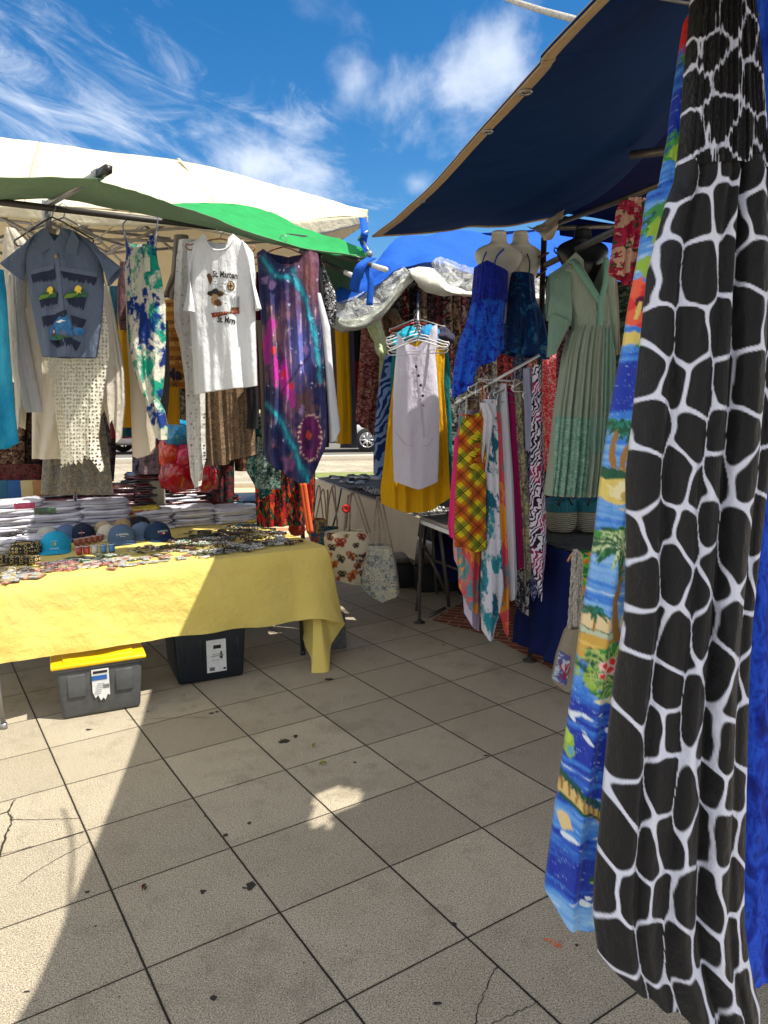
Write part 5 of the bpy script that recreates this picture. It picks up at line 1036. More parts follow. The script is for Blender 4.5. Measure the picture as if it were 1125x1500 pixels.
# galaxy dress
def galaxy(x, y):
    p = Paint(x, y, (.015, .02, .11), 2.2); n = p.nz(.09, .05, 4); n2 = p.nz(.22, .12, 7)
    p.over((n-.1)/.5*(y < 560), (.04, .025, .14)); p.over((n2-.6)/.4, (.03, .08, .22)); p.over(np.exp(-((x-400)/25)**2-((y-510)/70)**2)*.7+n*.4-.2, (.50, .24, .20)); p.over(np.exp(-((x-425)/14)**2-((y-560)/60)**2)*.7+n2*.3-.1, (.45, .18, .30))
    p.over(np.exp(-((x-452)/20)**2-((y-410)/60)**2)*.8, (.22, .07, .05)); p.over(np.exp(-((x-440)/14)**2-((y-520)/50)**2)*.9, (.16, .19, .62)); p.over((np.sin(x*.9)+n2-.9)*.8*(y > 450)*(y < 640), (.60, .40, .34))
    for (cx, cy, rx, ry) in ((393, 510, 7, 26), (405, 545, 6, 22), (418, 555, 7, 26), (398, 480, 6, 16), (430, 580, 5, 20)): p.ell(cx, cy, rx, ry, (.52, .03, .36), .3, .25, int(cx))
    for (cx, cy) in ((384, 505), (402, 515), (418, 548), (428, 566)): p.ell(cx, cy, 4, 6, (.75, .05, .06), .4)
    teal = (.02, .52, .62)
    for (a, b, c_, d, w_) in ((386, 380, 404, 405, 9), (404, 405, 430, 412, 8), (430, 400, 448, 440, 8), (448, 440, 462, 490, 8), (462, 490, 470, 560, 4), (390, 590, 412, 615, 7), (412, 615, 436, 665, 9), (436, 665, 452, 706, 9)): p.seg(a, b, c_, d, w_*.6, (.02, .14, .26), w_*.6, 0, 7); p.seg(a, b, c_, d, w_*.15, teal, w_*.15, 0, 5)
    p.seg(400, 590, 455, 520, 1.0, (.06, .02, .05), 1, 0, 2)
    p.ell(455, 640, 17, 36, (.16, .01, .13), .2); p.ell(453, 642, 9, 17, (.05, .01, .08), .2); p.ell(453, 637, 5, 7, (.60, .06, .05), .3); p.ell(448, 590, 16, 16, (.16, .08, .10), .5, .4)
    for k in range(26):
        a = k*2*math.pi/26; p.ell(455+15*math.cos(a), 640+33*math.sin(a), 1.5, 1.7, (.8, .6, .42), .4)
    p.over((n2-.4)*1.2*(y > 650)*(x < 430), (.45, .16, .10)); p.over((n-.5)*1.5*(y > 670), (.40, .12, .35))
    rr = np.random.RandomState(2)
    for k in range(46):
        cx, cy = rr.uniform(382, 478), rr.uniform(385, 690); p.ell(cx, cy, 1.1, 1.1, (.55, .6, .85), .6)
    for (cx, cy) in ((390, 410), (400, 418), (448, 513), (445, 600)): p.ell(cx, cy, 5, 6, (.35, .22, .50), .4, .5, cx)
    return p.c
gx_ = garment('galaxy_dress', [(372, 376, 466), (384, 377, 468), (420, 380, 467), (480, 383, 472), (560, 388, 477), (620, 386, 480), (660, 384, 480), (706, 400, 470)], 4.5, fabric('paint', (0,), wr=.5, trans=.05, rough=.55, seed=9, spec=.3), 'navy and purple galaxy print dress with a teal streak, right end of the left stall', 'dress',
   neck=[(0, 0), (.12, -6), (.2, 0), (.32, 14), (.5, 20), (.66, 14), (.8, 0), (.88, -6), (1, 0)], bneck=[(0, 0), (.15, -4), (.5, 2), (.85, -4), (1, 0)], bulge=.05, folds=9, amp=(.006, .03), seed=42, nx=110, ny=170, paint=galaxy, hem=[(0, -30), (.2, -20), (.4, -6), (.55, 0), (.75, 2), (.85, -16), (1, -60)])
hanger_at(D(415, 345, 4.5), .40, .15, plain('pink_hanger', C(190, 96, 120), .4), 'dull pink hanger holding the galaxy print dress', drop=.09)
garment('maroon_dress', [(400, 372, 384), (520, 374, 388), (600, 378, 392)], 4.6, solid(84, 14, 44, wr=.4), 'narrow maroon dress edge left of the galaxy dress', 'dress', folds=2, seed=43, nx=14)
garment('beige_dress', [(470, 374, 396), (560, 378, 396), (660, 384, 398)], 4.58, solid(132, 122, 108, wr=.4), 'beige-grey dress strip behind the left side of the galaxy dress', 'dress', folds=2, seed=44, nx=14)
garment('black_dress', [(372, 455, 470), (420, 458, 474), (520, 462, 478), (620, 466, 482), (655, 468, 482)], 4.56, solid(18, 19, 26, wr=.5), 'black dress edge between the galaxy dress and the white long sleeve', 'dress', folds=2, seed=45, nx=16)
garment('scroll_blouse', [(368, 458, 470), (392, 462, 476), (430, 466, 492), (452, 470, 494), (476, 478, 490)], 4.62, fabric('cells', (C(20, 20, 22), C(24, 24, 26), C(190, 190, 196), C(30, 30, 34)), 34, (1, 1), 0, .5, .05, seed=7, dist=.09), 'black blouse sleeve with white scrollwork under the green net', 'blouse', folds=2, seed=46, nx=30, ny=40)
garment('white_blouse', [(430, 462, 470), (480, 470, 484), (540, 476, 488), (600, 480, 495), (645, 482, 501)], 4.52, solid(220, 222, 232, wr=.4, trans=.2, seed=14), 'white long sleeve hanging right of the galaxy dress', 'blouse', folds=2, amp=(.002, .008), seed=47, nx=22, hem=[(0, 4), (.5, 0), (1, -16)])
# below the galaxy dress
garment('green_sarong', [(610, 372, 404), (670, 362, 402), (690, 360, 400), (722, 378, 398)], 4.85, fabric('cells', (C(20, 90, 92), C(30, 60, 66), C(110, 150, 138), C(14, 40, 48)), 26, (1, 1), 0, .5, .05, seed=8), 'dark green patterned sarong left of the galaxy dress hem', 'sarong', folds=3, seed=48, nx=24, hem=[(0, -10), (.4, 8), (1, 0)])
garment('paisley_sarong', [(640, 376, 412), (716, 376, 412)], 4.8, fabric('cells', (C(96, 130, 122), C(30, 54, 58), C(150, 166, 158), C(50, 70, 70)), 44, (1, 1), 0, .5, .05, seed=9), 'grey-green paisley sarong under the galaxy dress', 'sarong', folds=3, seed=49, nx=24)
garment('floral_sarong', [(690, 372, 462), (720, 374, 462), (772, 376, 460)], 5.0, fabric('cells', (C(24, 20, 26), C(150, 20, 24), C(30, 70, 40), C(190, 70, 26), C(20, 24, 30)), 22, (1.8, .7), 0, .5, .05, seed=10), 'black, red and orange floral sarong hanging low behind the yellow table', 'sarong', folds=7, amp=(.006, .02), seed=50, nx=60, hem=[(0, 0), (1, -4)])
o = thing('support_post', 'dark wooden post with an orange ribbon at the right end of the yellow table', 'post', G(447, 890)); MB().tube([G(447, 890), D(441, 705, 4.95)], .022, 4).build('shaft', plain('dark_wood', (.05, .035, .025), .8), o)
OR = solid(250, 120, 70, wr=.2, trans=.3)
Q = [D(441, 706, 4.86), D(445, 735, 4.86), D(449, 762, 4.86), D(452, 781, 4.86)]; A = cr(np.array([q+[-.012, 0, 0] for q in Q]), 16); B = cr(np.array([q+[.014, .01, 0] for q in Q]), 16)
tag(MB().ribbon(A, B, .002).ribbon(A+[.016, .006, 0], B+[.02, .002, .0], .002).build('orange_ribbon', OR), 'bright orange ribbon hanging on the dark post beside the yellow table', 'ribbon')
# ------------------------------------------------------------------ middle stall, clothes
def cells(cols, sc=30, an=(1, 1), seed=0, dist=.03, **k): return fabric('cells', tuple(C(*c) for c in cols), sc, an, 0, k.pop('wr', .6), .08, seed=seed, dist=dist, **k)
def gm(name, cat, label, rows, Y, mat, **k): return garment(name, rows, Y, mat, label, cat, **{**dict(folds=3, nx=22, ny=34, amp=(.003, .014)), **k})
RED1 = cells([(130, 30, 36), (60, 24, 26), (170, 150, 120), (96, 30, 32)], 26, seed=1); ROSE = cells([(180, 90, 96), (120, 96, 80), (200, 170, 160), (90, 70, 66), (150, 40, 48)], 24, seed=2)
TAN1 = cells([(150, 130, 104), (110, 92, 74), (176, 160, 130), (90, 74, 60)], 34, seed=3); DRK = cells([(40, 36, 40), (60, 52, 50), (110, 96, 90), (30, 28, 34)], 30, seed=4)
PASL = fabric('cells', tuple(C(*c) for c in [(116, 48, 50), (150, 90, 84), (90, 36, 44), (170, 130, 116)]), 18, (1, 1.6), 0, .8, .08, seed=5, dist=.12)
gm('taupe_dress', 'dress', 'taupe dress edge between the white long sleeve and the yellow trousers', [(468, 470, 496), (560, 476, 498), (640, 482, 500)], 5.9, solid(110, 96, 84), seed=60)
gm('yellow_trousers', 'trousers', 'mustard yellow trouser leg under the left of the blue roof', [(472, 490, 510), (540, 493, 513), (600, 494, 516), (650, 494, 515)], 5.7, solid(214, 162, 10, wr=.4, seed=3), seed=61)
gm('slate_trousers', 'trousers', 'slate blue trouser leg right of the mustard yellow one', [(472, 506, 518), (560, 508, 520), (656, 498, 524)], 5.75, solid(96, 98, 122, wr=.4, seed=2), seed=62)
gm('black_trousers', 'trousers', 'black trousers between the slate trouser leg and the red paisley shawl', [(468, 514, 542), (560, 516, 540), (618, 518, 534)], 5.9, solid(30, 28, 34), seed=63)
gm('red_camisole', 'top', 'plain brick red top edge left of the paisley shawl', [(530, 516, 530), (600, 518, 530), (622, 518, 528)], 5.82, solid(150, 44, 46), seed=64, nx=12)
gm('paisley_shawl', 'shawl', 'long dusty red paisley shawl beside the black trousers', [(462, 530, 560), (500, 528, 566), (560, 524, 566), (620, 520, 552)], 5.65, PASL, seed=65, folds=5, nx=40, hem=[(0, -5), (.3, 6), (.6, 8), (.8, 20), (1, 8)])
gm('olive_kaftan', 'kaftan', 'brown and olive kaftan behind the mint ruffle', [(452, 556, 580), (480, 560, 596), (540, 560, 590), (640, 556, 580)], 5.75, cells([(120, 90, 60), (90, 100, 80), (150, 110, 80), (80, 70, 50)], 30, seed=6), seed=66)
mr, _ = sheet('mint_ruffle', [[(543, 452, 5.4), (550, 449, 5.4), (556, 452, 5.4)], [(536, 470, 5.35), (550, 474, 5.3), (562, 480, 5.4)], [(546, 494, 5.4), (556, 494, 5.32), (566, 500, 5.4)], [(549, 510, 5.35), (558, 515, 5.3), (568, 510, 5.4)], [(555, 522, 5.4), (560, 525, 5.4), (564, 520, 5.4)]],
       cells([(190, 204, 160), (170, 190, 140), (206, 216, 180)], 40, seed=7), 24, 40, .003, .02, 22, 66)
tag(mr, 'twisted mint green ruffled scarf hanging in front of the paisley shawl', 'scarf')
gm('mint_slip', 'dress', 'pale mint dress edge below the twisted mint scarf', [(520, 556, 572), (640, 552, 568)], 5.6, solid(176, 186, 140), seed=67, nx=14)
gm('blue_leaf_dress', 'dress', 'navy dress with pale blue leaf print left of the yellow dress', [(520, 564, 580), (570, 554, 576), (640, 547, 572), (702, 547, 575)], 5.2, fabric('zebra', (C(24, 48, 110), C(120, 150, 200)), 6, (1, 1), .7, .5, .08, seed=3, dist=.12), seed=68, hem=[(0, -8), (.5, 0), (1, -20)])
xs = [582, 592, 606, 618, 630, 642, 655, 668, 681, 694, 706, 720]
ml = [(DRK, 'black and grey'), (RED1, 'crimson and black'), (DRK, 'charcoal swirl'), (TAN1, 'sand coloured'), (cells([(40, 34, 34), (90, 80, 74), (60, 20, 24)], 30, seed=8), 'dark brown'), (ROSE, 'rose and cream'), (cells([(200, 176, 160), (190, 60, 66), (110, 96, 70), (60, 60, 56)], 22, seed=9), 'cream with red blossom'),
      (cells([(110, 90, 70), (176, 150, 120), (70, 56, 50)], 22, seed=10), 'tan and umber'), (cells([(200, 120, 120), (230, 210, 200), (150, 50, 60)], 20, seed=11), 'pink blossom'), (TAN1, 'straw and olive'), (cells([(190, 80, 90), (210, 180, 160), (60, 60, 60)], 22, seed=12), 'rust and rose'), (cells([(150, 146, 130), (110, 110, 104), (180, 176, 160)], 24, seed=13), 'pale grey')]
for i, (x, (mm_, w_)) in enumerate(zip(xs, ml)):
    gm('print_scarf', 'scarf', f'{w_} printed scarf in the row hanging under the white sheeting', [(408, x-6, x+7), (470, x-7, x+8), (690, x-9, x+10)], 6.5+.03*(i % 3), mm_, seed=70+i, group='printed scarves under the blue roof', nx=16, ny=30, amp=(.004, .02))
for i, (x, c, w_) in enumerate([(742, (140, 60, 60), 'brick red'), (762, (60, 70, 90), 'dusk blue'), (782, (176, 120, 110), 'dusty pink'), (818, (90, 60, 66), 'wine'), (850, (60, 60, 54), 'khaki'), (884, (120, 100, 90), 'mushroom'), (916, (50, 60, 50), 'moss'), (950, (110, 50, 60), 'berry')]):
    gm('print_scarf', 'scarf', f'{w_} printed scarf hanging far back behind the mannequins', [(404, x-15, x+15), (690, x-17, x+17)], 6.7, cells([c, tuple(v*.6 for v in c), tuple(min(255, v*1.5) for v in c)], 26, seed=20+i), seed=90+i, group='printed scarves under the blue roof', folds=4)
gm('red_sarong', 'sarong', 'bright red and white batik sarong glimpsed between the post and the green dress', [(505, 793, 815), (600, 793, 814), (690, 792, 806)], 5.2, fabric('cells', (C(240, 210, 206), C(206, 30, 50), C(226, 80, 84), C(210, 40, 56)), 60, (1, 1), 0, .4, .35, seed=4), seed=100)
# rack of dresses with the white button dress in front
gm('teal_dress', 'dress', 'teal sleeveless dress behind the yellow one, middle rack', [(508, 576, 656), (540, 572, 660), (640, 572, 664), (735, 576, 666)], 5.12, solid(24, 126, 130, wr=.4, seed=4), seed=101, folds=5, nx=50)
gm('yellow_dress', 'dress', 'sunflower yellow dress with ruffled hem directly behind the white button dress', [(496, 590, 652), (520, 580, 652), (560, 576, 650), (620, 568, 655), (680, 562, 657), (716, 557, 659), (742, 558, 660)], 4.98, solid(230, 176, 22, wr=.4, trans=.2, seed=5), seed=102, folds=9, nx=90, amp=(.003, .022), hem=[(0, -4), (.2, 3), (.4, 9), (.7, 6), (.8, 0), (1, -14)])
WT = solid(214, 210, 226, wr=.4, trans=.12, seed=6)
wd = garment('button_dress', [(496, 582, 641), (520, 580, 638), (545, 578, 640), (600, 575, 644), (660, 575, 643), (713, 577, 641)], 4.82, WT, 'white sleeveless dress with dark buttons at the front of the middle rack', 'dress',
   neck=[(0, -8), (.1, -2), (.25, 20), (.48, 36), (.7, 14), (.85, -16), (1, -22)], bneck=[(0, -8), (.2, 4), (.5, 12), (.8, -4), (1, -22)], bulge=.05, folds=3, amp=(.002, .014), seed=103, nx=80, ny=90, hem=[(0, -8), (.3, -2), (.55, 3), (.8, -2), (1, -8)])
BTN = plain('dark_button', (.03, .025, .025), .3)
for k, (x, y, r) in enumerate([(609, 538, 2.1), (612.5, 551, 2.1), (615.5, 565, 2.1), (618.5, 580, 2.1), (619, 594, 1.2)]): decal(wd, 'button', blob(x, y, r, r, 12, 0), BTN, .009)
quadpatch(wd, [(609, 530), (611, 530), (622, 640), (619, 640)], solid(196, 192, 208), 'placket', .003, 10)
for (a, b) in (((578, 632), (604, 652)), ((619, 652), (643, 622))):
    P = cr(np.array([wd.front(*a, .004)[0], wd.front((a[0]+b[0])/2+(3 if a[0] < 600 else -3), max(a[1], b[1])-2, .004)[0], wd.front(*b, .004)[0]]), 20); MB().tube(P, .0018, 5).build('pocket_seam', solid(190, 188, 204), wd.o)
rk = MB().tube([D(612, 430, 5.6), D(612, 470, 4.8)], .008, 8); tag(rk.build('clothes_rail', GREY_STEEL), 'steel arm carrying the bunch of white hangers above the white button dress', 'rack arm')
for i in range(8):
    Y_ = 4.74+.075*i; c_ = D(612+RNG.uniform(-2, 2), 484-4.2*i, Y_)
    hanger_at(c_, .40, RNG.uniform(-.55, .55), plain('hanger_red', C(214, 70, 80), .35) if i == 6 else WHITE_PL, ['nearest', 'second', 'third', 'fourth', 'fifth', 'sixth', '', 'rearmost'][i]+' white hanger from the front in the bunch above the button dress' if i != 6 else 'red hanger among the white ones above the white button dress', 'hangers bunched above the white button dress', .0045, drop=.075, hook=.05)
for i, (x, c, lb) in enumerate([(600, (30, 170, 200), 'turquoise top slung over the white hangers, left one'), (626, (50, 150, 210), 'sky blue top slung over the white hangers, right one'), (645, (60, 60, 80), 'dark blue top over the right shoulder of the white hangers')]):
    o, _ = sheet('draped_blouse', [[(x-24, 497, 5.0), (x, 478, 5.0), (x+20, 490, 5.0)], [(x-22, 505, 4.95), (x, 492, 4.93), (x+20, 500, 4.95)], [(x-14, 512, 5.0), (x, 503, 5.0), (x+14, 508, 5.0)]], solid(*c, wr=.9, seed=i), 24, 18, .004, .02, 20, 110+i); tag(o, lb, 'top')
pp = thing('rack_pole', 'thin steel pole of the middle rack standing on a small disc', 'pole', G(614, 912)); p = G(614, 912); MB().tube([p, D(621, 490, 5.3)], .012, 12).build('tube', GREY_STEEL, pp); MB().lathe([(.045, 0), (.045, .006), (.016, .012), (.014, .03)], p, 20).build('foot', DARK_STEEL, pp)

# ------------------------------------------------------------------ busts
def bust(name, label, c, h, yaw, mat, arms=True):
    th = thing(name, label, 'mannequin', c); n = 28
    prof = [(0, .07, .06), (.08, .08, .065), (.18, .08, .065), (.26, .085, .066), (.36, .12, .085), (.46, .155, .10), (.54, .17, .085), (.60, .175, .072), (.635, .155, .06), (.66, .115, .06), (.675, .085, .058), (.695, .072, .056), (.735, .07, .055), (.745, .067, .052)]
    k = h/.745; m = MB(); V = []; Pn = cr(np.array(prof), 40)
    for z, rx, ry in Pn:
        rx *= 1+.3*math.exp(-((z-.56)/.10)**2)
        for q in range(n):
            a = 2*math.pi*q/n; x = rx*math.cos(a); y = ry*math.sin(a)
            if .36 < z < .58 and y < 0: y *= 1+.35*math.exp(-((abs(x)-.07)/.04)**2)*math.exp(-((z-.45)/.06)**2)
            x, y, zz = x*k, y*k, z*k; V.append((c[0]+x*math.cos(yaw)-y*math.sin(yaw), c[1]+x*math.sin(yaw)+y*math.cos(yaw), c[2]+zz))
    Fc = [(i*n+q, i*n+(q+1) % n, (i+1)*n+(q+1) % n, (i+1)*n+q) for i in range(39) for q in range(n)]+[tuple(range(n))[::-1], tuple(39*n+q for q in range(n))]
    m.add(V, Fc).build('torso', mat, th)
    MB().lathe([(.062*k, 0), (.062*k, .016), (.055*k, .022)], np.array(c)+[0, 0, h], 20).build('neck_cap', mat, th)
    return th
SKW = plain('ivory_mannequin', C(226, 222, 206), .4, spec=.5, nsc=8); SKB = plain('black_mannequin', (.012, .012, .013), .35, spec=.5)
bp = D(737, 600, 4.3); bust('display_bust', 'ivory plastic bust wearing the royal blue strapped dress', D(730, 474, 4.3), .485, .3, SKW); bust('display_bust', 'ivory plastic bust with tilted neck behind, wearing the navy floral dress', D(761, 476, 4.45), .51, .3, SKW)
BLU = fabric('batik', (C(10, 18, 110), C(24, 50, 180), C(30, 100, 215), C(20, 40, 160)), 34, (1, .7), 0, .9, .06, seed=6, dist=.05)
bdz = garment('strap_dress', [(398, 695, 742), (440, 691, 743), (450, 689, 741), (480, 680, 738), (500, 672, 738), (520, 668, 737), (545, 664, 736), (572, 662, 735)], 4.16, BLU, 'royal blue batik dress with smocked bust on the left ivory bust', 'dress', bulge=.08, folds=6, amp=(.003, .02), seed=120, nx=70, ny=80, neck=[(0, -2), (.3, -8), (.6, 0), (1, 6)], hem=[(0, 11), (.2, 4), (.35, -4), (.42, -26), (.5, -36), (.8, -42), (1, -62)])
garment('smocked_bodice', [(395, 694, 744), (442, 690, 743)], 4.15, fabric('batik', (C(14, 26, 130), C(24, 50, 180)), 30, crinkle=140, wr=.9, seed=7), parent=bdz.o, bulge=.12, folds=20, amp=(.004, .004), seed=121, nx=70, ny=30, neck=[(0, -2), (.3, -8), (.6, 0), (1, 6)])
def strap(g, P, mat, r=.006): MB().tube(cr(np.array([pt(p) for p in P]), 16), r, 6, flat=.5).build('strap', mat, g.o)
strap(bdz, [(703, 400, 4.10), (708, 380, 4.18), (714, 366, 4.26)], BLU); strap(bdz, [(722, 396, 4.06), (728, 376, 4.14), (738, 365, 4.24)], BLU)
gm('red_dress', 'dress', 'dark red dress strip between the two ivory busts', [(392, 738, 748), (450, 736, 748), (505, 734, 744)], 4.4, solid(120, 14, 22), seed=122, nx=12)
NFL = fabric('batik', (C(10, 26, 60), C(14, 56, 110), C(12, 40, 90), C(24, 100, 160), C(110, 130, 110)), 13, (1, .8), .4, .7, .06, seed=8, dist=.06)
g = garment('strap_dress', [(402, 744, 781), (440, 743, 784), (470, 739, 797), (500, 733, 803), (522, 729, 806)], 4.32, NFL, 'navy and teal flower print dress on the right ivory bust', 'dress', bulge=.12, folds=6, amp=(.003, .025), seed=123, nx=60, ny=60, neck=[(0, 0), (1, 4)], hem=[(0, -8), (.3, -2), (.6, 0), (1, 4)])
strap(g, [(752, 404, 4.26), (757, 384, 4.32), (764, 370, 4.40)], NFL); strap(g, [(774, 406, 4.26), (776, 386, 4.34), (772, 370, 4.42)], NFL)
# green maxi dress on the black bust
bust('display_bust', 'black bust under the sage green maxi dress', D(851, 470, 3.96), .46, .1, SKB)
SG = fabric('solid', (C(154, 168, 154),), wr=.4, trans=.12, seed=15, crinkle=90); SG2 = fabric('solid', (C(128, 160, 146),), wr=.5, trans=.1, seed=16, crinkle=120); SG3 = fabric('cells', (C(116, 160, 144), C(98, 144, 128), C(150, 182, 168)), 60, (1, 1), 0, .3, .05, seed=17)
gs = garment('sage_maxi_dress', [(388, 824, 892), (400, 812, 900), (440, 824, 900), (468, 836, 897), (482, 838, 896)], 3.9, SG, 'sage green long-sleeved maxi dress with embroidered neckline on the black bust', 'dress', bulge=.10, folds=5, amp=(.003, .010), seed=124, nx=80, ny=60,
   neck=[(0, 0), (.2, -14), (.34, -2), (.62, 52), (.78, -2), (.85, -12), (1, 0)], bneck=[(0, 0), (.2, -14), (.5, -6), (.85, -12), (1, 0)], hem=[(0, 6), (.4, -2), (1, 0)])
gsk = garment('skirt', [(478, 838, 897), (490, 832, 898), (520, 824, 900), (600, 812, 902), (680, 804, 898), (725, 798, 893)], 3.9, SG, parent=gs.o, bulge=.10, folds=26, amp=(.006, .024), seed=125, nx=200, ny=90, neck=[(0, 6), (.4, -2), (1, 0)])
for P, nm, m_ in (([(832, 384), (804, 402), (800, 470), (836, 478)], 'sleeve', SG2), ([(804, 460), (801, 524), (814, 518), (836, 474)], 'sleeve', SG2), ([(884, 380), (896, 400), (903, 516), (884, 440)], 'sleeve', SG)): slv(gs, P, 3.86, m_, nm, .05, 3)
P = [(836, 384), (846, 402), (858, 420), (869, 436)]; Q = [(829, 386), (840, 408), (854, 430), (867, 452)]
def trim(g, P, Q, mat, name, lift=.012):
    A = cr(np.array(P, float), 20); B = cr(np.array(Q, float), 20); MB().ribbon(g.front(A[:, 0], A[:, 1], lift), g.front(B[:, 0], B[:, 1], lift), .003).build(name, mat, g.o)
trim(gs, P, Q, SG3, 'embroidered_trim'); trim(gs, [(876, 382), (876, 400), (874, 420), (869, 438)], [(886, 384), (884, 408), (880, 430), (872, 454)], SG3, 'embroidered_trim'); trim(gs, [(866, 438), (866, 480)], [(875, 438), (875, 480)], SG3, 'embroidered_trim')
gsk.o = gsk.o; QG = Garment(); QG.front = gsk.front; QG.o = gs.o
quadpatch(QG, [(812, 610), (858, 612), (852, 722), (806, 722)], SG3, 'patchwork_panel', .004, 40); quadpatch(QG, [(878, 484), (896, 478), (898, 600), (876, 604)], SG2, 'patchwork_panel', .004, 30); quadpatch(QG, [(858, 612), (900, 606), (898, 664), (856, 664)], SG2, 'patchwork_panel', .004, 30)
gm('floral_blouse', 'blouse', 'crimson and pink floral blouse with gathered cuff under the tent rafters', [(292, 910, 948), (310, 903, 950), (340, 901, 950), (380, 896, 948), (400, 893, 946), (412, 896, 944)], 3.3, fabric('cells', (C(150, 24, 60), C(176, 40, 76), C(60, 80, 50), C(190, 60, 90), C(170, 30, 66), C(210, 170, 150)), 22, (1, 1), 0, .7, .08, seed=18), folds=7, nx=50, ny=40, seed=125, hem=[(0, -12), (.5, 4), (1, 8)], amp=(.004, .02))
gm('beige_sleeve_dress', 'dress', 'beige dress behind the right sleeve of the sage green dress', [(384, 886, 902), (440, 890, 906), (520, 896, 908)], 4.1, solid(140, 126, 110), seed=126, nx=14)
gm('leaf_dress', 'dress', 'dark green leaf print dress deep behind the sage green dress', [(420, 900, 930), (520, 896, 925), (690, 892, 915)], 4.6, cells([(40, 60, 44), (90, 100, 84), (20, 30, 24)], 26, seed=30), seed=127)
hanger_at(D(852, 336, 4.0), .30, .2, DARK_STEEL, 'dark hanger above the black bust', drop=.05)

# ------------------------------------------------------------------ crowded rack by the post
MAD = fabric('plaid', (C(206, 186, 30), C(176, 52, 26), C(56, 100, 40), C(60, 40, 16)), 7.5, (1, 1), .78, .3, .15, seed=19)
g = garment('plaid_dress', [(606, 680, 702), (614, 676, 712), (640, 672, 712), (700, 668, 712), (760, 666, 712), (802, 666, 712)], 4.02, MAD, 'yellow, green and rust madras plaid dress with a corsage, front of the crowded rack', 'dress', folds=4, amp=(.003, .015), seed=130, nx=60, ny=60, neck=[(0, 0), (.5, 6), (1, -4)], hem=[(0, 0), (.3, -2), (.6, 6), (1, 2)])
strap(g, [(705, 615, 4.0), (706, 590, 4.02), (707, 560, 4.08)], MAD, .006); strap(g, [(682, 612, 4.0), (683, 590, 4.05), (684, 575, 4.1)], plain('cream_strap', C(206, 200, 180), .8), .006)
for i, (x, y, s) in enumerate([(693, 640, 6), (697, 652, 7), (690, 664, 7), (698, 672, 6), (692, 682, 5)]):
    c_ = g.front(x, y, .02)[0]; m = MB()
    for q in range(6):
        a = q*1.05+i; m.torus(c_+np.array([.010*math.cos(a), -.006*(q % 2), .010*math.sin(a)]), .011, .004, 10, 5, tilt=.5*math.sin(a))
    m.ball(c_, .009); m.build('corsage_flower', [MAD if i % 2 else plain('corsage', C(200, 186, 30), .8)], g.o)
TRO = fabric('tiedye', (C(236, 84, 100), C(90, 150, 160), C(240, 160, 60)), 11, (1, .6), 0, .5, .2, seed=20, thr=.55)
WLF = fabric('tiedye', (C(222, 222, 236), C(40, 140, 156), C(30, 100, 124)), 13, (1, .5), .3, .4, .2, seed=21, thr=.57)
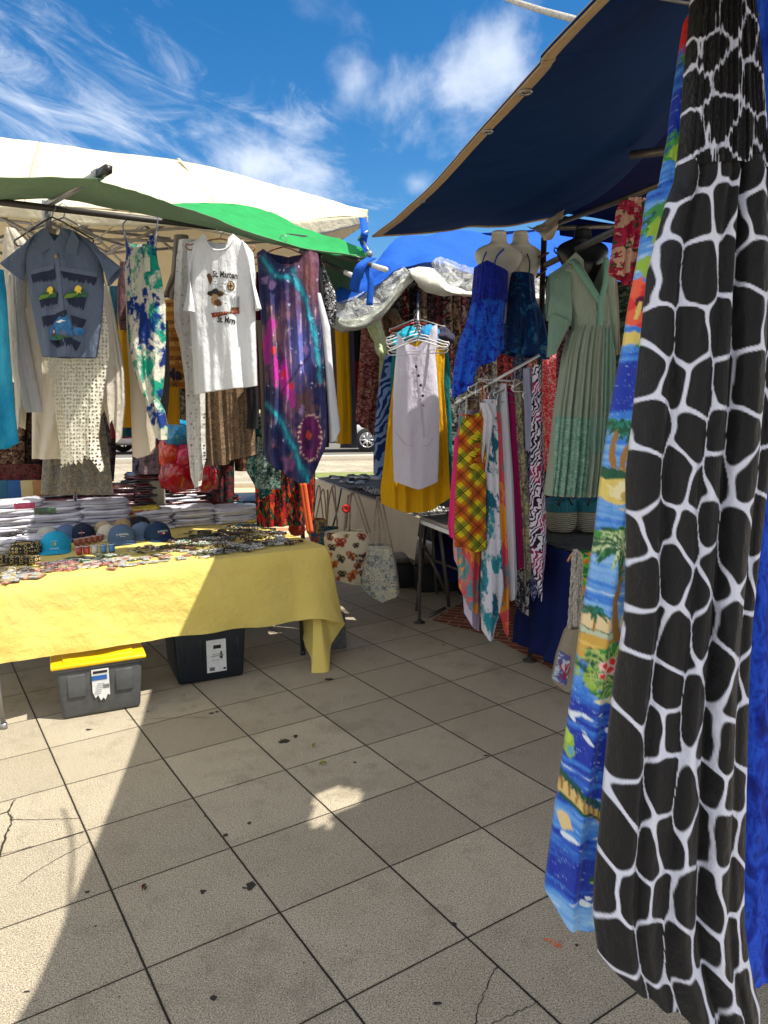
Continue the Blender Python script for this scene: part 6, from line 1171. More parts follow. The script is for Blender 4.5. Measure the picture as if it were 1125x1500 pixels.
RK = [('tropical_dress', 'coral and turquoise tropical dress hem below the plaid dress', [(600, 672, 700), (780, 668, 706), (860, 672, 702), (900, 678, 700)], 4.14, TRO, [(0, -40), (.4, -10), (1, 0)]),
 ('lavender_dress', 'pale lavender hem hanging below the coral tropical dress', [(620, 680, 706), (840, 676, 706), (925, 682, 702)], 4.2, solid(206, 196, 226, seed=7), [(0, -26), (.5, -8), (1, 0)]),
 ('palm_leaf_dress', 'white dress with teal palm leaves beside the plaid dress', [(585, 704, 726), (640, 708, 730), (760, 708, 732), (860, 704, 738), (935, 706, 728)], 4.06, WLF, [(0, -12), (.4, 0), (.7, 4), (1, -50)]),
 ('coral_dress', 'coral pink tropical dress with grey leaves in the crowded rack', [(575, 714, 728), (640, 716, 736), (760, 718, 742), (870, 718, 746), (932, 728, 745)], 4.1, TRO, [(0, -70), (.4, -30), (.8, 0), (1, -10)]),
 ('white_maxi', 'plain white maxi dress in the middle of the crowded rack', [(562, 732, 742), (600, 729, 745), (700, 732, 752), (860, 736, 758), (880, 738, 757)], 4.12, solid(214, 214, 226, wr=.5, trans=.2, seed=8), [(0, -20), (.5, 0), (1, -12)]),
 ('magenta_dress', 'deep magenta dress right of the plain white maxi dress', [(570, 742, 752), (640, 744, 758), (760, 748, 764), (836, 752, 766)], 4.16, solid(160, 20, 96, wr=.5), [(0, 0), (1, -6)]),
 ('snake_dress', 'grey and gold snakeskin dress right of the magenta dress', [(556, 752, 764), (640, 756, 770), (760, 764, 778), (860, 768, 784)], 4.14, cells([(150, 146, 136), (80, 76, 72), (180, 170, 120), (110, 106, 100)], 60, (1, .5), seed=31), [(0, 0), (1, -30)]),
 ('mono_dress', 'black and white printed hem below the magenta dress', [(700, 752, 772), (860, 750, 776), (902, 756, 774)], 4.2, cells([(30, 30, 34), (190, 190, 190), (60, 60, 66)], 50, (1, .5), seed=32), [(0, -20), (.5, -6), (1, 0)]),
 ('grey_tank', 'lavender grey tank top on a hanger at the right of the crowded rack', [(540, 766, 778), (570, 766, 780), (605, 768, 788), (660, 770, 784)], 4.08, solid(150, 152, 180, wr=.4, seed=9), [(0, 0), (1, 0)]),
 ('zebra_dress', 'white dress with plum zebra stripes ending in a point, right of the crowded rack', [(535, 780, 792), (620, 778, 796), (700, 776, 798), (790, 776, 801), (872, 784, 796)], 4.04, fabric('zebra', (C(214, 208, 226), C(40, 22, 44), C(150, 30, 84)), 17, (1, .8), .5, .4, .12, seed=23, dist=.14), [(0, -36), (.3, -16), (.55, 8), (.75, -14), (1, -50)]),
 ('navy_wrap', 'navy wrap ending between the snakeskin dress and the tent post', [(700, 768, 800), (880, 772, 798), (900, 774, 796)], 4.3, solid(16, 26, 76, wr=.5, seed=10), None),
 ('pink_hem', 'hot pink hem just left of the plaid dress', [(640, 666, 680), (770, 656, 684), (796, 660, 680)], 4.15, solid(226, 50, 120, wr=.4), [(0, -10), (1, 6)]),
 ('cream_dress', 'cream dress with a pointed hem behind the palm leaf dress', [(600, 690, 712), (800, 690, 722), (900, 694, 720)], 4.28, solid(222, 214, 200, seed=41, trans=.2), [(0, -40), (.4, 6), (1, -60)]),
 ('aqua_dress', 'pale aqua dress with a ragged hem between the coral and white dresses', [(580, 724, 742), (760, 726, 748), (890, 730, 750)], 4.22, solid(150, 206, 210, seed=42, trans=.2), [(0, -50), (.5, 0), (1, -30)]),
 ('peach_dress', 'peach dress behind the magenta one in the crowded rack', [(580, 738, 764), (760, 744, 770), (870, 748, 772)], 4.3, solid(240, 176, 150, seed=43, trans=.2), [(0, -20), (.5, 4), (1, -40)]),
 ('indigo_dress', 'indigo dotted dress between the snakeskin and zebra dresses', [(560, 762, 784), (760, 766, 790), (880, 770, 790)], 4.24, cells([(40, 46, 110), (60, 70, 150), (200, 200, 220)], 60, seed=44), [(0, -30), (.5, 0), (1, -20)]),
 ('blush_dress', 'blush pink dress with a dipping hem behind the plaid dress', [(600, 672, 704), (800, 664, 708), (880, 670, 706)], 4.26, solid(236, 170, 186, seed=45, trans=.2), [(0, -60), (.6, 0), (1, -14)]),
 ('bw_dress', 'black and white marbled dress left of the plaid dress', [(570, 658, 682), (620, 662, 690), (700, 662, 690)], 4.5, cells([(40, 40, 44), (150, 150, 150), (70, 70, 74), (200, 200, 200)], 30, seed=33), None),
 ('white_halter', 'white halter dress strip in front of the coral dress', [(590, 702, 716), (610, 704, 724), (700, 702, 712)], 4.03, solid(216, 214, 226, trans=.2, seed=12), [(0, -30), (1, 0)])]
for i, (nm, lb, rows, Y_, mt, hm) in enumerate(RK): garment(nm, rows, Y_, mt, lb, nm.split('_')[-1] if nm.split('_')[-1] in ('dress', 'wrap') else 'dress', folds=3, amp=(.004, .018), seed=140+i, nx=26, ny=60, hem=hm, bulge=.03)
ra_ = MB().tube([D(668, 590, 4.1), D(790, 520, 4.15)], .008, 8).tube([D(700, 556, 4.3), D(790, 560, 4.1)], .006, 8); tag(ra_.build('clothes_rail', WHITE_PL), 'slanting white rack arm under the blue dress carrying the crowded hangers', 'rack arm')
for i in range(13):
    x = 690+i*8; c_ = D(x, 556-10*math.sin(i*.9)-i*.8, 4.1+.02*math.sin(i*2)); hanger_at(c_, .20+.04*math.sin(i), .9+.5*math.sin(i*1.7), WHITE_PL if i % 3 else GREY_STEEL, 'white or grey hanger in the crowded rack beside the tent post', 'hangers of the crowded rack', .003, drop=.05+.01*(i % 2), hook=.04, bar_=i % 2 == 0)

# ------------------------------------------------------------------ bags
def tote(name, label, rows, Y, mat, handles, hmat, yaw=0, th=.06, fn=None, cat='tote bag', seed=0, r=.006, paint=None, **k):
    g = garment(name, rows, Y, mat, label, cat, bulge=th, folds=3, amp=(.003, .006), seed=seed, nx=60 if paint else 30, ny=60 if paint else 30, paint=paint, **k)
    for h in handles: MB().tube(cr(np.array([pt(p) for p in h]), 24), r, 7).build('handle', hmat, g.o)
    return g
def butterflies(x, y):
    p = Paint(x, y, C(226, 216, 190)); n = p.nz(.1, .1, 3); p.over((n-.5)*.5, C(200, 190, 160)); rr = np.random.RandomState(3)
    L_ = [(499, 792, 8, (.50, .06, .05)), (530, 785, 6, (.35, .06, .04)), (522, 797, 4.5, (.06, .03, .03)), (487, 800, 6, (.10, .06, .05)), (515, 812, 7, (.40, .10, .03)), (500, 816, 6, (.09, .10, .09)), (490, 825, 6, (.60, .16, .03)), (525, 826, 6, (.35, .08, .06)),
          (516, 841, 8, (.62, .14, .03)), (502, 838, 6, (.07, .07, .04)), (495, 846, 5, (.50, .12, .03)), (482, 812, 5, (.5, .05, .04)), (531, 838, 5, (.15, .08, .04)), (508, 783, 4, (.5, .3, .1)), (484, 786, 5, (.25, .08, .04)), (510, 855, 4, (.3, .1, .1)), (534, 812, 5, (.3, .1, .06)), (478, 832, 5, (.3, .3, .26))]
    for cx, cy, s, c in L_:
        a = rr.uniform(-.6, .6)
        for sg in (-1, 1):
            p.ell(cx+sg*s*.55*math.cos(a), cy-s*.3+sg*s*.5*math.sin(a), s*.62, s*.5, c, .3, .2, int(cx), a+sg*.5); p.ell(cx+sg*s*.4*math.cos(a), cy+s*.45+sg*s*.4*math.sin(a), s*.4, s*.42, tuple(v*.7 for v in c), .3, .2, int(cy), a)
            p.ell(cx+sg*s*.6*math.cos(a), cy-s*.3+sg*s*.5*math.sin(a), s*.18, s*.16, (.75, .5, .25), .4)
        p.seg(cx-s*.5*math.sin(a), cy-s*.5, cx+s*.5*math.sin(a), cy+s*.5, .7, (.02, .015, .01))
    return p.c
CORD = plain('cotton_cord', C(186, 166, 150), .9, nsc=160, var=.9, bump=.8)
bf = tote('tote_bag', 'big cream tote bag printed with butterflies on the front of the off-white table', [(776, 476, 538), (790, 474, 542), (830, 480, 546), (850, 486, 540), (853, 490, 536)], 5.15, fabric('paint', (0,), wr=.6, trans=.05, seed=12), [[(504, 780, 5.1), (508, 740, 5.1), (516, 722, 5.2), (524, 740, 5.1), (538, 782, 5.1)], [(512, 778, 5.2), (514, 730, 5.2), (522, 722, 5.2), (530, 740, 5.15), (542, 780, 5.15)]], CORD, paint=butterflies, seed=150, neck=[(0, 10), (.4, 0), (1, 2)], hem=[(0, -8), (.5, 0), (1, 4)])
text_on(bf, 'St Maarten', 530, 812, 17, INK, 0, 1.6, .012, .03); text_on(bf, 'St Maarten', 530, 819, 16, INK, 0, 1.6, .012, .03)
MAPF = cells([(196, 192, 176), (150, 160, 158), (120, 130, 130), (206, 196, 160), (176, 176, 170)], 26, seed=34, dist=.08)
tote('tote_bag', 'grey map-print tote bag hanging right of the butterfly tote', [(798, 540, 574), (820, 534, 580), (850, 528, 584), (872, 530, 586), (880, 548, 578)], 4.95, MAPF, [[(546, 798, 4.9), (551, 740, 5.1), (553, 728, 5.2), (556, 740, 5.1), (566, 800, 4.9)], [(556, 798, 4.95), (554, 735, 5.15), (558, 730, 5.2), (562, 745, 5.1), (574, 802, 4.95)]], CORD, seed=151, hem=[(0, -22), (.4, 0), (1, -8)])
tote('shoulder_bag', 'multicoloured patchwork bag hanging in front of the off-white cloth, leftmost', [(760, 454, 476), (780, 450, 478), (808, 462, 474)], 6.2, cells([(220, 190, 110), (60, 110, 170), (190, 80, 70), (150, 130, 110)], 16, seed=35), [[(458, 762, 6.2), (464, 720, 6.5), (468, 712, 6.6), (470, 730, 6.4), (474, 764, 6.2)], [(462, 762, 6.2), (472, 718, 6.5), (476, 730, 6.4), (478, 766, 6.2)]], CORD, seed=152, cat='bag')
tote('shoulder_bag', 'blue cloth bag behind the butterfly tote', [(772, 470, 496), (800, 466, 492), (812, 470, 486)], 6.0, cells([(40, 80, 120), (120, 140, 120), (60, 100, 90)], 24, seed=36), [[(476, 772, 6.0), (484, 722, 6.4), (490, 712, 6.5), (492, 740, 6.2), (494, 772, 6.0)]], CORD, seed=153, cat='bag')
tote('pouch', 'small rust red bag between the sarong and the orange ribbon', [(766, 424, 446), (776, 422, 448), (783, 426, 444)], 5.2, solid(140, 50, 36), [[(428, 766, 5.2), (434, 750, 5.2), (442, 766, 5.2)]], CORD, seed=154, cat='bag')
for i, (a, b, c_, d, m_) in enumerate([(480, 718, 478, 772, TAN_WEB), (500, 716, 488, 770, BRONZE), (510, 726, 506, 776, CORD), (486, 714, 494, 766, CORD)]):
    tag(MB().tube([D(a, b, 6.3), D((a+c_)/2+1, (b+d)/2, 6.1), D(c_, d, 6.0)], .008, 6).build('bag_strap', m_), ['loose tan strap hanging left of the butterfly tote', 'dark strap slanting behind the butterfly tote handles', 'cord strap hanging just above the butterfly tote', 'pale strap over the blue cloth bag'][i], 'strap')
m = MB()
for k in range(9):
    a = k*.7; m.ball(D(507, 745, 5.08)+np.array([.02*math.cos(a), 0, .02*math.sin(a)]), .012)
tag(m.build('pompom', plain('red_pompom', C(196, 40, 34), .9)), 'red pompom charm hanging above the butterfly tote', 'charm')
ROPE = plain('cotton_rope', C(196, 190, 178), .9, nsc=120, var=.7, bump=1)
CAN = solid(150, 140, 124, wr=.5, seed=13)
g = tote('rope_bag', 'beige canvas beach bag with thick rope handles at the edge of the palm print dress', [(918, 832, 848), (925, 826, 850), (960, 814, 848), (1000, 806, 842), (1008, 812, 838)], 3.3, CAN, [], ROPE, seed=155, th=.05, hem=[(0, -14), (.5, 0), (1, 0)])
def rope(P, r=.009):
    Q = cr(np.array([pt(p) for p in P]), 70); m = MB()
    for s in (0, 2.1, 4.2): m.tube([q+np.array([math.cos(i*.55+s), math.sin(i*.55+s), 0])*r*.62 for i, q in enumerate(Q)], r*.62, 6)
    return m
for P in ([(834, 920, 3.26), (838, 860, 3.28), (841, 812, 3.34), (845, 808, 3.36), (847, 830, 3.34), (845, 915, 3.28)], [(842, 918, 3.2), (843, 860, 3.26), (846, 815, 3.36), (849, 812, 3.36), (851, 840, 3.34), (849, 918, 3.25)]): rope(P).build('rope_handle', ROPE, g.o)
quadpatch(g, [(818, 950), (832, 956), (826, 998), (808, 992)], fabric('tiedye', (C(206, 210, 226), C(170, 190, 216), C(90, 90, 150)), 16, seed=25), 'printed_pocket', .005)
CORR = plain('coral_red', C(186, 30, 44), .8); m = MB()
for k, (a, b, c_, d) in enumerate([(823, 990, 824, 966), (823, 982, 818, 972), (824, 976, 829, 966), (823, 986, 829, 978), (818, 972, 817, 966), (829, 978, 830, 972), (821, 988, 816, 983)]): m.tube(g.front([a, c_], [b, d], .009), .0028, 5)
m.build('coral_print', CORR, g.o)
tag(MB().tube(cr(np.array([D(832, 822, 3.4), D(838, 812, 3.38), D(846, 808, 3.38), D(850, 812, 3.4)]), 16), .006, 7).build('hook', plain('orange_hook', C(200, 140, 90), .5)), 'orange-brown hook on which the rope-handled bag hangs', 'hook')
gm('tropical_sarong', 'sarong', 'lime green leaf sarong glimpsed between the rope handles and the palm print dress', [(808, 848, 866), (860, 850, 862), (900, 850, 860)], 3.7, cells([(90, 170, 60), (40, 120, 60), (220, 120, 50), (150, 190, 60)], 14, seed=37), seed=156, nx=14)
# straw baskets
STRAW = NT('plaited_straw'); o = STRAW.obj(); ww_ = STRAW.wave(STRAW.map(o, sc=(1, 1, 1)), 24, 1.2, 2, 4, 'Z'); STRAW = STRAW.fin(STRAW.mix(ww_, C(170, 166, 140), C(236, 230, 208)), .85, STRAW.bump(ww_, 1, .02))
TEALB = plain('teal_sequin_band', C(30, 130, 150), .4, nsc=140, var=1, bump=1)
for i, (x, r, lb) in enumerate([(822, .105, 'straw basket with a teal band standing on the dark mat, left one'), (864, .105, 'straw basket with a teal band half hidden by the palm print dress, right one')]):
    c_ = G(x, 778, KT+.01); b_ = thing('straw_basket', lb, 'basket', c_, 'straw baskets on the right stall'); s_ = 1
    MB().lathe([(r*.62, 0), (r*.78, .01), (r*.96, .05), (r, .10), (r*.97, .135)], c_, 28, capt=False).build('bowl', STRAW, b_); MB().lathe([(r*.99, .135), (r*.985, .185), (r*.96, .21), (r*.90, .205), (r*.9, .14)], c_, 28, capb=False, capt=False).build('rim_band', TEALB, b_)
    for sg in (-1, 1):
        P = [c_+np.array([-.045+q*.03, sg*r*.92, .18+.075*math.sin(math.pi*q/3)]) for q in range(4)]; MB().tube(cr(np.array(P), 14), .007, 6).build('handle', BLACK_PL, b_)
for i, (x, c, lb) in enumerate([(812, (60, 20, 22), 'small maroon pouch standing behind the straw baskets'), (838, (120, 60, 30), 'small brown pouch between the straw baskets'), (880, (180, 170, 150), 'pale carton behind the right straw basket')]):
    c_ = G(x, 757, KT+.01); o = thing('pouch', lb, 'pouch', c_); MB().box(c_+[0, .05, .06], (.07, .04, .12), .3, 0, .012).build('body', solid(*c), o); MB().tube(cr(np.array([c_+[-.02, .05, .12], c_+[0, .05, .17], c_+[.02, .05, .12]]), 10), .004, 5).build('handle', BLACK_PL, o)
# ------------------------------------------------------------------ goods on the yellow table
TT = TZ+.006
def gpos(px, py, dz=0): p = G(px, py, TT); return p+[0, 0, dz]
AT = math.atan2(.524, .852)
FILMW = [plain('wrapped_white', C(214, 214, 226), .35, nsc=14, var=.15, bump=.6, spec=.6, coat=.35), plain('wrapped_grey', C(170, 168, 184), .35, nsc=14, var=.3, bump=.6, spec=.6, coat=.35)]
DARKW = {k: plain('wrapped_'+k, C(*c), .3, nsc=18, var=.5, bump=.6, spec=.6, coat=.5) for k, c in dict(maroon=(96, 30, 40), plum=(80, 50, 60), teal=(20, 96, 110), black=(26, 24, 30), rust=(120, 60, 44), navy=(30, 40, 80), red=(160, 24, 30), yellow=(214, 190, 60)).items()}
def shirt_mesh(seed, mat):
    r = np.random.RandomState(seed); n, k = 32, 7; V = []
    prof = [(.93, 0), (.99, .15), (1.0, .5), (.99, .82), (.94, 1.0), (.6, 1.08), (.2, 1.1)]
    for (s, z) in prof:
        for q in range(n):
            a = 2*math.pi*q/n; ca, sa = math.cos(a), math.sin(a); e = .35
            x = math.copysign(abs(ca)**e, ca)*.15*s; y = math.copysign(abs(sa)**e, sa)*.12*s
            V.append((x+.004*math.sin(5*a+seed)+.003*r.randn()*(s > .9), y+.004*math.sin(4*a+seed*2), z*.017+.0035*math.sin(3*a+seed)+.002*r.randn()*(z > .9)))
    Fc = [(i*n+q, i*n+(q+1) % n, (i+1)*n+(q+1) % n, (i+1)*n+q) for i in range(6) for q in range(n)]+[tuple(range(n))[::-1], tuple(6*n+q for q in range(n))]
    me = bpy.data.meshes.new('folded_shirt'); me.from_pydata(V, [], Fc); me.materials.append(mat); me.polygons.foreach_set('use_smooth', [True]*len(Fc)); return me
_sm = {}
def stack(px, py, n, keys, where, yaw=0, sx=1, sy=1, base=0, lim=1.40):
    n = int(round(n*1.1)); py -= 9; c = gpos(px, py); tt = (c-TA)@TN
    lim = 1.86 if py < 748 else lim
    if tt > lim:                       # the rear piles are simply higher: same sight line, standing on the table's back edge
        r_ = ray(px, py); k_ = ((TA+TN*lim-CO)@TN)/(r_@TN); q_ = CO+r_*k_; n += int(round(max(0, q_[2]-TT)/.021)); c = np.array([q_[0], q_[1], TT])
    for i in range(n):
        kk = keys[i % len(keys)]; 
        for sd in (1, 2, 3):
            if (kk, sd) not in _sm: _sm[(kk, sd)] = shirt_mesh(sd, FILMW[kk] if isinstance(kk, int) else DARKW[kk])
        o = bpy.data.objects.new('folded_shirt', _sm[(kk, 1+i % 3)]); SC.collection.objects.link(o)
        o.location = (c[0]+RNG.uniform(-.014, .014), c[1]+RNG.uniform(-.014, .014), c[2]+base+i*.0195); o.rotation_euler = (RNG.uniform(-.02, .02), RNG.uniform(-.02, .02), AT+yaw+RNG.uniform(-.13, .13)); o.scale = (sx*1.2*RNG.uniform(.88, 1.05), sy*1.12, 1.28)
        cn = 'white' if isinstance(kk, int) else kk
        pos = ['topmost', 'second', 'third', 'fourth', 'fifth', 'sixth', 'seventh', 'eighth', 'ninth', 'tenth', 'eleventh', 'twelfth', 'thirteenth', 'fourteenth', 'fifteenth', 'sixteenth'][min(15, n-1-i)]+(' from the top' if i < n-1 else '')
        tag(o, f'{cn} folded shirt, {pos} in {where}', 't-shirt', f'folded {cn} shirts in {where}')
stack(74, 790, 10, [0, 1], 'the big stack behind the turquoise cap', 0, 1.2)
stack(14, 782, 9, [1, 0], 'the stack at the left edge', .1, 1.1)
stack(30, 815, 4, [1, 0], 'the low pile beside the black purse', .1, .8, .7)
stack(152, 769, 6, [0, 1], 'the stack right of the steel pole', -.03, 1.0)
stack(190, 744, 7, ['maroon', 'plum', 'rust', 'plum'], 'the dark pile behind the steel pole', .1, 1.1)
stack(205, 757, 2, ['red', 'yellow'], 'the small red and yellow pair', .0, .8, .6, .0)
stack(222, 768, 4, [0, 1], 'the stack behind the navy caps', .05, .8)
stack(280, 774, 5, [0, 1], 'the stack in the middle of the table', -.05, .95)
stack(256, 751, 5, [1, 0], 'the rear stack below the lace shawl', 0, 1.05)
stack(272, 730, 4, ['plum', 'black', 'maroon', 'plum'], 'the wrapped pile under the brown skirt', .1, 1.2)
stack(342, 772, 5, [0], 'the sunlit stack at the right end', -.02, 1.0)
stack(320, 752, 5, ['maroon', 'rust', 'black', 'maroon', 'teal'], 'the teal-topped pile behind the sunlit stack', .0, .95)
stack(95, 738, 3, ['black', 'plum', 'maroon'], 'the dark pile left of the steel pole', .0, 1.1)
stack(222, 724, 6, ['plum', 'black', 'maroon'], 'the far pile below the cream trousers', .1, 1.1)
stack(376, 772, 1, ['yellow'], 'the end of the row', .0, .6, .7)
for (px, py, k_, lb) in ((36, 741, 'pink', 'pink printed card in clear wrap on top of the big white stack'), (66, 748, 'green', 'dark green printed card in clear wrap leaning on the big white stack')):
    c = D(px, py, 4.18 if k_ == 'pink' else 4.02); tag(MB().box(c, (.11, .012, .035), AT-.1, 0, .005).build('printed_card', plain('card_'+k_, C(*((196, 60, 110) if k_ == 'pink' else (40, 70, 50))), .4, nsc=60, var=.8, coat=.4)), lb, 'card')
pl = thing('table_pole', 'grey steel pole rising between the folded shirts on the yellow table', 'pole', G(112, 768, TT)); MB().tube([G(112, 768, TT), D(106, 640, 4.35), D(100, 420, 4.3)], .013, 10).build('tube', GREY_STEEL, pl); MB().lathe([(.05, 0), (.05, .008), (.016, .014)], G(112, 768, TT), 18).build('foot', GREY_STEEL, pl)
def cap(px, py, cols, yaw, label, txt=None, s=1.0, tcol=None, art=None, tilt=0):
    c = gpos(px, py); t = thing('baseball_cap', label, 'cap', c, 'caps on the yellow table'); m = plain('cap_cotton', C(*cols[0]), .85, nsc=60, var=.12, bump=.3); m2 = plain('cap_brim', C(*cols[1]), .85, nsc=60, var=.12); R_ = .088*s
    n, k = 28, 14; V = []
    for i in range(k):
        f = i/(k-1)*math.pi/2*.98
        for q in range(n):
            a = 2*math.pi*q/n; r = R_*math.cos(f)**.75; rib_ = 1+.012*abs(math.sin(3*a)); V.append((r*math.cos(a)*rib_*.96, r*math.sin(a)*rib_*1.05, .012+R_*1.12*math.sin(f)*(1-.06*math.sin(a))))
    def loc(P): 
        out = []
        for x, y, z in P:
            y, z = y*math.cos(tilt)-z*math.sin(tilt), y*math.sin(tilt)+z*math.cos(tilt)
            out.append((c[0]+x*math.cos(yaw)-y*math.sin(yaw), c[1]+x*math.sin(yaw)+y*math.cos(yaw), c[2]+z))
        return out
    Fc = [(i*n+q, i*n+(q+1) % n, (i+1)*n+(q+1) % n, (i+1)*n+q) for i in range(k-1) for q in range(n)]+[tuple((k-1)*n+q for q in range(n))]
    MB().add(loc(V), Fc).build('crown', m, t)
    B = []; nb = 18
    for j in range(7):
        for q in range(nb):
            a = math.pi*(1.12+.76*q/(nb-1)); r = R_*(.95+.62*j/6*math.sin((q/(nb-1))*math.pi)**.5); B.append((r*math.cos(a)*.96, r*math.sin(a)*1.05, .020-.016*(j/6)-.018*abs(math.cos(a))**2*(j/6)))
    nV = len(B); B += [(x, y, z-.004) for x, y, z in B]; FB = gridfaces(nb, 7).tolist()+gridfaces(nb, 7, nV, True).tolist(); j6 = 6*nb; FB += [(j6+q, j6+q+1, nV+j6+q+1, nV+j6+q) for q in range(nb-1)]
    MB().add(loc(B), FB).build('brim', m2, t); MB().ball(loc([(0, 0, R_*1.12+.013)])[0], .006).build('top_button', m2, t)
    tm = plain('cap_stitch', C(*(tcol or (220, 220, 216))), .8)
    def onfront(V2, h0):      # (x,h) on the front panel
        out = []
        for x, h in V2:
            hh = min(.98, (h0+h)/(R_*1.12)); f = math.asin(hh); r = R_*math.cos(f)**.75+.003; a = -math.pi/2+x/max(r, .02); out.append((r*math.cos(a)*.97, r*math.sin(a)*1.06, .013+R_*1.12*math.sin(f)))
        return loc(out)
    if txt:
        for tx, wd, h0 in txt:
            Vt, Ft = text2d(tx, .03); Vt = Vt-[(Vt[:, 0].min()+Vt[:, 0].max())/2, Vt[:, 1].mean()]; sc_ = wd/np.ptp(Vt[:, 0]); Vt = Vt*sc_*[1, 1.15]
            rawmesh('lettering', onfront([(a, b-3*a*a) for a, b in Vt], h0), Ft, tm, parent=t, smooth=False)
    for (pts, h0, cc_) in (art or []): rawmesh('emblem', onfront(pts, h0), [tuple(range(len(pts)))], plain('emblem_thread', C(*cc_), .8), parent=t, smooth=False)
    return t
def bl2(rx, ry, n=10, ox=0, oy=0): return [(ox+rx*math.cos(a), oy+ry*math.sin(a)) for a in np.linspace(0, 2*math.pi, n, endpoint=False)]
cap(82, 806, ((24, 158, 200), (24, 158, 200)), .35, 'turquoise baseball cap with small palm emblem, frontmost on the yellow table', [('ST MAARTEN', .055, .016)], 1.08, (200, 230, 240), [(bl2(.014, .010), .042, (150, 190, 150)), (bl2(.004, .011, 8, -.006, 0), .044, (30, 90, 140)), (bl2(.004, .011, 8, .006, 0), .044, (200, 170, 60)), (bl2(.022, .0012), .060, (210, 230, 240))])
cap(178, 793, ((84, 108, 140), (84, 108, 140)), .45, 'faded grey-blue baseball cap with arched white lettering', [('ST MAARTEN', .080, .048), ('~ ~', .03, .034)], 1.02)
cap(231, 789, ((22, 50, 84), (22, 50, 84)), .75, 'navy baseball cap with a red and white emblem, rightmost of the caps', [('ST MAARTEN', .075, .050)], 1.02, None, [(bl2(.030, .006), .034, (150, 30, 40)), (bl2(.008, .007, 8), .036, (220, 220, 220))])
cap(122, 789, ((26, 36, 62), (26, 36, 62)), .3, 'navy baseball cap with a white cross emblem behind the turquoise one', None, .95, None, [([(-.02, -.002), (.02, -.002), (.02, .002), (-.02, .002)], .04, (220, 220, 220)), ([(-.002, -.015), (.002, -.015), (.002, .015), (-.002, .015)], .04, (200, 60, 60))])
cap(98, 790, ((86, 110, 150), (86, 110, 150)), .3, 'denim blue baseball cap partly hidden behind the navy cross cap', None, .9); cap(70, 792, ((190, 190, 180), (190, 190, 180)), .2, 'pale grey cap peeping over the turquoise one', None, .85)
cap(150, 783, ((196, 176, 140), (196, 176, 140)), .4, 'sand coloured cap behind the navy cross cap', None, .92); cap(158, 789, ((206, 200, 180), (206, 200, 180)), .5, 'off-white cap half hidden left of the grey-blue cap', None, .85); cap(180, 781, ((176, 150, 110), (150, 40, 40)), .4, 'tan cap with red brim behind the grey-blue cap', None, .92)
cap(204, 779, ((26, 30, 40), (26, 30, 40)), .7, 'black cap behind and between the grey-blue and navy caps', None, 1.0); cap(208, 787, ((96, 116, 146), (96, 116, 146)), .7, 'light denim cap tucked left of the rightmost navy cap', None, .92)
# beaded bags at the left
BEAD = NT('black_beadwork'); o = BEAD.obj(); v_ = BEAD.vor(o, 130, rnd=.3); rg = BEAD.vor(BEAD.map(o, sc=(1, 1, 1)), 42, rnd=.1); BEAD = BEAD.fin(BEAD.mix(BEAD.math('MULTIPLY', BEAD.math('GREATER_THAN', rg, .32), BEAD.math('LESS_THAN', rg, .46)), (.012, .012, .014), C(214, 190, 130)), .35, BEAD.bump(v_, 1, .01), spec=.6)
def pouchbag(px, py, w_, h_, label, top=None, yaw=.5):
    c = gpos(px, py); t = thing('beaded_purse', label, 'purse', c); k = w_/.17
    MB().lathe([(.055*k, 0), (.082*k, h_*.15), (.088*k, h_*.5), (.078*k, h_*.85), (.074*k, h_*.98)], c, 24, 0, 1, .62, yaw, capt=False).build('body', BEAD, t); MB().lathe([(.001, h_*.84), (.076*k, h_*.90)], c, 24, 0, 1, .62, yaw, False, False).build('lining', plain('tan_lining', C(176, 146, 96), .9), t)
    MB().tube(cr(np.array([c+[-.05*k, -.02, h_*.95], c+[-.02*k, -.045, h_*1.25], c+[.03*k, -.045, h_*1.2], c+[.055*k, .0, h_*.95]]), 16), .0035, 6).build('strap', BLACK_PL, t)
pouchbag(38, 812, .18, .075, 'open black beaded purse with a tan lining, left of the turquoise cap'); 
for i, (x, y) in enumerate([(4, 824), (20, 826), (34, 826), (48, 826)]):
    c = gpos(x, y); t = thing('beaded_wallet', ['first', 'second', 'third', 'fourth'][i]+' black beaded wallet from the left edge, in the row before the purse', 'wallet', c, 'beaded wallets'); MB().box(c+[0, 0, .022], (.085, .03, .05), .7+.1*i, 0, .010).build('body', BEAD, t); m = MB()
    for q in range(4): m.torus(c+np.array([.012*math.cos(.7)-.0, -.022, .008+.011*q]), .005, .0016, 10, 5, tilt=.2)
    m.build('bead_rings', plain('gold_bead', C(206, 176, 110), .4, .3), t)
o = gpos(12, 800); sc_ = MB()
for q in range(10): sc_.torus(o+np.array([RNG.uniform(-.06, .06), RNG.uniform(-.03, .05), .02+.006*q]), .05+.01*math.sin(q), .005, 20, 5, sy=.7, tilt=RNG.uniform(-.2, .2), rz=q)
tag(sc_.build('corded_necklaces', plain('black_cord', (.02, .018, .016), .5)), 'tangle of black corded necklaces at the left edge behind the beaded wallets', 'necklaces')
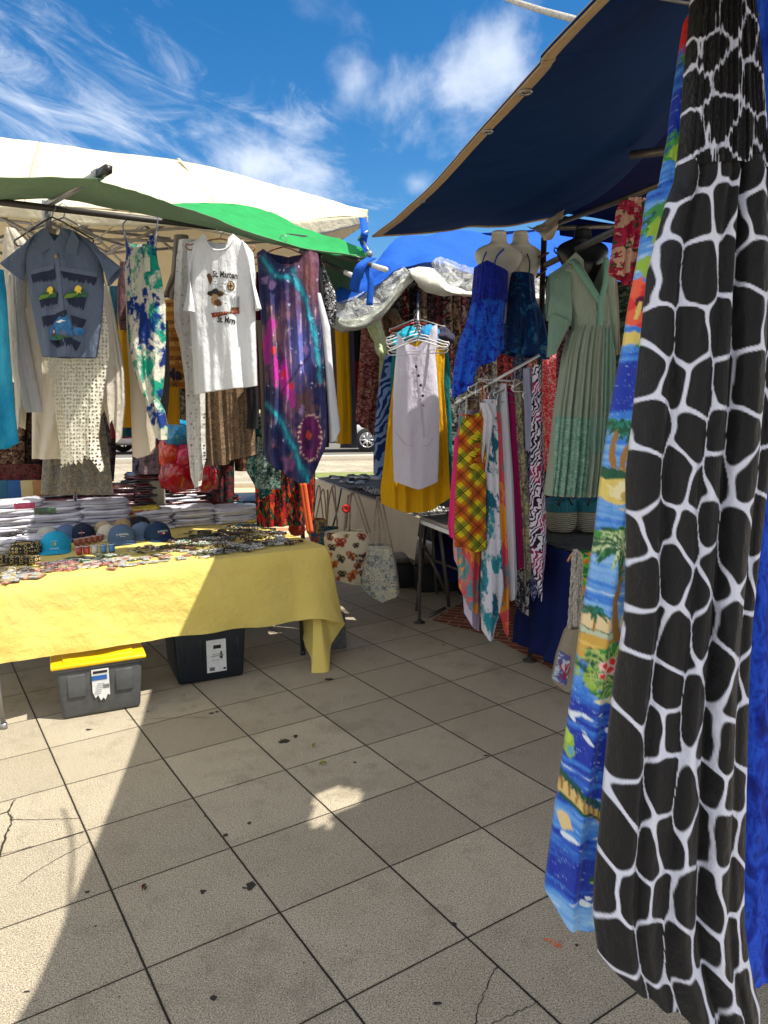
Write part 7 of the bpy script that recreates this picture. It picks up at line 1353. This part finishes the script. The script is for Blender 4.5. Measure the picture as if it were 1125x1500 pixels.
# shot glasses
def cup(px, py, col, label, top=None, h=.045, dz=0):
    c = gpos(px, py, dz); t = thing('shot_glass', label, 'shot glass', c, 'shot glasses beside the turquoise cap'); m = plain('glass_print', C(*col), .25, nsc=50, var=.5, spec=.6)
    MB().lathe([(.016, 0), (.0175, h*.1), (.020, h), (.0185, h), (.0165, h*.2)], c, 18).build('body', m, t); MB().lathe([(.0202, h*.93), (.0206, h*1.0), (.0185, h*1.01)], c, 18, capb=False, capt=False).build('rim', plain('glass_rim', (.6, .62, .65), .15, spec=.8), t)
for i in range(6): cup(113+i*8.6, 799-1.6*i, (176, 100, 76), 'amber shot glass in the back row beside the turquoise cap')
for i, (x, cc_, w_) in enumerate([(116, (176, 60, 60), 'red'), (127, (170, 50, 56), 'red'), (139, (214, 206, 206), 'white and red'), (152, (80, 140, 196), 'blue'), (164, (70, 134, 196), 'blue')]): cup(x, 812-.9*i, cc_, f'{w_} shot glass in the front row beside the turquoise cap', h=.05)
c_ = gpos(139, 807); tag(MB().box(c_+[.0, -.022, .026], (.012, .003, .03), .4).build('price_label', REDI), 'red label on the white shot glass', 'label')
# flat souvenirs, bracelets and bead strings
COLS = [('olive', (96, 104, 66)), ('grey', (130, 132, 134)), ('silver', (190, 194, 200)), ('teal', (40, 110, 120)), ('brown', (96, 70, 50)), ('black', (34, 32, 34)), ('pink', (200, 130, 130)), ('straw', (206, 186, 140)), ('white', (220, 218, 210)), ('green', (70, 130, 80))]
CM = {k: plain('trinket_'+k, C(*c), .35, .15, .6, 120, .7, .5) for k, c in COLS}
pro = {}
def proto(kind, key, where, group):
    k = (kind, key)
    if k not in pro:
        m = MB()
        if kind == 'bracelet': m.torus((0, 0, .004), .030, .0042, 22, 6).torus((0, 0, .010), .029, .003, 22, 5, tilt=.08)
        elif kind == 'magnet': m.box((0, 0, .003), (.055, .036, .006), bev=.0022).box((0, 0, .0066), (.045, .026, .002), m=1)
        elif kind == 'necklace':
            for q in range(20): m.ball((.045*math.cos(q*.314), .028*math.sin(q*.314)+.006*math.sin(q*.9), .006), .0062 if q % 3 else .0085, q % 2, 6)
        elif kind == 'keyring': m.torus((0, 0, .003), .012, .0018, 14, 5).box((.026, 0, .004), (.032, .018, .005), bev=.002, m=1).tube([(.010, 0, .003), (.014, 0, .003)], .001, 4)
        mats = [CM[key], CM[{'olive': 'brown', 'grey': 'white', 'silver': 'white', 'teal': 'brown', 'brown': 'straw', 'black': 'brown', 'pink': 'straw', 'straw': 'pink', 'white': 'silver', 'green': 'white'}[key]]]
        me_o = rawmesh(kind, m.v, m.f, mats, m.m, smooth=m.s, base=(0, 0, 0)); pro[k] = me_o.data; bpy.data.objects.remove(me_o)
    return pro[k]
def scatter(kind, n, quad, keys, where, seed, layers=1):
    r = random.Random(seed); Q = [G(*q, TT+.001) for q in quad]
    for i in range(n):
        key = r.choice(keys); me = proto(kind, key, where, None); u, v = r.random(), r.random(); p = (Q[0]*(1-u)+Q[1]*u)*(1-v)+(Q[3]*(1-u)+Q[2]*u)*v
        o = bpy.data.objects.new(kind, me); SC.collection.objects.link(o); o.location = (p[0], p[1], p[2]+.004*r.randrange(layers)+.0006*(i % 7)); o.rotation_euler = (r.uniform(-.12, .12)*(layers > 1), r.uniform(-.12, .12)*(layers > 1), r.uniform(0, 6.28))
        tag(o, f'{key} {kind} among those {where}', kind, f'{kind}s {where}')
scatter('bracelet', 46, [(4, 846), (150, 830), (168, 822), (0, 830)], ['straw', 'pink', 'brown', 'white', 'grey'], 'spread along the front left edge of the yellow table', 1, 2)
scatter('magnet', 26, [(0, 856), (60, 846), (60, 838), (0, 846)], ['brown', 'pink', 'grey', 'white'], 'at the front left corner of the yellow table', 2)
scatter('magnet', 34, [(160, 835), (290, 816), (286, 805), (170, 822)], ['silver', 'white', 'grey', 'pink', 'olive'], 'laid in rows at the front middle of the table', 3)
scatter('magnet', 26, [(90, 828), (170, 820), (180, 812), (96, 820)], ['olive', 'teal', 'green', 'grey'], 'between the turquoise cap and the bracelets', 4, 2)
scatter('keyring', 34, [(180, 818), (270, 806), (262, 795), (190, 804)], ['olive', 'green', 'grey', 'brown'], 'in front of the navy caps', 5, 2)
scatter('necklace', 22, [(255, 806), (318, 800), (318, 790), (262, 792)], ['green', 'white', 'straw', 'olive'], 'in the sunlit heap in front of the white stacks', 6, 3)
scatter('necklace', 34, [(318, 800), (420, 786), (408, 774), (330, 782)], ['black', 'brown', 'olive', 'grey', 'teal', 'black'], 'in the dark rows at the right end of the yellow table', 7, 3)
scatter('bracelet', 40, [(290, 818), (425, 796), (422, 790), (292, 810)], ['grey', 'silver', 'olive', 'black', 'white'], 'along the front right edge of the yellow table', 8, 2)
scatter('keyring', 30, [(262, 788), (400, 772), (380, 766), (262, 780)], ['brown', 'olive', 'straw', 'grey', 'black'], 'in the back right rows of the yellow table', 9, 2)
scatter('necklace', 12, [(336, 778), (392, 774), (388, 768), (340, 772)], ['teal', 'brown', 'teal'], 'with blue beads at the back right of the table', 10, 2)
scatter('magnet', 34, [(70, 838), (200, 822), (196, 816), (80, 828)], ['straw', 'brown', 'white', 'pink', 'silver'], 'in the front row below the shot glasses', 21)
scatter('keyring', 36, [(190, 812), (330, 800), (322, 794), (196, 804)], ['olive', 'straw', 'black', 'teal', 'silver'], 'between the navy cap and the sunlit heap', 22, 2)
scatter('necklace', 26, [(330, 812), (440, 795), (428, 786), (330, 800)], ['black', 'grey', 'brown', 'silver'], 'nearest the right end of the yellow table', 23, 2)
scatter('bracelet', 30, [(240, 800), (300, 790), (380, 772), (300, 776)], ['brown', 'black', 'olive', 'teal'], 'just in front of the middle stack', 24, 2)
# trinkets on the dark cloth of the middle stall
def cscatter(kind, n, s0, s1, t0, t1, keys, where, seed):
    r = random.Random(seed)
    for i in range(n):
        key = r.choice(keys); me = proto(kind, key, where, None); p = C_(r.uniform(s0, s1), r.uniform(t0, t1), .820); o = bpy.data.objects.new(kind, me); SC.collection.objects.link(o); o.location = tuple(p+[0, 0, .0006*(i % 9)]); o.rotation_euler = (0, 0, r.uniform(0, 6.28)); o.scale = (1.5,)*3
        tag(o, f'{key} {kind} among those {where}', kind, f'{kind}s {where}')
cscatter('bracelet', 46, .05, clen*.95, .05, .95, ['black', 'silver', 'grey', 'white'], 'on the dark cloth of the middle stall', 11); cscatter('necklace', 30, clen*.45, clen*1.05, .04, .35, ['black', 'grey', 'silver'], 'along the front of the dark cloth', 12); cscatter('magnet', 40, 0.05, clen*.7, .1, 1.0, ['silver', 'white', 'grey', 'black'], 'in the shiny rows on the dark cloth', 13)

# ------------------------------------------------------------------ storage tubs and things under the tables
def tub(label, fl, fr_, hgt, depth, ang, mb, ml, lid=True, ribs=True):
    fl, fr_ = np.array(fl), np.array(fr_); e = (fr_-fl)/np.linalg.norm(fr_-fl); n = np.array([-e[1], e[0], 0]); W_ = np.linalg.norm(fr_-fl); c = (fl+fr_)/2+n*depth/2; rz = math.atan2(e[1], e[0])
    t = thing('storage_tub', label, 'storage tub', (c[0], c[1], 0)); MB().box((c[0], c[1], hgt/2+.003), (W_*1.10, depth*1.08, hgt), rz, 0, .018, .90).build('tub', mb, t)
    m = MB(); m.box((c[0], c[1], hgt-.012), (W_*1.15, depth*1.12, .022), rz, 0, .006); m.build('rim', mb, t)
    for k in ((-.3, .3) if ribs else (-.42, -.15, .15, .42)):
        p = c-n*(depth*.5+.004)+e*W_*k; w_ = .09 if ribs else .02; MB().box((p[0], p[1], hgt*.62), (w_, .016, hgt*.42), rz, 0, .006).build('rib', mb, t)
    if lid: MB().box((c[0], c[1], hgt+.006), (W_*1.20, depth*1.16, .022), rz, 0, .008).box((c[0], c[1], hgt+.02), (W_*.9, depth*.9, .012), rz, 0, .005).build('lid', ml, t)
    return t, c, e, n, W_, depth
TG = plain('scuffed_grey_plastic', C(78, 80, 82), .5, nsc=12, var=.35, bump=.15); TBk = plain('black_tub_plastic', C(26, 34, 42), .38, nsc=14, var=.3, bump=.1); YL = plain('yellow_lid', C(236, 190, 10), .4, nsc=16, var=.15)
tb, c, e, n_, W_, dp = tub('grey storage tub with a bright yellow lid and torn label under the table', G(92, 1056), G(207, 1036), .285, .34, 0, TG, YL)
LAB = plain('paper_label', C(214, 216, 216), .6, nsc=40, var=.15)
def label_on(t, c, e, n, dp, hgt, x0, z0, w, h, slope, mat, name='label', d=.012, torn=False):
    o = c-n*(dp/2)+e*x0; up = np.array([0, 0, 1])*1-n*slope; P = []
    pts = [(-w/2, 0), (w/2, 0), (w/2, h), (-w/2, h)]
    if torn: pts = [(-w/2, .03), (-w*.35, -.004), (-w*.2, .012), (-w*.05, -.022), (w*.1, -.006), (w*.22, -.02), (w*.36, .01), (w/2, .004), (w/2, h), (-w/2, h)]
    return rawmesh(name, [o+e*a+up*(z0+b)-n*d for a, b in pts], [tuple(range(len(pts)))], mat, parent=t, smooth=False)
label_on(tb, c, e, n_, dp, .28, .0, .10, .085, .155, .055, LAB, d=.004, torn=True); label_on(tb, c, e, n_, dp, .28, -.005, .195, .075, .026, .055, plain('label_blue', C(40, 90, 160), .6), 'label_print', .006)
for k in range(6): label_on(tb, c, e, n_, dp, .28, -.02+.004*k, .118+.011*k, .034, .003, .055, GRI, 'label_print', .006)
for k in range(7): label_on(tb, c, e, n_, dp, .28, .012+.0045*k, .145, .002, .024, .055, INK, 'label_print', .006)
label_on(tb, c, e, n_, dp, .28, -.0, .232, .07, .014, .055, INK, 'label_print', .006)
tb2, c, e, n_, W_, dp = tub('dark navy storage tub with a white label, right of the yellow-lidded tub', G(262, 1006), G(358, 990), .33, .42, 0, TBk, TBk, False, False)
label_on(tb2, c, e, n_, dp, .33, .03, .055, .115, .20, .055, LAB, d=.002); label_on(tb2, c, e, n_, dp, .33, .035, .20, .045, .022, .055, INK, 'label_print', .004); label_on(tb2, c, e, n_, dp, .33, .035, .165, .06, .004, .055, GRI, 'label_print', .004); label_on(tb2, c, e, n_, dp, .33, .035, .152, .075, .006, .055, GRI, 'label_print', .004)
for k in range(3): label_on(tb2, c, e, n_, dp, .33, .01+.025*k, .128, .016, .004, .055, GRI, 'label_print', .004)
for k in range(6): label_on(tb2, c, e, n_, dp, .33, -.01+.005*k, .065, .003, .022, .055, INK, 'label_print', .004)
label_on(tb2, c, e, n_, dp, .33, .075, .066, .014, .012, .055, INK, 'label_print', .004)
a_ = G(470, 960); o = thing('concrete_block', 'rough grey concrete block behind the hanging corner of the yellow cloth', 'block', a_); MB().box(G(482, 952)+[-.02, .10, .12], (.20, .22, .24), .4, 0, .01).build('block', plain('rough_grey_block', C(104, 102, 104), .95, nsc=60, var=.5, bump=.8), o)
# crates beneath the middle stall
BKD = plain('black_crate', (.012, .012, .016), .5)
def crate(px, py, w, d, h, rz, lb, m=BKD, ex=None):
    c = G(px, py)+[0, d/2, 0]; t = thing('crate', lb, 'crate', c); MB().box(c+[0, 0, h/2], (w, d, h), rz, 0, .012, .93).build('tub', m, t); MB().box(c+[0, 0, h+.008], (w*1.06, d*1.06, .02), rz, 0, .005).build('lid', ex or m, t)
crate(640, 868, .42, .4, .24, .1, 'black crate with a dark lid under the middle table'); crate(705, 872, .40, .4, .20, .0, 'navy crate on the ground behind the crowded rack', plain('navy_crate', C(22, 30, 54), .5))
crate(590, 862, .34, .34, .22, .1, 'black crate just right of the map-print tote'); crate(760, 850, .5, .4, .34, .1, 'dark crate behind the hems of the crowded rack')
c = G(640, 868)+[0, .2, .27]; o = thing('pink_box', 'small pink box lying on the black crate under the middle table', 'box', c); MB().box(c+[.05, -.05, .03], (.10, .12, .05), .2, 0, .004).build('body', plain('pink_card', C(190, 60, 90), .6), o)
o, _ = sheet('blue_bundle', [[(640, 770, 6.2), (690, 764, 6.2), (760, 772, 6.0)], [(636, 810, 6.0), (690, 806, 5.8), (760, 812, 5.7)], [(640, 850, 6.1), (690, 850, 6.0), (760, 852, 5.9)]], nvm, 40, 30, .01, .03, 9, 160); tag(o, 'heap of dark blue cloth stored under the middle table', 'cloth')
o, _ = sheet('backdrop_cloth', [[C_(-.2, 1.3, 1.0), C_(clen*.5, 1.35, 1.0), C_(clen+2.5, 1.3, 1.0)], [C_(-.2, 1.3, .02), C_(clen*.5, 1.4, .02), C_(clen+2.5, 1.3, .02)]], solid(22, 22, 28, seed=20), 60, 20, .004, .03, 5, 161, world=True); tag(o, 'black cloth skirt closing the back of the middle stall', 'cloth')
# litter
m = MB(); q = G(812, 1385)
m.tube(cr(np.array([G(797, 1378)+[0, 0, .004], G(806, 1381)+[0, 0, .010], G(815, 1388)+[0, 0, .006]]), 12), .0022, 6)
for k in (-1, 0, 1): m.tube([G(815, 1388)+[0, 0, .006], G(823+k, 1386+k*5)+[0, 0, .005]], .0013, 5)
tag(m.build('plastic_fork', plain('orange_plastic', C(226, 96, 50), .4)), 'small orange plastic fork lying on the paving in front of the long dresses', 'fork')
def leaf(px, py, s, col, lb, rz):
    c = G(px, py); V = []; n = 9
    for i in range(n):
        t_ = i/(n-1); wv = s*.28*math.sin(math.pi*t_)**.8
        for k in (-1, 0, 1): x, y = s*(t_-.5), k*wv; V.append((c[0]+x*math.cos(rz)-y*math.sin(rz), c[1]+x*math.sin(rz)+y*math.cos(rz), .004+.006*abs(k)+.004*math.sin(3*t_)))
    tag(MB().add(V, gridfaces(3, n).tolist()).build('leaf', plain('leaf_'+lb.split()[0], C(*col), .6)), lb, 'leaf')
leaf(473, 1120, .035, (120, 130, 30), 'yellow-green dead leaf on the paving beyond the bright patch', .4); leaf(460, 1094, .03, (150, 130, 50), 'ochre leaf scrap two tiles beyond the bright patch', 1.2); leaf(211, 1302, .026, (90, 30, 20), 'red-brown leaf on the paving at the left', 1.5)
leaf(845, 1045, .03, (160, 160, 150), 'pale scrap of paper below the rope-handled bag', .3)

# ------------------------------------------------------------------ back of the left stall
BKL = [('tapestry_cloth', 'tapestry', 'dark brown tapestry cloth at the far left behind the cream cardigan', [(560, -30, 36), (715, -30, 36)], 6.0, cells([(70, 44, 34), (120, 90, 70), (40, 26, 26), (150, 126, 100)], 26, seed=40)),
 ('lace_curtain', 'cloth', 'black cloth with brown pattern between the cardigan and the kimono', [(500, 24, 62), (716, 26, 62)], 6.1, cells([(24, 20, 24), (60, 40, 30), (90, 70, 60)], 24, seed=41)),
 ('maroon_throw', 'throw', 'maroon woven throw hanging low at the far left', [(680, -30, 60), (718, -30, 62)], 5.8, cells([(110, 40, 44), (60, 26, 30), (90, 60, 50)], 40, seed=42)),
 ('plum_skirt', 'skirt', 'plum coloured skirt beside the cream kimono', [(470, 144, 172), (560, 146, 176), (705, 148, 166)], 6.2, cells([(60, 46, 52), (90, 80, 80), (40, 30, 38)], 36, seed=43)),
 ('red_wrap', 'wrap', 'dark red wrap edge above the sunlit gap', [(560, 160, 200), (642, 160, 200)], 5.2, solid(110, 16, 36, seed=30)),
 ('lettered_bag', 'bag', 'mauve printed cloth bag below the cream trouser leg', [(655, 204, 238), (694, 204, 240)], 5.6, cells([(120, 100, 106), (90, 74, 82), (140, 120, 124)], 50, seed=44)),
 ('black_coat', 'coat', 'black coat behind the charcoal skirt', [(460, 228, 270), (700, 230, 262)], 5.6, solid(30, 26, 30, seed=31)),
 ('olive_shawl', 'shawl', 'dark olive shawl behind the lettered towel', [(440, 262, 290), (690, 262, 292)], 5.5, cells([(50, 44, 34), (90, 80, 60), (30, 26, 22)], 30, seed=45)),
 ('floral_wrap', 'wrap', 'dark green wrap right of the red parcels', [(580, 308, 343), (735, 310, 343)], 5.9, cells([(30, 50, 44), (110, 30, 40), (20, 26, 30)], 28, seed=46)),
 ('brown_curtain', 'cloth', 'dark brown cloth hanging behind the white T-shirt', [(440, 284, 386), (650, 290, 372)], 6.0, cells([(60, 46, 40), (40, 30, 28), (84, 66, 54)], 22, seed=47)),
 ('grey_tunic', 'tunic', 'grey tunic behind the denim shirt', [(400, 40, 150), (640, 50, 150)], 5.0, solid(120, 112, 104, seed=32)),
 ('teal_scarf', 'scarf', 'teal scarf far behind the maroon dress', [(440, 352, 392), (600, 356, 384)], 5.8, solid(26, 70, 80, seed=33)),
 ('rust_dress', 'dress', 'rust brown dress behind the black camisole', [(430, 330, 380), (690, 344, 372)], 6.4, cells([(90, 50, 36), (60, 36, 30), (120, 84, 60)], 26, seed=48)),
 ('brown_dress', 'dress', 'dark brown dress behind the white long sleeve', [(460, 440, 484), (640, 444, 478)], 6.0, solid(56, 44, 42, seed=34)),
 ('tan_skirt', 'skirt', 'tan patterned skirt far back under the blue roof', [(470, 478, 560), (610, 480, 540)], 7.4, TAN1),
 ('black_curtain', 'cloth', 'black cloth behind the printed scarves', [(410, 560, 800), (700, 560, 800)], 7.2, solid(34, 30, 34, seed=35)),
 ('umber_curtain', 'cloth', 'umber cloth at the far right behind the green dress', [(400, 780, 1010), (720, 780, 1010)], 7.4, cells([(50, 44, 40), (80, 60, 54), (36, 34, 36)], 14, seed=49))]
for i, (nm, ct_n, lb, rows, Y_, mt) in enumerate(BKL): gm(nm, ct_n, lb, rows, Y_, mt, seed=200+i, folds=4, nx=34)
LOW = [(70, (96, 60, 50), 'russet'), (92, (60, 66, 60), 'slate green'), (116, (120, 96, 80), 'brown'), (138, (70, 40, 50), 'wine'), (206, (90, 84, 100), 'mauve grey'), (222, (40, 70, 80), 'petrol'), (240, (110, 30, 44), 'crimson'), (284, (70, 30, 40), 'oxblood'), (300, (40, 60, 56), 'bottle green'), (322, (30, 30, 40), 'ink black'), (60, (130, 110, 90), 'oatmeal'), (150, (50, 50, 60), 'graphite')]
for i, (x, c, w_) in enumerate(LOW): gm('hanging_skirt', 'skirt', f'{w_} patterned skirt in the low back row behind the folded shirts', [(590, x-12, x+13), (728+(i % 3)*3, x-14, x+15)], 6.35+.04*(i % 3), cells([c, tuple(v*.6 for v in c), tuple(min(255, v*1.5+20) for v in c)], 30+i, seed=50+i), seed=240+i, group='skirts in the low back row')
bar('hanging_rail', [(-60, 440, 6.1), (400, 430, 6.2)], .014, DARK_STEEL, 'rear rail of the left stall carrying the back row of clothes', 'rail')
bt_ = thing('rear_table', 'low display table at the back of the left stall', 'table', (-2.6, 6.3, 0)); MB().box((-2.5, 6.5, .80), (3.0, .7, .03), .1, 0, .005).build('tabletop', BLACK_PL, bt_)
for dx in (-1.35, 1.3):
    for dy in (-.25, .25): MB().tube([(-2.5+dx, 6.5+dy, .79), (-2.5+dx, 6.5+dy, 0)], .016, 8).build('leg', DARK_STEEL, bt_)
for i, (x, c, lb) in enumerate([(5, (20, 90, 120), 'teal board'), (26, (20, 80, 140), 'bright blue board'), (45, (190, 170, 120), 'sand yellow board'), (62, (160, 110, 60), 'orange-brown board'), (190, (40, 60, 60), 'dark green box'), (212, (10, 90, 100), 'teal box'), (232, (150, 140, 120), 'beige box')]):
    c_ = D(x, 736, 5.7); o = thing('display_box', f'{lb} standing low behind the shirt stacks', 'box', c_); MB().box(c_+[0, 0, .08], (.11, .06, .19), .1, 0, .006).build('body', plain('card_'+lb.split()[0], C(*c), .6), o)
RP = {k: plain('glossy_'+k, C(*c), .22, nsc=10, var=.5, bump=.8, spec=.7, coat=.6, trans=.25) for k, c in dict(red=(200, 20, 44), orange=(240, 70, 30), cyan=(30, 160, 220), pink=(230, 60, 110)).items()}
for i, (x0, y0, x1, y1, k, lb) in enumerate([(244, 625, 276, 648, 'cyan', 'cyan plastic-wrapped parcel above the red ones behind the lace shawl'), (244, 650, 258, 676, 'orange', 'orange plastic-wrapped parcel beside the red ones'), (258, 650, 278, 682, 'pink', 'pink-red glossy parcel right of the orange one'), (244, 676, 278, 710, 'red', 'large crimson glossy parcel behind the lace shawl'), (292, 680, 310, 712, 'red', 'crimson glossy parcel between the shawl and the brown skirt')]):
    xm, ym = (x0+x1)/2, (y0+y1)/2; o, _ = sheet('wrapped_parcel', [[(x0, y0, 5.35), (xm, y0-2, 5.28), (x1, y0, 5.35)], [(x0-1, ym, 5.3), (xm, ym, 5.18), (x1+1, ym, 5.3)], [(x0, y1, 5.35), (xm, y1+2, 5.28), (x1, y1, 5.35)]], RP[k], 26, 26, .05, .02, 26, 220+i); tag(o, lb, 'parcel')
tag(MB().tube([D(312, 676, 5.3), D(312, 715, 5.3)], .014, 6).build('orange_pole', plain('orange_paint', C(226, 80, 30), .5)), 'short orange upright right of the crimson parcel', 'pole')

# ------------------------------------------------------------------ beyond the market
def car(x, y, z, rz, col, label, kindn='parked_car'):
    t = thing(kindn, label, 'car', (x, y, z), 'cars parked along the road'); body = plain('car_paint', col, .25, .3, .6, 6, .05, 0, coat=.6); gl = plain('car_glass', (.03, .04, .05), .08, 0, .8); ty = plain('tyre', (.02, .02, .02), .8); rm_ = plain('alloy', (.6, .6, .62), .3, .8)
    R2 = Matrix.Rotation(rz, 3, 'Z')
    def X(p): v = R2 @ Vector(p); return (v.x+x, v.y+y, v.z+z)
    sec = [(-2.12, .45, .62, .70), (-2.05, .30, .86, .82), (-1.7, .26, .98, .86), (-1.0, .24, 1.0, .88), (0, .23, .98, .89), (.9, .24, .95, .88), (1.6, .26, .86, .86), (2.0, .30, .74, .80), (2.14, .40, .58, .66)]
    V = []; n = 10
    for sx_, zb, zt, wv in sec:
        for q in range(n*2):
            a = 2*math.pi*q/(n*2); V.append(X((sx_, wv*math.copysign(abs(math.cos(a))**.35, math.cos(a)), (zb+zt)/2+(zt-zb)/2*math.copysign(abs(math.sin(a))**.5, math.sin(a)))))
    N2 = n*2; Fc = [(i*N2+q, i*N2+(q+1) % N2, (i+1)*N2+(q+1) % N2, (i+1)*N2+q) for i in range(len(sec)-1) for q in range(N2)]+[tuple(range(N2))[::-1], tuple((len(sec)-1)*N2+q for q in range(N2))]
    MB().add(V, Fc).build('body', body, t)
    roof = [(-1.75, .92, .74), (-1.3, 1.36, .64), (-.4, 1.46, .62), (.35, 1.42, .62), (1.0, .93, .74)]; V = [X((a, s*w_, b)) for a, b, w_ in roof for s in (-1, 1)]
    MB().add(V, [(i*2, i*2+1, i*2+3, i*2+2) for i in range(4)]).build('roof', body, t)
    for s in (-1, 1):
        P = [X((a, s*(w_+.005), b-.03)) for a, b, w_ in roof]; MB().poly(P if s > 0 else P[::-1]).build('side_window', gl, t)
        for wx in (-1.3, 1.35):
            c = X((wx, s*.84, .32)); w_ = MB(); prof = [(.20, -.1), (.31, -.1), (.33, -.06), (.33, .06), (.31, .1), (.20, .1)]
            V = []; nn = 24
            for r_, h_ in prof:
                for q in range(nn): a = 2*math.pi*q/nn; V.append(X((wx+r_*math.cos(a), s*.80+h_*s, .33+r_*math.sin(a))))
            wo = MB().add(V, [(i*nn+q, i*nn+(q+1) % nn, (i+1)*nn+(q+1) % nn, (i+1)*nn+q) for i in range(5) for q in range(nn)]).build('wheel', ty, t)
            m = MB()
            for q in range(8):
                a = q*math.pi/4; m.tube([X((wx, s*.885, .33)), X((wx+.2*math.cos(a), s*.885, .33+.2*math.sin(a)))], .025, 5)
            m.tube([X((wx+.2*math.cos(a), s*.885, .33+.2*math.sin(a))) for a in np.linspace(0, 6.283, 24)], .02, 5, closed=True); m.build('rim', rm_, wo)
    for s in (-1, 1): MB().box(X((2.08, s*.6, .66)), (.12, .28, .14), rz, 0, .02).build('headlight', plain('lamp_glass', (.7, .72, .75), .1), t)
    return t
wc = D(538, 645, 20.0); car(wc[0]-1.35, 20.8, gz(20)+.01, 0, (.62, .63, .65), 'silver car parked beyond the road, seen under the mustard trousers')
car(-6.5, 21.2, gz(20)+.01, 0, (.5, .5, .52), 'grey car further left on the far side of the road'); car(8.5, 20.9, gz(20)+.01, math.pi, (.12, .02, .02), 'dark red car far right beyond the stalls')
def house(x, y, w_, d_, h_, col, rc, label, nwin=3):
    z = .45; t = thing('building', label, 'building', (x, y, z)); wall = plain('painted_wall', C(*col), .85, nsc=1.5, var=.15); rf_ = plain('roof_tin', C(*rc), .6, nsc=3, var=.2); gl = plain('window_glass', (.05, .07, .09), .1, spec=.8); fr_ = plain('window_trim', (.7, .7, .68), .6)
    MB().box((x, y, z+h_/2), (w_, d_, h_), bev=.01).build('wall', wall, t)
    a, b, e_ = w_/2+.4, d_/2+.4, z+h_
    MB().add([(x-a, y-b, e_), (x+a, y-b, e_), (x+a, y+b, e_), (x-a, y+b, e_), (x-a*.5, y, e_+1.3), (x+a*.5, y, e_+1.3)], [(0, 1, 5, 4), (2, 3, 4, 5), (1, 2, 5), (3, 0, 4), (3, 2, 1, 0)], 0, False).build('roof', rf_, t)
    for k in range(nwin):
        wx = x-w_/2+w_*(k+.5)/nwin
        for fl in range(max(1, int(h_//2.9))):
            zc = z+1.6+fl*2.9; f = MB().box((wx, y-d_/2-.03, zc), (1.1, .06, 1.3), bev=.005).build('window', fr_, t); MB().box((wx, y-d_/2-.066, zc), (.94, .02, 1.14)).build('pane', gl, f)
    MB().box((x+w_*.12, y-d_/2-.03, z+1.05), (.95, .07, 2.1), bev=.005).build('door', plain('door_paint', C(120, 60, 40), .6), t)
hc = D(178, 655, 30); house(hc[0], 31, 5, 5, 2.6, (238, 226, 196), (230, 150, 60), 'small cream kiosk with an orange roof, seen in the gap behind the kimono', 2)
house(-27, 40, 14, 8, 5.9, (226, 206, 170), (150, 70, 50), 'two-storey cream building with a red-brown roof far left', 5); house(2, 44, 16, 9, 5.9, (220, 214, 204), (120, 122, 126), 'two-storey pale building with a grey roof far behind the middle stall', 5); house(25, 42, 13, 8, 3.1, (196, 214, 210), (180, 84, 60), 'single-storey mint building with a terracotta roof far right', 4)
def tree(x, y, h_, r_, seed, label):
    rr = np.random.RandomState(seed); z = .45; t = thing('tree', label, 'tree', (x, y, z)); m = MB(); m.tube([(x, y, z), (x+.1, y, z+h_*.3), (x-.05, y+.1, z+h_*.6)], [.22, .16, .1], 8)
    for k in range(6): a = k*1.05; m.tube([(x, y, z+h_*.35), (x+r_*.6*math.cos(a), y+r_*.6*math.sin(a), z+h_*.7)], [.08, .02], 6)
    m.build('trunk', plain('bark', C(110, 92, 72), .9, nsc=8), t); n = 2600; cl = rr.randn(26, 3); cl = cl/np.linalg.norm(cl, axis=1, keepdims=True)*rr.uniform(.35, 1, (26, 1))*[r_, r_, r_*.7]; V = []; Fc = []
    for i in range(n):
        c = cl[rr.randint(26)]+rr.randn(3)*r_*.2+[x, y, z+h_*.72]; a = rr.randn(3); a /= np.linalg.norm(a); b = np.cross(a, rr.randn(3)); b /= np.linalg.norm(b); s = rr.uniform(.08, .2); k = len(V); V += [c-a*s, c+b*s*.5, c+a*s, c-b*s*.5]; Fc.append((k, k+1, k+2, k+3))
    MB().add(V, Fc, 0, False).build('crown', plain('foliage', (.05, .10, .025), .6, nsc=.8, var=.5, trans=.25), t)
tree(-12, 29, 5.5, 2.2, 1, 'round leafy tree beyond the road on the left'); tree(12, 30, 6, 2.4, 2, 'round leafy tree beyond the road on the right'); tree(-3.8, 34, 5, 2, 3, 'small tree beside the kiosk beyond the road')
